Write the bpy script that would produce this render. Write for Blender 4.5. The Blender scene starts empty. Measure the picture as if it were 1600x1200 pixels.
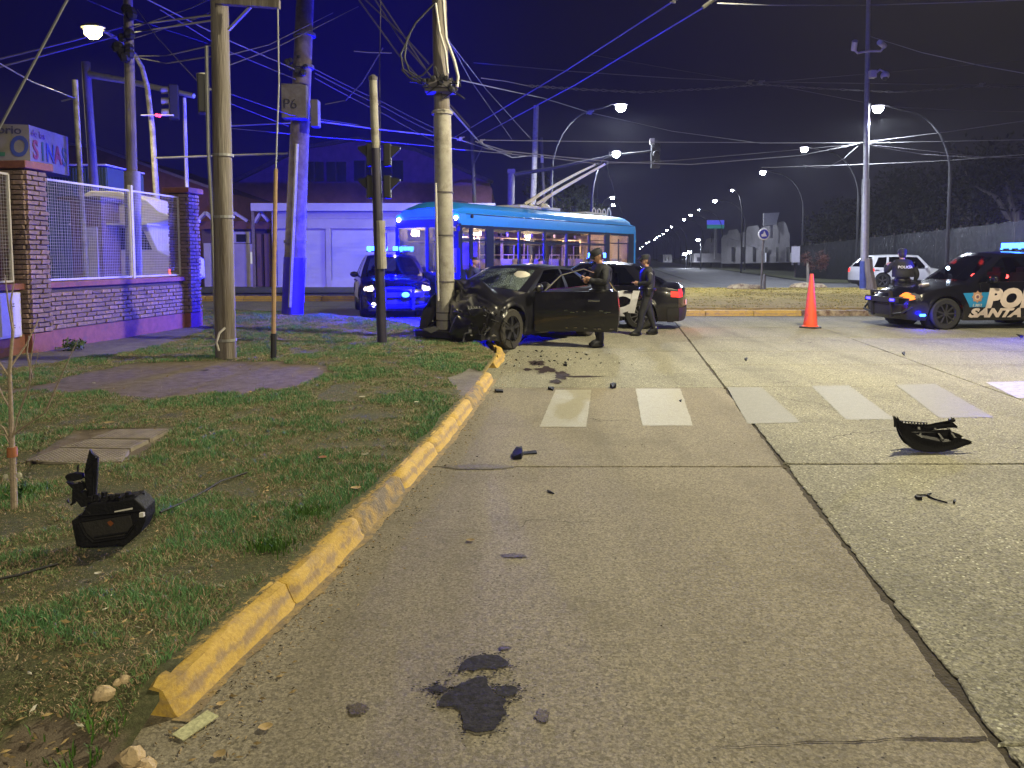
import bpy, bmesh, math, random
import numpy as np
from mathutils import Vector, Matrix, noise
random.seed(7); np.random.seed(7)
S = bpy.context.scene
COL = S.collection
R = math.radians

# ------------------------------------------------------------------ camera
CAM_H = 1.7; PITCH = 4.16; FPX = 1200.0; PPY = 489.0
cam_d = bpy.data.cameras.new('camera'); cam = bpy.data.objects.new('camera', cam_d); COL.objects.link(cam)
cam.location = (0, 0, CAM_H); cam.rotation_euler = (R(90 - PITCH), 0, 0)
cam_d.sensor_width = 36; cam_d.lens = 36 * FPX / 1600; cam_d.shift_y = -(600 - PPY) / 1600
cam_d.clip_start = 0.05; cam_d.clip_end = 3000
S.camera = cam
# ------------------------------------------------------------------ night sky, exposure
w = bpy.data.worlds.new('World'); S.world = w; w.use_nodes = True
nt = w.node_tree; bg = nt.nodes['Background']
tc = nt.nodes.new('ShaderNodeTexCoord'); sx = nt.nodes.new('ShaderNodeSeparateXYZ')
nt.links.new(tc.outputs['Generated'], sx.inputs[0])
rp = nt.nodes.new('ShaderNodeValToRGB'); rm = nt.nodes.new('ShaderNodeMapRange'); rm.inputs[1].default_value = -1; rm.inputs[2].default_value = 1
nt.links.new(sx.outputs['X'], rm.inputs[0]); nt.links.new(rm.outputs[0], rp.inputs[0])
el = rp.color_ramp.elements; rp.color_ramp.interpolation = 'EASE'
el[0].position = .12; el[0].color = (0.0030, 0.0024, 0.018, 1)
el[1].position = .80; el[1].color = (0.0085, 0.0075, 0.0105, 1)
e = el.new(.42); e.color = (0.0006, 0.0000, 0.056, 1)  # blue band paints veiling glare of the police lamps into the sky
e = el.new(.55); e.color = (0.0015, 0.0010, 0.020, 1)
nt.links.new(rp.outputs[0], bg.inputs[0]); bg.inputs[1].default_value = 1.0
S.view_settings.view_transform = 'Standard'; S.view_settings.look = 'None'
S.view_settings.gamma = 1; S.view_settings.exposure = 0; S.view_settings.use_curve_mapping = False
S.render.engine = 'CYCLES'
cy = S.cycles
cy.use_denoising = True; cy.max_bounces = 6; cy.diffuse_bounces = 3; cy.glossy_bounces = 3
cy.transparent_max_bounces = 16; cy.volume_bounces = 0; cy.transmission_bounces = 4
cy.sample_clamp_indirect = 3; cy.caustics_reflective = False; cy.caustics_refractive = False
cy.use_light_tree = True

def lamp_light(loc, power, col, kind='POINT', size=.12, rot=None, spot=120, name='lamp_light', blend=.6, parent=None):
    d = bpy.data.lights.new(name, kind); d.energy = power; d.color = col
    if kind == 'AREA': d.size = size
    else: d.shadow_soft_size = size
    if kind == 'SPOT': d.spot_size = R(spot); d.spot_blend = blend
    o = bpy.data.objects.new(name, d); COL.objects.link(o); o.location = loc
    if rot: o.rotation_euler = rot
    if parent: o.parent = parent
    return o

# ------------------------------------------------------------------ pixel of the 1600x1200 photo -> place in the world
_c, _s = math.cos(R(PITCH)), math.sin(R(PITCH))
def ray(u, v):
    a = (u - 800) / FPX; b = (PPY - v) / FPX
    return Vector((a, _c + b * _s, -_s + b * _c))
def P(u, v, Y):
    d = ray(u, v); t = Y / d.y
    return Vector((d.x * t, Y, CAM_H + d.z * t))
def G(u, v, z=0.0):
    d = ray(u, v); t = (z - CAM_H) / d.z
    return Vector((d.x * t, d.y * t, z))

# ------------------------------------------------------------------ materials
M = {}
def nodes_of(name):
    m = bpy.data.materials.new(name); m.use_nodes = True
    return m, m.node_tree.nodes, m.node_tree.links, m.node_tree.nodes['Principled BSDF']
def mat(name, col, rough=.6, metal=0, var=.15, scale=8, bump=.0, bscale=60, dirt=None, dscale=3, damt=.5,
        emit=None, es=0, rnd=0, coat=0, spec=.5, alpha=1):
    if name in M: return M[name]
    m, N, L, b = nodes_of(name)
    tcn = N.new('ShaderNodeTexCoord')
    n1 = N.new('ShaderNodeTexNoise'); n1.inputs['Scale'].default_value = scale; n1.inputs['Detail'].default_value = 6
    n1.inputs['Roughness'].default_value = .65
    L.new(tcn.outputs['Object'], n1.inputs['Vector'])
    mr = N.new('ShaderNodeMapRange'); mr.inputs[1].default_value = .25; mr.inputs[2].default_value = .75
    mr.inputs[3].default_value = 1 - var; mr.inputs[4].default_value = 1 + var
    L.new(n1.outputs['Fac'], mr.inputs[0])
    mul = N.new('ShaderNodeVectorMath'); mul.operation = 'SCALE'
    mul.inputs[0].default_value = col[:3]; L.new(mr.outputs[0], mul.inputs['Scale'])
    out = mul.outputs[0]
    if rnd:
        oi = N.new('ShaderNodeObjectInfo'); r2 = N.new('ShaderNodeMapRange')
        r2.inputs[3].default_value = 1 - rnd; r2.inputs[4].default_value = 1 + rnd
        L.new(oi.outputs['Random'], r2.inputs[0])
        m2 = N.new('ShaderNodeVectorMath'); m2.operation = 'SCALE'
        L.new(out, m2.inputs[0]); L.new(r2.outputs[0], m2.inputs['Scale']); out = m2.outputs[0]
    if dirt:
        n2 = N.new('ShaderNodeTexNoise'); n2.inputs['Scale'].default_value = dscale; n2.inputs['Detail'].default_value = 8
        n2.inputs['Roughness'].default_value = .7
        L.new(tcn.outputs['Object'], n2.inputs['Vector'])
        r = N.new('ShaderNodeMapRange'); r.inputs[1].default_value = 1 - damt - .1; r.inputs[2].default_value = 1 - damt + .1
        L.new(n2.outputs['Fac'], r.inputs[0])
        mx = N.new('ShaderNodeMix'); mx.data_type = 'RGBA'
        L.new(r.outputs[0], mx.inputs['Factor']); L.new(out, mx.inputs['A']); mx.inputs['B'].default_value = (*dirt, 1)
        out = mx.outputs['Result']
    L.new(out, b.inputs['Base Color'])
    b.inputs['Roughness'].default_value = rough; b.inputs['Metallic'].default_value = metal
    b.inputs['Coat Weight'].default_value = coat; b.inputs['Specular IOR Level'].default_value = spec
    b.inputs['Alpha'].default_value = alpha
    if bump:
        n3 = N.new('ShaderNodeTexNoise'); n3.inputs['Scale'].default_value = bscale; n3.inputs['Detail'].default_value = 5
        L.new(tcn.outputs['Object'], n3.inputs['Vector'])
        bp = N.new('ShaderNodeBump'); bp.inputs['Strength'].default_value = bump; bp.inputs['Distance'].default_value = .02
        L.new(n3.outputs['Fac'], bp.inputs['Height']); L.new(bp.outputs[0], b.inputs['Normal'])
    if emit:
        b.inputs['Emission Color'].default_value = (*emit, 1); b.inputs['Emission Strength'].default_value = es
    M[name] = m; return m
def glow(name, col, strength):
    if name in M: return M[name]
    m, N, L, b = nodes_of(name)
    b.inputs['Base Color'].default_value = (col[0]*.3, col[1]*.3, col[2]*.3, 1)
    b.inputs['Emission Color'].default_value = (*col, 1); b.inputs['Emission Strength'].default_value = strength
    M[name] = m; return m
def glass(name, tint=(.25, .28, .3), rough=.03, refl=1.0):
    if name in M: return M[name]
    m, N, L, b = nodes_of(name); N.remove(b)
    tr = N.new('ShaderNodeBsdfTransparent'); tr.inputs[0].default_value = (*tint, 1)
    gl = N.new('ShaderNodeBsdfGlossy'); gl.inputs['Roughness'].default_value = rough
    gl.inputs[0].default_value = (refl, refl, refl, 1)
    lw = N.new('ShaderNodeLayerWeight'); lw.inputs[0].default_value = .5
    pw = N.new('ShaderNodeMath'); pw.operation = 'POWER'; pw.inputs[1].default_value = 4; L.new(lw.outputs['Facing'], pw.inputs[0])
    fr = N.new('ShaderNodeMapRange'); fr.inputs[3].default_value = .045; fr.inputs[4].default_value = .9; L.new(pw.outputs[0], fr.inputs[0])
    mx = N.new('ShaderNodeMixShader'); L.new(fr.outputs[0], mx.inputs[0])
    L.new(tr.outputs[0], mx.inputs[1]); L.new(gl.outputs[0], mx.inputs[2])
    L.new(mx.outputs[0], N['Material Output'].inputs['Surface'])
    M[name] = m; return m

# ------------------------------------------------------------------ mesh builder
class MB:
    def __init__(s): s.v = []; s.f = []; s.m = []; s.cm = 0
    def quad(s, a, b, c, d):
        n = len(s.v); s.v += [tuple(a), tuple(b), tuple(c), tuple(d)]; s.f.append((n, n+1, n+2, n+3)); s.m.append(s.cm)
    def poly(s, pts):
        n = len(s.v); s.v += [tuple(p) for p in pts]; s.f.append(tuple(range(n, n+len(pts)))); s.m.append(s.cm)
    def box(s, c, size, rz=0, rot=None):
        x, y, z = size[0]/2, size[1]/2, size[2]/2; n = len(s.v)
        mt = rot if rot is not None else Matrix.Rotation(rz, 3, 'Z')
        c = Vector(c)
        for k in ((-x,-y,-z),(x,-y,-z),(x,y,-z),(-x,y,-z),(-x,-y,z),(x,-y,z),(x,y,z),(-x,y,z)):
            s.v.append(tuple(c + mt @ Vector(k)))
        for f in ((0,3,2,1),(4,5,6,7),(0,1,5,4),(1,2,6,5),(2,3,7,6),(3,0,4,7)):
            s.f.append(tuple(n+i for i in f)); s.m.append(s.cm)
        return s
    def bar(s, a, b, w, h=None, up=(0, 0, 1)):
        a, b = Vector(a), Vector(b); h = h or w; d = b - a; L = d.length
        if L < 1e-6: return s
        d.normalize(); up = Vector(up)
        if abs(d.dot(up)) > .95: up = Vector((0, 1, 0))
        x = d.cross(up).normalized(); z = x.cross(d).normalized()
        return s.box((a+b)/2, (w, L, h), rot=Matrix((x, d, z)).transposed())
    def tube(s, pts, r, n=8, cap=True):
        pts = [Vector(p) for p in pts]
        if not hasattr(r, '__len__'): r = [r]*len(pts)
        base = len(s.v); prev = None
        for i, p in enumerate(pts):
            t = (pts[min(i+1, len(pts)-1)] - pts[max(i-1, 0)])
            if t.length < 1e-9: t = Vector((0, 0, 1))
            t.normalize()
            if prev is None:
                up = Vector((0, 0, 1)) if abs(t.z) < .9 else Vector((0, 1, 0))
                x = t.cross(up).normalized()
            else:
                x = (prev - t*prev.dot(t)).normalized()
            prev = x; y = t.cross(x)
            for k in range(n):
                a = 2*math.pi*k/n
                s.v.append(tuple(p + (x*math.cos(a) + y*math.sin(a))*r[i]))
        for i in range(len(pts)-1):
            for k in range(n):
                a = base+i*n+k; b = base+i*n+(k+1) % n
                s.f.append((a, b, b+n, a+n)); s.m.append(s.cm)
        if cap:
            s.f.append(tuple(base+k for k in range(n-1, -1, -1))); s.m.append(s.cm)
            s.f.append(tuple(base+(len(pts)-1)*n+k for k in range(n))); s.m.append(s.cm)
        return s
    def cyl(s, a, b, r, n=16, r2=None): return s.tube([a, b], [r, r if r2 is None else r2], n)
    def lathe(s, prof, c=(0, 0, 0), n=20, axis='z', cap=True):
        base = len(s.v); c = Vector(c)
        for (r, h) in prof:
            for k in range(n):
                a = 2*math.pi*k/n; x, y = r*math.cos(a), r*math.sin(a)
                p = {'z': (x, y, h), 'y': (x, h, y), 'x': (h, x, y)}[axis]
                s.v.append(tuple(c + Vector(p)))
        for i in range(len(prof)-1):
            for k in range(n):
                a = base+i*n+k; b = base+i*n+(k+1) % n
                s.f.append((a, b, b+n, a+n)); s.m.append(s.cm)
        if cap:
            s.f.append(tuple(base+k for k in range(n))); s.m.append(s.cm)
            s.f.append(tuple(base+(len(prof)-1)*n+k for k in range(n-1, -1, -1))); s.m.append(s.cm)
        return s
    def prism(s, pts, a, b):
        """pts 2D (p,q); a(p,q)->Vector near, b(p,q)->Vector far"""
        n = len(pts); base = len(s.v)
        s.v += [tuple(a(*p)) for p in pts] + [tuple(b(*p)) for p in pts]
        s.f.append(tuple(base+i for i in range(n))); s.m.append(s.cm)
        s.f.append(tuple(base+n+i for i in range(n-1, -1, -1))); s.m.append(s.cm)
        for i in range(n):
            j = (i+1) % n
            s.f.append((base+j, base+i, base+n+i, base+n+j)); s.m.append(s.cm)
        return s
    def ball(s, c, r, n=10, sc=(1, 1, 1)):
        prof = []
        base = len(s.v); c = Vector(c); rows = max(4, n//2+1)
        for i in range(rows+1):
            th = math.pi*i/rows
            for k in range(n):
                a = 2*math.pi*k/n
                s.v.append(tuple(c + Vector((math.sin(th)*math.cos(a)*sc[0], math.sin(th)*math.sin(a)*sc[1], math.cos(th)*sc[2]))*r))
        for i in range(rows):
            for k in range(n):
                a = base+i*n+k; b = base+i*n+(k+1) % n
                s.f.append((a+n, b+n, b, a)); s.m.append(s.cm)
        return s
    def build(s, name, mats, parent=None, smooth=False, bevel=0, fixn=True, loc=None):
        me = bpy.data.meshes.new(name); me.from_pydata(s.v, [], s.f)
        if not isinstance(mats, (list, tuple)): mats = [mats]
        for m in mats: me.materials.append(m)
        if len(mats) > 1: me.polygons.foreach_set('material_index', s.m)
        me.update()
        if fixn or bevel:
            bm = bmesh.new(); bm.from_mesh(me)
            bmesh.ops.remove_doubles(bm, verts=bm.verts, dist=1e-5)
            bmesh.ops.recalc_face_normals(bm, faces=bm.faces)
            if bevel:
                es = [e for e in bm.edges if len(e.link_faces) == 2 and e.calc_face_angle(0) > .5]
                bmesh.ops.bevel(bm, geom=es, offset=bevel, segments=2, affect='EDGES', profile=.5, clamp_overlap=True)
            bm.to_mesh(me); bm.free()
        if smooth:
            me.polygons.foreach_set('use_smooth', [True]*len(me.polygons))
            try: me.set_sharp_from_angle(angle=R(38))
            except Exception: pass
        o = bpy.data.objects.new(name, me); COL.objects.link(o)
        if parent: o.parent = parent
        if loc is not None: o.location = loc
        return o

def thing(name, label, cat, loc=(0, 0, 0), rz=0, group=None):
    o = bpy.data.objects.new(name, None); COL.objects.link(o); o.empty_display_size = .1
    o.location = loc; o.rotation_euler = (0, 0, rz); return tag(o, label, cat, group)
def tag(o, label=None, cat=None, group=None, kind=None):
    if label: o['label'] = label
    if cat: o['category'] = cat
    if group: o['group'] = group
    if kind: o['kind'] = kind
    return o
def dup(src, loc, rz=None, label=None, group=None):
    def cp(o, par):
        c = o.copy(); COL.objects.link(c)
        if par: c.parent = par
        for ch in list(kids.get(o, [])): cp(ch, c)
        return c
    kids = {}
    for o in bpy.data.objects:
        if o.parent: kids.setdefault(o.parent, []).append(o)
    c = cp(src, None); c.location = loc
    if rz is not None: c.rotation_euler = (0, 0, rz)
    if label: c['label'] = label
    if group: c['group'] = group
    return c
def text_mesh(txt, size, shear=0, bold=0, spacing=1, ext=0, font_scale_x=1):
    cu = bpy.data.curves.new('t', 'FONT'); cu.body = txt; cu.size = size; cu.shear = shear; cu.offset = bold
    cu.space_character = spacing; cu.extrude = ext; cu.align_x = 'LEFT'; cu.resolution_u = 4
    o = bpy.data.objects.new('t', cu); COL.objects.link(o)
    dg = bpy.context.evaluated_depsgraph_get(); me = bpy.data.meshes.new_from_object(o.evaluated_get(dg))
    bpy.data.objects.remove(o); me.transform(Matrix.Diagonal((font_scale_x, 1, 1, 1)))
    return me
def fbm(x, y, sc=1.0, oct=4, seed=0):
    v = 0; a = 1; t = 0
    for i in range(oct):
        v += a*noise.noise(Vector((x*sc*2**i+seed, y*sc*2**i-seed*1.7, seed*.37))); t += a; a *= .5
    return v/t
# ================================================================== materials for the setting
def concrete(name, c1, c2, fleck=.5, cs=1.0, gloss=.55, vs=42):
    m, N, L, b = nodes_of(name)
    geo = N.new('ShaderNodeNewGeometry'); pos = geo.outputs['Position']
    def noi(s, d=6, r=.6):
        n = N.new('ShaderNodeTexNoise'); n.inputs['Scale'].default_value = s; n.inputs['Detail'].default_value = d
        n.inputs['Roughness'].default_value = r; L.new(pos, n.inputs['Vector']); return n.outputs['Fac']
    def rng(s, a, b_, c=0, d=1):
        r = N.new('ShaderNodeMapRange'); r.inputs[1].default_value = a; r.inputs[2].default_value = b_
        r.inputs[3].default_value = c; r.inputs[4].default_value = d; L.new(s, r.inputs[0]); return r.outputs[0]
    def mix(f, a, b_):
        x = N.new('ShaderNodeMix'); x.data_type = 'RGBA'; L.new(f, x.inputs['Factor'])
        for s_, k in ((a, 'A'), (b_, 'B')):
            if isinstance(s_, tuple): x.inputs[k].default_value = (*s_, 1)
            else: L.new(s_, x.inputs[k])
        return x.outputs['Result']
    big = mix(rng(noi(.45*cs, 7, .62), .35, .65), c1, c2)
    # fine grit
    g = mix(rng(noi(95, 4, .7), .33, .67), tuple(k*.45 for k in c1), tuple(min(1, k*1.55) for k in c2))
    x = N.new('ShaderNodeMix'); x.data_type = 'RGBA'; x.inputs['Factor'].default_value = .55
    L.new(big, x.inputs['A']); L.new(g, x.inputs['B']); col = x.outputs['Result']
    vg = N.new('ShaderNodeTexVoronoi'); vg.inputs['Scale'].default_value = 80; L.new(pos, vg.inputs['Vector'])
    sg = N.new('ShaderNodeSeparateColor'); L.new(vg.outputs['Color'], sg.inputs[0])
    gm = N.new('ShaderNodeMapRange'); gm.inputs[3].default_value = 1-.28-.25*fleck; gm.inputs[4].default_value = 1.25+.30*fleck; L.new(sg.outputs[2], gm.inputs[0])
    gv = N.new('ShaderNodeVectorMath'); gv.operation = 'SCALE'; L.new(col, gv.inputs[0]); L.new(gm.outputs[0], gv.inputs['Scale']); col = gv.outputs[0]
    # exposed aggregate flecks
    vo = N.new('ShaderNodeTexVoronoi'); vo.inputs['Scale'].default_value = vs; L.new(pos, vo.inputs['Vector'])
    sp = N.new('ShaderNodeSeparateColor'); L.new(vo.outputs['Color'], sp.inputs[0])
    f1 = rng(vo.outputs['Distance'], .30, .18); f2 = rng(sp.outputs[0], 1-.6*fleck, 1-.6*fleck+.3)
    mm = N.new('ShaderNodeMath'); mm.operation = 'MULTIPLY'; L.new(f1, mm.inputs[0]); L.new(f2, mm.inputs[1])
    m2 = N.new('ShaderNodeMath'); m2.operation = 'MULTIPLY'; L.new(mm.outputs[0], m2.inputs[0])
    L.new(rng(noi(1.1, 3), .35, .6, .4, 1), m2.inputs[1])
    col = mix(m2.outputs[0], col, tuple(min(.8, k*3.4) for k in c2))
    f3 = rng(sp.outputs[1], .97-.28*fleck, 1-.2*fleck); mm3 = N.new('ShaderNodeMath'); mm3.operation = 'MULTIPLY'
    L.new(f1, mm3.inputs[0]); L.new(f3, mm3.inputs[1]); col = mix(mm3.outputs[0], col, (.045, .04, .035))
    # old dark wheel marks and stains
    stn = rng(noi(.8, 9, .72), .50, .72, 0, .55); col = mix(stn, col, tuple(k*.52 for k in c1))
    mpg = N.new('ShaderNodeMapping'); mpg.inputs['Rotation'].default_value = (0, 0, .147); mpg.inputs['Scale'].default_value = (1.5, .07, 1); L.new(pos, mpg.inputs[0])
    wn = N.new('ShaderNodeTexNoise'); wn.inputs['Scale'].default_value = 1; wn.inputs['Detail'].default_value = 5; L.new(mpg.outputs[0], wn.inputs['Vector'])
    wt = rng(wn.outputs['Fac'], .45, .68, 0, .42); col = mix(wt, col, tuple(k*.5 for k in c1))
    cr = N.new('ShaderNodeTexVoronoi'); cr.feature = 'DISTANCE_TO_EDGE'; cr.inputs['Scale'].default_value = .33
    wv = N.new('ShaderNodeTexNoise'); wv.inputs['Scale'].default_value = 2.2; wv.inputs['Detail'].default_value = 6; L.new(pos, wv.inputs['Vector'])
    av = N.new('ShaderNodeVectorMath'); av.operation = 'MULTIPLY_ADD'; L.new(wv.outputs['Color'], av.inputs[0]); av.inputs[1].default_value = (.9, .9, 0); L.new(pos, av.inputs[2]); L.new(av.outputs[0], cr.inputs['Vector'])
    ck = rng(cr.outputs['Distance'], .0006, .0022, 1, 0); cm = N.new('ShaderNodeMath'); cm.operation = 'MULTIPLY'; L.new(ck, cm.inputs[0]); L.new(rng(noi(.35, 3), .5, .56), cm.inputs[1])
    col = mix(cm.outputs[0], col, (.05, .042, .034))
    L.new(col, b.inputs['Base Color'])
    L.new(rng(noi(30, 4), .3, .7, gloss-.12, gloss+.2), b.inputs['Roughness'])
    b.inputs['Specular IOR Level'].default_value = .3
    b1 = N.new('ShaderNodeBump'); b1.inputs['Strength'].default_value = .65; b1.inputs['Distance'].default_value = .003
    L.new(noi(120, 3, .6), b1.inputs['Height'])
    b2 = N.new('ShaderNodeBump'); b2.inputs['Strength'].default_value = .35; b2.inputs['Distance'].default_value = .003+.003*(fleck > .7)
    L.new(vo.outputs['Distance'], b2.inputs['Height']); L.new(b1.outputs[0], b2.inputs['Normal'])
    L.new(b2.outputs[0], b.inputs['Normal'])
    M[name] = m; return m
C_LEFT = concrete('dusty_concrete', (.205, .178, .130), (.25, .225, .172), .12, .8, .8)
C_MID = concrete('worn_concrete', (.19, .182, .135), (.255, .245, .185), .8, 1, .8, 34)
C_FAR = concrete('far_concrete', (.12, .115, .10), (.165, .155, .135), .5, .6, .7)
m_bed = mat('joint_dirt', (.05, .04, .028), .95, var=.5, scale=30, bump=.5)
m_soilfar = mat('far_ground', (.05, .05, .045), .95, var=.3, scale=.2)
m_asph = concrete('avenue_asphalt', (.10, .10, .105), (.135, .135, .14), .2, .3, .75)

# ================================================================== ground to the horizon
b = MB(); b.quad((-1500, -60, -.09), (1500, -60, -.09), (1500, 2400, -.09), (-1500, 2400, -.09))
tag(b.build('ground', m_soilfar, fixn=False), kind='structure')
b = MB(); b.quad((-45, -6, -.0125), (60, -6, -.0125), (60, 57.9, -.0125), (-45, 57.9, -.0125))
road = tag(b.build('road', m_bed, fixn=False), kind='structure')

CR = []
# ---- concrete slabs, one by one
DX = .147
def colx(off, y): return off + DX*y
def in_rect(): pass
offs_right = [-2.11, 1.324, 4.75, 8.2, 11.65, 15.1, 18.6, 22.1, 25.6, 29.1]
gy = lambda v: G(800, v, 0).y
Y267 = gy(1163)
rows0 = [-3, gy(729), gy(606), gy(549), gy(512), 22.4]
rows1 = [-3, Y267, gy(725), gy(604), gy(570), gy(549), gy(527), gy(512), 22.4]
def make_slab(x00, x01, y0, y1, m, near):
    """four sided slab between two joint lines; edges wander and chip, top is proud of the joint"""
    gap = .009
    step = .022 if near else .25
    pts = []
    def edge(ax, ay, bx, by, big):
        L = math.hypot(bx-ax, by-ay); n = max(2, int(L/step)); nx, ny = (by-ay)/L, -(bx-ax)/L
        for i in range(n):
            t = i/n; x = ax+(bx-ax)*t; y = ay+(by-ay)*t
            j = 0
            if near:
                j = max(0, fbm(x, y, 2.2, 5, big*3.1))*.022*big + max(0, fbm(x, y, 12, 4, 5))*.022*big + abs(fbm(x, y, 45, 2, 7))*.008
                if big > 1 and y < 4.2: j += max(0, fbm(x, y, 5, 3, 9)+.15)*.06*(4.2-y)/2
            e = min(t, 1-t)*L
            if near and e < .12: j += (.12-e)*.12*random.random()
            pts.append((x - nx*(gap*(1.2 if big > 1 else .6 if big == 1 else .15)+j*min(1, big)), y - ny*(gap*(1.2 if big > 1 else .6 if big == 1 else .15)+j*min(1, big))))
    a = (colx(x00, y0), y0); b_ = (colx(x01, y0), y0); c = (colx(x01, y1), y1); d = (colx(x00, y1), y1)
    bj = 2.0 if abs(x01-1.324) < .01 else 1.0; bl = 2.0 if abs(x00-1.324) < .01 else 1.0
    # skew transverse joints a touch
    e0 = .3 if abs(y0-Y267) < .01 and x00 < 3 else 1.0; e1 = .3 if abs(y1-Y267) < .01 and x00 < 3 else 1.0
    edge(*a, *b_, e0); edge(*b_, *c, bj); edge(*c, *d, e1); edge(*d, *a, bl)
    dz = random.uniform(-.002, .002); tx, ty = random.uniform(-.0006, .0006), random.uniform(-.0006, .0006)
    cx = sum(p[0] for p in pts)/len(pts); cyy = sum(p[1] for p in pts)/len(pts)
    mb = MB(); n = len(pts)
    top = [(p[0], p[1], dz+tx*(p[0]-cx)+ty*(p[1]-cyy)-.004) for p in pts]
    bot = [(p[0], p[1], -.05) for p in pts]
    # chamfer ring
    inner = []
    for i, p in enumerate(top):
        vx, vy = cx-p[0], cyy-p[1]; l = math.hypot(vx, vy); k = .008
        inner.append((p[0]+vx/l*k, p[1]+vy/l*k, p[2]+.004))
    mb.v = inner+top+bot; mb.f = [tuple(range(n))]; mb.m = [0]
    for i in range(n):
        j = (i+1) % n
        mb.f.append((i, n+i, n+j, j)); mb.m.append(0)
        mb.f.append((n+i, 2*n+i, 2*n+j, n+j)); mb.m.append(0)
    return mb.build('slab', m, road, fixn=False)
for ci in range(len(offs_right)-1):
    rows = rows0 if ci == 0 else rows1
    for ri in range(len(rows)-1):
        y0, y1 = rows[ri], rows[ri+1]
        if ci > 5 and y1 < 12: continue
        make_slab(offs_right[ci], offs_right[ci+1], y0, y1, C_LEFT if ci == 0 and y1 < 12 else C_MID, ci < 4 and y0 < 14)
# slabs of the cross street to the left of the corner, and of the avenue beyond the crossing
for ci in range(-8, 0):
    o0 = -2.11+3.43*ci; ys = [gy(512), 22.4, 26.4, 30.4, 33.6]
    if ci == -1: ys = [gy(549)] + ys
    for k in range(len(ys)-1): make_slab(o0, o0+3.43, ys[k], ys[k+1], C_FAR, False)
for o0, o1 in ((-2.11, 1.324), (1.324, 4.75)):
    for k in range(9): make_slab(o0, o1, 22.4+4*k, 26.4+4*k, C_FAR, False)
# avenue carriageway beyond the median: plain surface, too far for its joints to be told apart
b = MB(); b.poly([(6.3, 58.2, -.03), (22, 58.2, -.03), (205, 1200, -.03), (174, 1200, -.03)])
b.poly([(4.8+DX*36, 39.2, -.004), (60, 38.0, -.004), (60, 46, -.004), (21, 58.2, -.004), (4.8+DX*58.2, 58.2, -.004)])
tag(b.build('avenue', m_asph, fixn=False), kind='structure')
b = MB()
for o_ in (7.2, 8.7, 10.3):
    b.bar((o_+.5, 40.2, -.001), (o_+DX*60+1, 110, -.001), .09, .012)
tag(b.build('rail_groove_line', mat('groove', (.05, .045, .04), .6)), kind='structure')

b = MB(); ra, rb = [], []
for i in range(161):
    f = i/160; g0 = G(1085+455*f, 1168-16*f, 0); wv_ = (.001+.008*f*f)*max(.1, 1+1.6*fbm(g0.x, 0, 14, 3, 4)); cy_ = g0.y+.05*fbm(g0.x, 1, 3, 5, 2)
    ra.append((g0.x, cy_-wv_, .0035)); rb.append((g0.x, cy_+wv_, .0035))
b.v = ra+rb; b.f = [(i, i+1, 162+i, 161+i) for i in range(160)]; b.m = [0]*160
tag(b.build('road_crack', m_bed, fixn=False), kind='structure')
# ================================================================== zebra crossing paint
def worn_paint(name, col, wear, under=(.23, .21, .165)):
    m, N, L, b_ = nodes_of(name)
    geo = N.new('ShaderNodeNewGeometry')
    n = N.new('ShaderNodeTexNoise'); n.inputs['Scale'].default_value = 9; n.inputs['Detail'].default_value = 10; n.inputs['Roughness'].default_value = .75
    L.new(geo.outputs['Position'], n.inputs['Vector'])
    r = N.new('ShaderNodeMapRange'); r.inputs[1].default_value = .62-wear*.3; r.inputs[2].default_value = .80-wear*.3
    L.new(n.outputs['Fac'], r.inputs[0])
    n2 = N.new('ShaderNodeTexNoise'); n2.inputs['Scale'].default_value = 90; L.new(geo.outputs['Position'], n2.inputs['Vector'])
    r2 = N.new('ShaderNodeMapRange'); r2.inputs[1].default_value = .3; r2.inputs[2].default_value = .7; r2.inputs[3].default_value = .75; r2.inputs[4].default_value = 1.15
    L.new(n2.outputs['Fac'], r2.inputs[0])
    x = N.new('ShaderNodeMix'); x.data_type = 'RGBA'; L.new(r.outputs[0], x.inputs['Factor'])
    x.inputs['A'].default_value = (*col, 1); x.inputs['B'].default_value = (*under, 1)
    s = N.new('ShaderNodeVectorMath'); s.operation = 'SCALE'; L.new(x.outputs['Result'], s.inputs[0]); L.new(r2.outputs[0], s.inputs['Scale'])
    L.new(s.outputs[0], b_.inputs['Base Color']); b_.inputs['Roughness'].default_value = .6
    bp = N.new('ShaderNodeBump'); bp.inputs['Strength'].default_value = .4; bp.inputs['Distance'].default_value = .004
    L.new(n2.outputs['Fac'], bp.inputs['Height']); L.new(bp.outputs[0], b_.inputs['Normal'])
    M[name] = m; return m
paint_ok = worn_paint('crossing_paint', (.32, .305, .235), .25)
paint_thin = worn_paint('faded_crossing_paint', (.22, .212, .162), .85, (.20, .192, .145))
def sheet(name, px, m, z=.006, step=.03, jit=.008, parent=None):
    pts = [G(u, v, z) for u, v in px]; out = []
    for i, p in enumerate(pts):
        q = pts[(i+1) % len(pts)]; n = max(1, int((q-p).length/step))
        for k in range(n):
            a = p.lerp(q, k/n); nx, ny = (q-p).y, -(q-p).x; l = math.hypot(nx, ny) or 1
            j = fbm(a.x, a.y, 9, 3, 2)*jit*2
            out.append((a.x+nx/l*j, a.y+ny/l*j, z))
    mb = MB(); mb.poly(out); return mb.build(name, m, parent, fixn=False)
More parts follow.
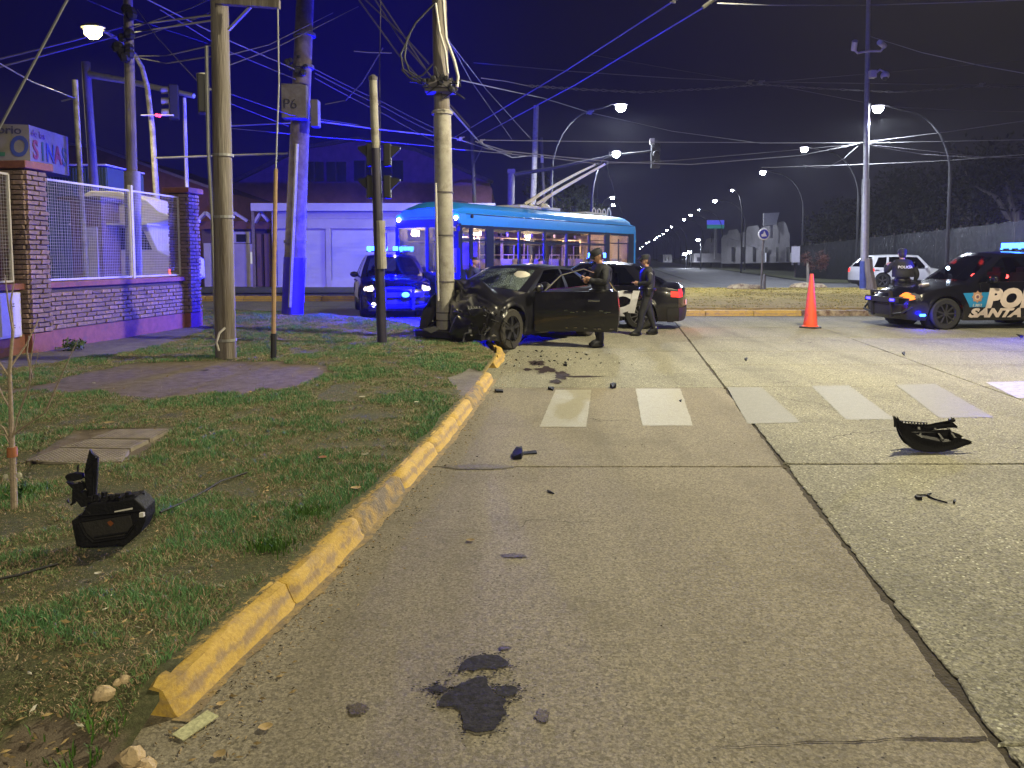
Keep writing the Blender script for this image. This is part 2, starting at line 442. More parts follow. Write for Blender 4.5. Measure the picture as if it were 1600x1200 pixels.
for i, (px, m, lb) in enumerate([
    ([(868, 609), (924, 609), (916, 667), (843, 667)], paint_ok, 'worn white crossing stripe nearest the yellow kerb'),
    ([(993, 607), (1063, 607), (1083, 665), (1004, 665)], paint_ok, 'worn white crossing stripe just left of the long joint'),
    ([(1136, 605), (1190, 605), (1251, 660), (1168, 662)], paint_thin, 'faded crossing stripe just right of the long joint'),
    ([(1268, 603), (1326, 602), (1398, 655), (1322, 656)], paint_thin, 'faded crossing stripe behind the torn bumper'),
    ([(1400, 601), (1462, 600), (1552, 652), (1468, 653)], paint_thin, 'faded crossing stripe behind the right tip of the torn bumper'),
    ([(1540, 597), (1600, 596), (1660, 618), (1590, 622)], worn_paint('pale_paint', (.42, .42, .36), .4), 'short white crossing stripe at the right frame edge')]):
    o = sheet('crossing_stripe', px, m, .005, jit=.006)
    tag(o, lb, 'road marking', 'stripes of the zebra crossing')

# ================================================================== grass verge on the corner
KP = [(277, 1122), (352, 1050), (430, 975), (520, 890), (590, 812), (640, 758), (700, 690), (745, 630), (772, 592), (790, 562)]
KW = [G(u, v, 0) for u, v in KP]                         # foot of the kerb on the road
def kerb_x(y):
    for i in range(len(KW)-1):
        if KW[i].y <= y <= KW[i+1].y:
            t = (y-KW[i].y)/(KW[i+1].y-KW[i].y); return KW[i].x*(1-t)+KW[i+1].x*t
    return KW[0].x + DX*(y-KW[0].y)*1.4 if y < KW[0].y else KW[-1].x
EDGE = [G(u, v, .15) for u, v in ((778, 553), (735, 531), (690, 517), (620, 502), (540, 493), (440, 487), (330, 483))] + [Vector((-14, 24, .15)), Vector((-40, 25, .15))]
def edge_y(x):
    """far limit of the verge (the corner kerb) as a function of x"""
    for i in range(len(EDGE)-1):
        if EDGE[i+1].x <= x <= EDGE[i].x:
            t = (EDGE[i].x-x)/(EDGE[i].x-EDGE[i+1].x); return EDGE[i].y*(1-t)+EDGE[i+1].y*t
    return EDGE[0].y if x > EDGE[0].x else 24.5
def inside(x, y): return y < edge_y(x) and (x < kerb_x(min(y, KW[-1].y))-.135-.07*max(0, fbm(x, y, 3, 3, 4)+.25) if y > KW[0].y else x < KW[0].x-.12+.09*(y-KW[0].y)+.05*fbm(0, y, 3))
def poly_in(px, x, y):
    c = False; n = len(px); j = n-1
    for i in range(n):
        if (px[i][1] > y) != (px[j][1] > y) and x < (px[j][0]-px[i][0])*(y-px[i][1])/(px[j][1]-px[i][1])+px[i][0]: c = not c
        j = i
    return c
PATH = [tuple(G(u, v, .17)[:2]) for u, v in ((-60, 606), (60, 598), (130, 578), (225, 561), (400, 561), (480, 566), (528, 573), (500, 588), (430, 606), (300, 613), (180, 611), (60, 606), (-60, 616))]
WALK = [tuple(G(u, v, .17)[:2]) for u, v in ((-260, 585), (60, 548), (200, 520), (322, 498), (335, 508), (300, 522), (215, 545), (90, 562), (-260, 610))]
PAVE = [tuple(G(u, v, .16)[:2]) for u, v in ((35, 716), (120, 668), (275, 664), (215, 712))]
BARE = [tuple(G(u, v, .16)[:2]) for u, v in ((-50, 1230), (20, 1100), (90, 1085), (170, 1100), (290, 1110), (330, 1240), (200, 1280))]
DRV = [tuple(G(u, v, .15)[:2]) for u, v in ((700, 590), (735, 575), (762, 580), (768, 592), (740, 615), (722, 612))]
def bare(x, y):
    j = fbm(x, y, 1.6, 4, 3)*.35; jx = fbm(x, y, 1.6, 4, 8)*.35
    k = 0
    if poly_in(PATH, x+jx, y+j*1.2): k = 1
    if poly_in(WALK, x+jx*.4, y+j*.5): k = 2
    if poly_in(PAVE, x+jx*.3, y+j*.3): k = 1
    if poly_in(BARE, x+jx*.7, y+j*.5): k = 1
    if poly_in(DRV, x+jx*.3, y+j*.3): k = 2
    return k
def vz(x, y):
    h = .124 + .022*fbm(x, y, .9, 3, 1) + .008*fbm(x, y, 6, 2, 4)
    if y > KW[0].y-.2: e = kerb_x(min(y, KW[-1].y))-x
    else: e = KW[0].x-.12+.09*(y-KW[0].y)-x
    if e < .55: h = h - .02*(1-e/.55)
    # ramp down where the kerb is missing, close to the camera
    t = max(0, min(1, (KW[0].y+.12-y)/.35)) * max(0, min(1, 1-(e-.05)/1.0))
    h = h*(1-t) + .012*t
    h += .05*math.exp(-((x+1.3)**2+(y-12.2)**2)/3.0)
    if bare(x, y) == 0: h += .012
    return h
def hinge(): pass
xs = np.concatenate([np.arange(-16, -5, .16), np.arange(-5, -.1, .055), np.arange(-.1, 1.0, .08)])
ys = np.concatenate([np.arange(1.6, 7, .055), np.arange(7, 13, .085), np.arange(13, 25.2, .14)])
vid = {}; vb = MB(); cols = []
for j, y in enumerate(ys):
    for i, x in enumerate(xs):
        x_, y_ = float(x), float(y)
        ky = kerb_x(min(y_, KW[-1].y))-.085
        lim = ky if y_ > KW[0].y else KW[0].x-.05+.09*(y_-KW[0].y)
        if y_ > edge_y(x_)+.15 or x_ > lim+.08: continue
        x_ = min(x_, lim); k = bare(x_, y_)
        vid[(i, j)] = len(vb.v); z = vz(x_, y_)
        if y_ > edge_y(x_)-.02: z = .02
        vb.v.append((x_, y_, z)); cols.append((1 if k == 1 else 0, 1 if k == 2 else 0, max(0, 1-(lim-x_)/.13) if 2.9 < y_ < 13 else 0, 1))
for j in range(len(ys)-1):
    for i in range(len(xs)-1):
        q = [(i, j), (i+1, j), (i+1, j+1), (i, j+1)]
        if all(k in vid for k in q): vb.f.append(tuple(vid[k] for k in q)); vb.m.append(0)
m, N, L, bs = nodes_of('verge_soil')
at = N.new('ShaderNodeAttribute'); at.attribute_name = 'kind'
geo = N.new('ShaderNodeNewGeometry')
def _n(s, d=6, r=.6):
    n = N.new('ShaderNodeTexNoise'); n.inputs['Scale'].default_value = s; n.inputs['Detail'].default_value = d; n.inputs['Roughness'].default_value = r
    L.new(geo.outputs['Position'], n.inputs['Vector']); return n.outputs['Fac']
def _ramp(f, *st):
    r = N.new('ShaderNodeValToRGB'); L.new(f, r.inputs[0]); e = r.color_ramp.elements
    e[0].position, e[0].color = st[0][0], (*st[0][1], 1); e[1].position, e[1].color = st[-1][0], (*st[-1][1], 1)
    for p, c in st[1:-1]: k = e.new(p); k.color = (*c, 1)
    return r.outputs[0]
def _mix(f, a, b_):
    x = N.new('ShaderNodeMix'); x.data_type = 'RGBA'; L.new(f, x.inputs['Factor']); L.new(a, x.inputs['A']); L.new(b_, x.inputs['B']); return x.outputs['Result']
turf = _ramp(_n(30, 8, .8), (.3, (.055, .042, .026)), (.5, (.085, .095, .04)), (.62, (.15, .14, .07)), (.75, (.24, .19, .12)))
path = _ramp(_n(7, 9, .7), (.3, (.10, .075, .055)), (.5, (.17, .135, .10)), (.7, (.23, .19, .15)))
walk = _ramp(_n(5, 9, .75), (.3, (.10, .09, .08)), (.5, (.17, .155, .14)), (.7, (.24, .22, .20)))
sc = N.new('ShaderNodeSeparateColor'); L.new(at.outputs['Color'], sc.inputs[0])
base_ = _mix(sc.outputs[1], _mix(sc.outputs[0], turf, path), walk)
spn = N.new('ShaderNodeMath'); spn.operation = 'MULTIPLY_ADD'; L.new(_n(28, 6, .75), spn.inputs[0]); spn.inputs[1].default_value = 2.2; spn.inputs[2].default_value = -1.55
spa = N.new('ShaderNodeMath'); spa.operation = 'ADD'; L.new(spn.outputs[0], spa.inputs[0]); L.new(sc.outputs[2], spa.inputs[1])
spm = N.new('ShaderNodeMapRange'); spm.inputs[1].default_value = .25; spm.inputs[2].default_value = .6; L.new(spa.outputs[0], spm.inputs[0])
spray = _ramp(_n(90, 3), (.3, (.42, .28, .08)), (.7, (.55, .38, .12)))
L.new(_mix(spm.outputs[0], base_, spray), bs.inputs['Base Color']); bs.inputs['Roughness'].default_value = .95
bp = N.new('ShaderNodeBump'); bp.inputs['Strength'].default_value = .8; bp.inputs['Distance'].default_value = .02; L.new(_n(55, 6, .7), bp.inputs['Height']); L.new(bp.outputs[0], bs.inputs['Normal'])
M['soil'] = m
verge = vb.build('verge_ground', m, fixn=False); tag(verge, kind='structure')
ca = verge.data.color_attributes.new('kind', 'FLOAT_COLOR', 'POINT'); ca.data.foreach_set('color', np.array(cols, dtype=np.float32).ravel())
verge.data.polygons.foreach_set('use_smooth', [True]*len(verge.data.polygons))

# ---- grass blades
def grass_field(name, n, box, seed, hscale, wscale, inside_f, z_f, colf):
    rng = np.random.default_rng(seed); V = []; F = []; C = []
    cnt = 0; tries = 0
    while cnt < n and tries < n*4:
        tries += 1
        # denser near the camera
        y = box[2] + (box[3]-box[2])*rng.random()**1.55; x = box[0]+(box[1]-box[0])*rng.random()
        if abs(x) > .80*y+.4 : continue
        if not inside_f(x, y): continue
        g = fbm(x, y, 1.3, 3, 6); g2 = fbm(x, y, 5.5, 2, 2)
        if rng.random() > .98 + g*1.2 + g2*.8: continue
        far = 1 + max(0, y-5)*.10
        lush = max(0, min(1, .5+g*1.9+g2*1.0))
        h = hscale*(.55+.6*rng.random())*(.35+1.25*lush)*(1+.2*(far-1)); wd = wscale*far*(.6+.8*rng.random())
        a = rng.random()*6.283; lean = rng.random()*.9+.15+.7*(1-lush); la = rng.random()*6.283
        dx, dy = math.cos(a)*wd, math.sin(a)*wd; lx, ly = math.cos(la)*lean*h, math.sin(la)*lean*h
        z = z_f(x, y)-.004; b0 = len(V)
        V += [(x-dx, y-dy, z), (x+dx, y+dy, z), (x+dx*.7+lx*.35, y+dy*.7+ly*.35, z+h*.6), (x-dx*.7+lx*.35, y-dy*.7+ly*.35, z+h*.6), (x+lx, y+ly, z+h*(1-.25*lean*.6))]
        F += [(b0, b0+1, b0+2, b0+3), (b0+3, b0+2, b0+4)]
        c = colf(x, y, lush, rng); C += [c]*5
        cnt += 1
    me = bpy.data.meshes.new(name); me.from_pydata(V, [], F); me.materials.append(M['blade'])
    o = bpy.data.objects.new(name, me); COL.objects.link(o)
    a = me.color_attributes.new('tint', 'FLOAT_COLOR', 'POINT'); a.data.foreach_set('color', np.array(C, dtype=np.float32).ravel())
    return o
m, N, L, bs = nodes_of('blade'); at = N.new('ShaderNodeAttribute'); at.attribute_name = 'tint'
L.new(at.outputs['Color'], bs.inputs['Base Color']); bs.inputs['Roughness'].default_value = .55
bs.inputs['Specular IOR Level'].default_value = .3
M['blade'] = m
def gcol(x, y, lush, rng):
    dry = rng.random() < .45*(1.2-lush) + .06
    if dry:
        k = .7+.6*rng.random(); return (.40*k, .30*k, .20*k, 1)
    k = .8+.9*rng.random(); return ((.085+.075*(1-lush))*k, (.185+.01*lush)*k, .075*k, 1)
def g_in(x, y): return inside(x, y) and bare(x, y) == 0
g = grass_field('verge_grass', 600000, (-9.5, .0, 2.2, 23), 3, .031, .0023, g_in, vz, gcol)
tag(g, 'short patchy green and straw coloured grass on the corner verge', 'grass', kind='stuff')

# ================================================================== kerb stones
m, N, L, bs = nodes_of('kerb_yellow')
geo = N.new('ShaderNodeNewGeometry'); oi = N.new('ShaderNodeObjectInfo')
turf = _n(5, 9, .75); fine = _n(60, 5, .7)
wear = N.new('ShaderNodeMapRange'); wear.inputs[1].default_value = .50; wear.inputs[2].default_value = .66; L.new(turf, wear.inputs[0])
yel = _ramp(fine, (.25, (.40, .25, .055)), (.5, (.56, .37, .07)), (.75, (.64, .45, .11)))
gry = _ramp(fine, (.3, (.24, .16, .09)), (.7, (.34, .25, .15)))
sz = N.new('ShaderNodeSeparateXYZ'); L.new(geo.outputs['Position'], sz.inputs[0])
zb = N.new('ShaderNodeMapRange'); zb.inputs[1].default_value = .015; zb.inputs[2].default_value = .10; zb.inputs[3].default_value = .0; zb.inputs[4].default_value = 1; L.new(sz.outputs['Z'], zb.inputs[0])
tri = N.new('ShaderNodeMath'); tri.operation = 'PINGPONG'; tri.inputs[1].default_value = .5; L.new(zb.outputs[0], tri.inputs[0])
wz = N.new('ShaderNodeMath'); wz.operation = 'MULTIPLY_ADD'; L.new(tri.outputs[0], wz.inputs[0]); wz.inputs[1].default_value = .62; L.new(_n(9, 8, .75), wz.inputs[2])
wear2 = N.new('ShaderNodeMapRange'); wear2.inputs[1].default_value = .62; wear2.inputs[2].default_value = .80; L.new(wz.outputs[0], wear2.inputs[0])
mxw = N.new('ShaderNodeMath'); mxw.operation = 'MAXIMUM'; L.new(wear.outputs[0], mxw.inputs[0]); L.new(wear2.outputs[0], mxw.inputs[1])
mw2 = N.new('ShaderNodeMath'); mw2.operation = 'MULTIPLY'; mw2.inputs[1].default_value = .85; L.new(mxw.outputs[0], mw2.inputs[0])
L.new(_mix(mw2.outputs[0], yel, gry), bs.inputs['Base Color']); bs.inputs['Roughness'].default_value = .75
bp = N.new('ShaderNodeBump'); bp.inputs['Strength'].default_value = .6; bp.inputs['Distance'].default_value = .01
L.new(_n(35, 6, .7), bp.inputs['Height']); L.new(bp.outputs[0], bs.inputs['Normal'])
M['kerb'] = m
m_kgrey = mat('bare_kerb_concrete', (.20, .165, .125), .85, var=.35, scale=14, bump=.6, dirt=(.42, .28, .08), dscale=7, damt=.45)
kerb = tag(thing('kerb', None, None), kind='structure')
def kerb_run(line, stones, mats=None, ends=True, prof=None, jit=.008):
    """line: list of Vectors at the road foot, stones: list of (s0,s1) along its length"""
    L_ = [0]
    for i in range(len(line)-1): L_.append(L_[-1]+(line[i+1]-line[i]).length)
    def at_(s):
        for i in range(len(line)-1):
            if s <= L_[i+1] or i == len(line)-2:
                t = (s-L_[i])/(L_[i+1]-L_[i]); p = line[i].lerp(line[i+1], t); d = (line[i+1]-line[i]).normalized(); return p, d
    prof = prof or [(.035, -.02), (.014, .003), (.0, .022), (-.03, .088), (-.042, .104), (-.06, .113), (-.105, .117), (-.125, .110), (-.135, -.02)]
    for si, (s0, s1) in enumerate(stones):
        n = max(3, int((s1-s0)/.05)); mb = MB(); k = len(prof)
        dzs = random.uniform(-.004, .004); dn = random.uniform(-.003, .003)
        for i in range(n+1):
            s = s0+(s1-s0)*i/n; p, d = at_(s); nx, ny = d.y, -d.x
            shrink = .012 if i in (0, n) else 0
            for q, (o_, z) in enumerate(prof):
                jj = fbm(s*1.0, q*.7, 4, 4, si)*jit*2.2
                zz = z + (dzs + fbm(s, q, 3, 3, 3)*.022 - shrink if z > .01 else 0)
                oo = o_ + dn + jj - (shrink if o_ > -.1 else -shrink)
                mb.v.append((p.x+nx*oo, p.y+ny*oo, zz))
        for i in range(n):
            for q in range(k-1): a = i*k+q; mb.f.append((a, a+k, a+k+1, a+1)); mb.m.append(0)
        mb.f.append(tuple(range(k))); mb.f.append(tuple(n*k+q for q in range(k-1, -1, -1))); mb.m += [0, 0]
        mm = (mats or {}).get(si, M['kerb'])
        mb.build('kerb_stone', mm, kerb, smooth=True)
# paint overspray on the road along the kerb foot
m_spray = worn_paint('kerb_overspray', (.40, .29, .12), .8, (.22, .175, .12))
L_a = []; L_b = []
yy_ = KW[0].y-.02
while yy_ < KW[-2].y:
    x_ = kerb_x(yy_); w_ = .035+.05*max(0, fbm(0, yy_, 2.5, 3, 3)+.4)+.018*fbm(0, yy_, 30, 2, 5)
    L_a.append((x_-.01, yy_, .0045)); L_b.append((x_+w_, yy_-.01, .0045)); yy_ += .02
b = MB(); n_ = len(L_a); b.v = L_a+L_b; b.f = [(i, n_+i, n_+i+1, i+1) for i in range(n_-1)]; b.m = [0]*(n_-1)
tag(b.build('kerb_paint_overspray', m_spray, fixn=False), kind='structure')
tot = sum((KW[i+1]-KW[i]).length for i in range(len(KW)-2))
st = []; s = 0.0
while s < tot-.2:
    l = random.choice((.62, .95, 1.05, .9)); e = min(s+l, tot)
    st.append((s, e-.003)); s = e
kerb_run(KW[:-1], st, {2: m_kgrey, 6: m_kgrey})
cor = [G(776, 575, 0), G(787, 563, 0), G(787, 553, 0), G(766, 538, 0), G(735, 525, 0)]
kerb_run(cor, [(0, .5), (.52, 1.1), (1.12, 2.0), (2.02, 3.0)])
# low kerb along the cross street edge of the verge
cl = [Vector((p.x, p.y+.12, 0)) for p in EDGE[2:8]]
t2 = sum((cl[i+1]-cl[i]).length for i in range(len(cl)-1))
kerb_run(cl, [(i*1.0, i*1.0+.985) for i in range(int(t2))])
# far side of the cross street: long yellow kerb, grass strip, footway
fk = [G(u, v, 0) for u, v in ((620, 470), (560, 470), (440, 470), (322, 470))] + [Vector((-30, 36, 0))]
fk = [Vector((1.0, 35.2, 0))] + fk
fl = sum((fk[i+1]-fk[i]).length for i in range(len(fk)-1))
kerb_run(fk, [(i*1.5, i*1.5+1.48) for i in range(int(fl/1.5))], prof=[(.03, -.02), (-.01, .02), (-.05, .17), (-.09, .2), (-.3, .2), (-.32, -.02)])

# median island across the junction
mk = [G(1020, 495, 0), G(1062, 494, 0), G(1380, 491, 0), G(1620, 490, 0)]
mk = [Vector((3.9, 24.0, 0)), Vector((4.3, 22.95, 0))] + [Vector((5.0, 22.62, 0)), Vector((12, 22.7, 0)), Vector((28, 22.8, 0))]
ml = sum((mk[i+1]-mk[i]).length for i in range(len(mk)-1))
m_kpale = mat('pale_kerb', (.40, .33, .2), .8, var=.3, scale=6, dirt=(.13, .075, .05), dscale=5, damt=.5, bump=.4)
mk_r = list(reversed(mk))
kerb_run(mk_r, [(i*1.4, i*1.4+1.38) for i in range(int(ml/1.4)+1) if i*1.4+1.38 < ml],
         {**{k: m_kpale for k in range(0, 14)}}, prof=[(.02, -.02), (.0, .02), (-.02, .13), (-.05, .15), (-.42, .155), (-.45, -.02)])
m_turfy = mat('median_turf', (.34, .25, .045), .95, var=.5, scale=9, bump=.5, bscale=40, dirt=(.25, .185, .04), dscale=4, damt=.5)
b = MB(); top = [(4.35, 23.2), (28, 23.2), (40, 36.5), (27, 39), (9.0, 38.8), (7.3, 38.2)]
b.prism(top, lambda x, y: Vector((x, y, .16)), lambda x, y: Vector((x, y, -.03)))
med = b.build('median_ground', m_turfy); tag(med, kind='structure')
def med_in(x, y): return poly_in(top, x, y)
def mcol(x, y, lush, rng):
    k = .7+.6*rng.random(); return ((.42*k, .33*k, .06*k, 1) if rng.random() < .6 else (.19*k, .19*k, .03*k, 1))
g = grass_field('median_grass', 26000, (4.2, 32, 23.1, 39), 11, .014, .006, med_in, lambda x, y: .16, mcol)
tag(g, 'yellowish lamp-lit grass on the median island behind the traffic cone', 'grass', kind='stuff')
# rubble lumps at the back edge of the median
for (u, v, s_, lb) in ((1165, 451, .95, 'low pale concrete lump left of the round sign post'), (1262, 449, .95, 'low pale concrete lump right of the round sign post')):
    p = G(u, v, .16); bm = MB(); bm.ball((0, 0, 0), s_, 14, (1, .5, .24)); o = bm.build('kerb_lump', m_kpale, smooth=True)
    for vv in o.data.vertices: vv.co += vv.co.normalized()*noise.noise(vv.co*3)*.15
    o.location = (p.x, p.y, .18); tag(o, lb, 'concrete lump')
# bank on the right of the avenue and left verge far beyond
m_bank = mat('dark_bank', (.055, .06, .022), .95, var=.5, scale=2, bump=.6)
b = MB(); b.poly([(20, 50, .05), (60, 41, .05), (120, 41, .05), (220, 600, .05), (104, 600, .05)])
b.poly([(-60, 34.9, .05), (-60, 60, .05), (0, 400, .05), (50, 600, .05), (60, 600, .05), (5.2, 58, .05), (-.1, 35.5, .05)])
tag(b.build('grass_bank', m_bank, fixn=False), kind='structure')
# ================================================================== brick fence on the left
m_brick = mat('brick_face', (.33, .22, .185), .85, var=.4, scale=22, bump=.7, bscale=60, rnd=.35, dirt=(.20, .155, .13), dscale=6, damt=.45)
m_mortar = mat('mortar', (.09, .07, .065), .95, var=.3, scale=20, bump=.5)
m_redp = mat('oxide_red_paint', (.26, .10, .07), .75, var=.3, scale=7, bump=.3, dirt=(.12, .09, .08), dscale=5, damt=.35)
m_plast = mat('brown_plaster', (.17, .13, .09), .9, var=.35, scale=5, bump=.5, dirt=(.08, .065, .05), dscale=4, damt=.4)
m_white = mat('white_metal_paint', (.62, .60, .58), .5, var=.1, scale=15, dirt=(.30, .22, .16), dscale=9, damt=.3)
brick_mesh = []
for k in range(5):
    bm = bmesh.new(); bmesh.ops.create_cube(bm, size=1)
    for v in bm.verts:
        v.co.x *= .238; v.co.y *= .05; v.co.z *= .058
        v.co += Vector((random.uniform(-.010, .010), random.uniform(-.009, .009), random.uniform(-.006, .006)))
    bmesh.ops.bevel(bm, geom=bm.edges[:], offset=.005, segments=1, affect='EDGES')
    me = bpy.data.meshes.new('brick'); bm.to_mesh(me); bm.free(); me.materials.append(m_brick); brick_mesh.append(me)
def lay_bricks(parent, a, b_, z0, z1, out, half=True):
    """bricks on the face from a to b (2D), standing proud by a little along out"""
    a = Vector((*a, 0)); b_ = Vector((*b_, 0)); d = (b_-a); L = d.length; d.normalize(); o3 = Vector((*out, 0))
    ang = math.atan2(d.y, d.x); nr = int((z1-z0)/.08); cl = .262
    for r in range(nr):
        s = 0 if r % 2 == 0 else -cl*random.uniform(.3, .6)
        while s < L-.02:
            s0 = max(0, s); s1 = min(L, s+cl)
            if s1-s0 > .05:
                ob = bpy.data.objects.new('brick', random.choice(brick_mesh)); COL.objects.link(ob); ob.parent = parent
                c = a + d*((s0+s1)/2) + o3*(random.uniform(-.004, .007)); ob.location = (c.x, c.y, z0+(r+.5)*.08)
                ob.rotation_euler = (0, random.uniform(-.015, .015), ang); ob.scale = ((s1-s0-.02)/.238, 1, 1.06)
            s += cl
fdir = Vector((.13, .99, 0)).normalized(); fn = Vector((fdir.y, -fdir.x, 0))   # fn points to the road
A0 = Vector((-7.82, 12.45, 0)); W_ = .46
def pillar(P0, label, ztop=3.12):
    t = thing('brick_pillar', label, 'pillar', (0, 0, 0), 0, 'brick pillars of the corner fence')
    c = P0 + fdir*W_/2 - fn*W_/2; rz = math.atan2(fdir.y, fdir.x)
    b = MB(); b.box((c.x, c.y, ztop/2), (W_-.03, W_-.03, ztop), rz); b.build('core', m_mortar, t)
    b = MB(); b.box((c.x, c.y, .24), (W_+.04, W_+.04, .42), rz); b.build('plinth', m_redp, t, bevel=.01)
    b = MB(); b.box((c.x, c.y, ztop+.06), (W_+.17, W_+.17, .12), rz); b.build('cap', m_redp, t, bevel=.012)
    lay_bricks(t, P0[:2], (P0+fdir*W_)[:2], .46, ztop, fn[:2])
    lay_bricks(t, (P0-fn*W_)[:2], P0[:2], .46, ztop, (-fdir)[:2])
    return t
B0 = A0 + fdir*4.75
pillar(A0, 'brown brick pillar with red cap nearest the camera, beside the white meter box')
pillar(B0, 'brown brick pillar with red cap at the corner end of the mesh fence')
def seg(Pa, Pb, brick, label, name='brick_wall'):
    t = thing(name, label, 'wall'); q = fn*.14
    L = (Pb-Pa).length; c = (Pa+Pb)/2 - q - fn*.08; rz = math.atan2(fdir.y, fdir.x)
    b = MB(); b.box((c.x, c.y, .6), (L, .16, 1.16), rz); b.build('core', m_mortar if brick else m_plast, t)
    b = MB(); b.box((c.x, c.y, .24), (L, .22, .42), rz); b.build('plinth', m_redp, t)
    b = MB(); b.box((c.x, c.y, 1.225), (L, .30, .10), rz); b.build('ledge', m_redp, t, bevel=.01)
    if brick: lay_bricks(t, (Pa-q)[:2], (Pb-q)[:2], .46, 1.17, fn[:2])
    return t
seg(A0+fdir*(W_-.01), B0+fdir*.01, True, 'low brown brick wall with red plinth under the white mesh panels')
C0 = A0 - fdir*3.6
seg(C0, A0+fdir*.01, False, 'low plastered wall under the mesh panel at the left frame edge', 'plaster_wall')
def mesh_panel(Pa, Pb, z0, z1, label, posts=(True, True)):
    t = thing('mesh_panel', label, 'fence panel', group='white wire mesh fence panels'); q = fn*.2; a = Pa-q; b_ = Pb-q
    f = MB(); th = .035
    for z in (z0, z1): f.bar((a.x, a.y, z), (b_.x, b_.y, z), th)
    for p in (a, b_): f.bar((p.x, p.y, z0), (p.x, p.y, z1), th)
    f.build('frame', m_white, t)
    wr = MB(); n = int((b_-a).length/.052)
    for i in range(1, n):
        p = a.lerp(b_, i/n); j = random.uniform(-.004, .004); wr.tube([(p.x, p.y, z0), (p.x+j, p.y+j, (z0+z1)/2), (p.x, p.y, z1)], .0026, 3, False)
    n = int((z1-z0)/.052)
    for i in range(1, n):
        z = z0+(z1-z0)*i/n; wr.tube([(a.x, a.y, z), ((a.x+b_.x)/2, (a.y+b_.y)/2, z+random.uniform(-.004, .004)), (b_.x, b_.y, z)], .0026, 3, False)
    wr.build('wire_mesh', m_white, t)['kind'] = 'stuff'
    return t
mid = A0+fdir*(W_+2.55)
mesh_panel(A0+fdir*(W_+.03), mid-fdir*.04, 1.31, 3.02, 'white wire mesh panel between the near pillar and the middle post')
mesh_panel(mid+fdir*.06, B0-fdir*.03, 1.31, 3.02, 'white wire mesh panel between the middle post and the far pillar')
mesh_panel(C0, A0-fdir*.12, 1.31, 3.02, 'white wire mesh panel cut off by the left frame edge')
p_ = mid+fdir*.01-fn*.2; b = MB(); b.box((p_.x, p_.y, 2.2), (.075, .075, 1.86)); tag(b.build('fence_post', m_white, bevel=.006), 'white steel post with lock slot between the two mesh panels', 'post')
b.box
# meter box
p_ = A0 - fdir*.36
t = thing('meter_box', 'white gas meter cabinet with four slots on the plastered wall', 'meter box')
c = p_ - fn*.12; rz = math.atan2(fdir.y, fdir.x)
b = MB(); b.box((c.x, c.y, .78), (.46, .12, .72), rz); b.build('cabinet', m_white, t, bevel=.01)
b = MB(); e = c+fn*.066; b.box((e.x, e.y, .78), (.40, .014, .65), rz); b.build('door', m_white, t, bevel=.004)
for z in (.58, .62, .92, .96):
    b = MB(); e2 = e+fn*.009+fdir*.03; b.box((e2.x, e2.y, z), (.09, .006, .012), rz); b.build('vent_slot', m_bed, t)

# ================================================================== things behind the fence
m_dteal = mat('dark_teal_metal', (.05, .085, .085), .6, var=.2, scale=3)
t = thing('storage_container', 'dark teal metal container with corrugated side behind the mesh fence', 'container')
Y = 25.5
def PX(u, v, Y=Y): return P(u, v, Y)
a = PX(66, 275); c = PX(166, 262)
b = MB(); x0, x1, zt = a.x, c.x, PX(100, 262).z
n = 22
for i in range(n):
    xa = x0+(x1-x0)*i/n; xb = x0+(x1-x0)*(i+.5)/n; xc = x0+(x1-x0)*(i+1)/n
    b.quad((xa, Y, .2), (xb, Y, .2), (xb, Y, zt), (xa, Y, zt)); b.quad((xb, Y, .2), (xb, Y-.04, .2), (xb, Y-.04, zt), (xb, Y, zt))
    b.quad((xb, Y-.04, .2), (xc, Y-.04, .2), (xc, Y-.04, zt), (xb, Y-.04, zt)); b.quad((xc, Y-.04, .2), (xc, Y, .2), (xc, Y, zt), (xc, Y-.04, zt))
b.build('corrugated_side', m_dteal, t)
b = MB(); b.box(((x0+x1)/2, Y+1.3, (zt+.2)/2+.02), (x1-x0, 2.5, zt-.2), 0); b.build('body', m_dteal, t)
b = MB(); b.box(((x0+x1)/2, Y+1.2, zt+.08), (x1-x0+.12, 2.7, .06)); b.build('roof_edge', m_white, t, bevel=.01)
# motorhome
m_cream = mat('cream_body', (.55, .53, .46), .45, var=.1, scale=3, dirt=(.3, .27, .22), dscale=2, damt=.3)
t = thing('motorhome', 'white camper van with overcab nose parked behind the right mesh panel', 'camper van')
Y = 20.4; prof = [(128, 440), (128, 305), (140, 298), (184, 299), (228, 312), (248, 330), (266, 337), (266, 343), (228, 350), (247, 392), (262, 399), (272, 405), (274, 436), (262, 444)]
b = MB(); q = [(PX(u, v, Y).x, PX(u, v, Y).z) for u, v in prof]
b.prism(q, lambda x, z: Vector((x, Y, z)), lambda x, z: Vector((x, Y+2.0, z))); b.build('body', m_cream, t, bevel=.03)
wp = [(176, 356), (222, 356), (238, 390), (176, 390)]
b = MB(); q = [(PX(u, v, Y).x, PX(u, v, Y).z) for u, v in wp]
b.prism(q, lambda x, z: Vector((x, Y-.02, z)), lambda x, z: Vector((x, Y+.01, z))); b.build('side_window', glass('dark_glass', (.04, .045, .05)), t)
b = MB(); p = PX(268, 425, Y); b.box((p.x, Y-.02, p.z), (.1, .05, .16)); b.build('marker_lamp', glow('red_lens', (1, .12, .05), 3), t)
for u in (150, 248):
    p = PX(u, 436, Y); b = MB(); b.lathe([(.05, -.1), (.3, -.1), (.34, -.06), (.34, .08), (.3, .1), (.05, .1)], (p.x, Y+.08, .52), 18, 'y'); b.build('wheel', mat('tyre', (.018, .018, .018), .85, bump=.3), t, smooth=True)
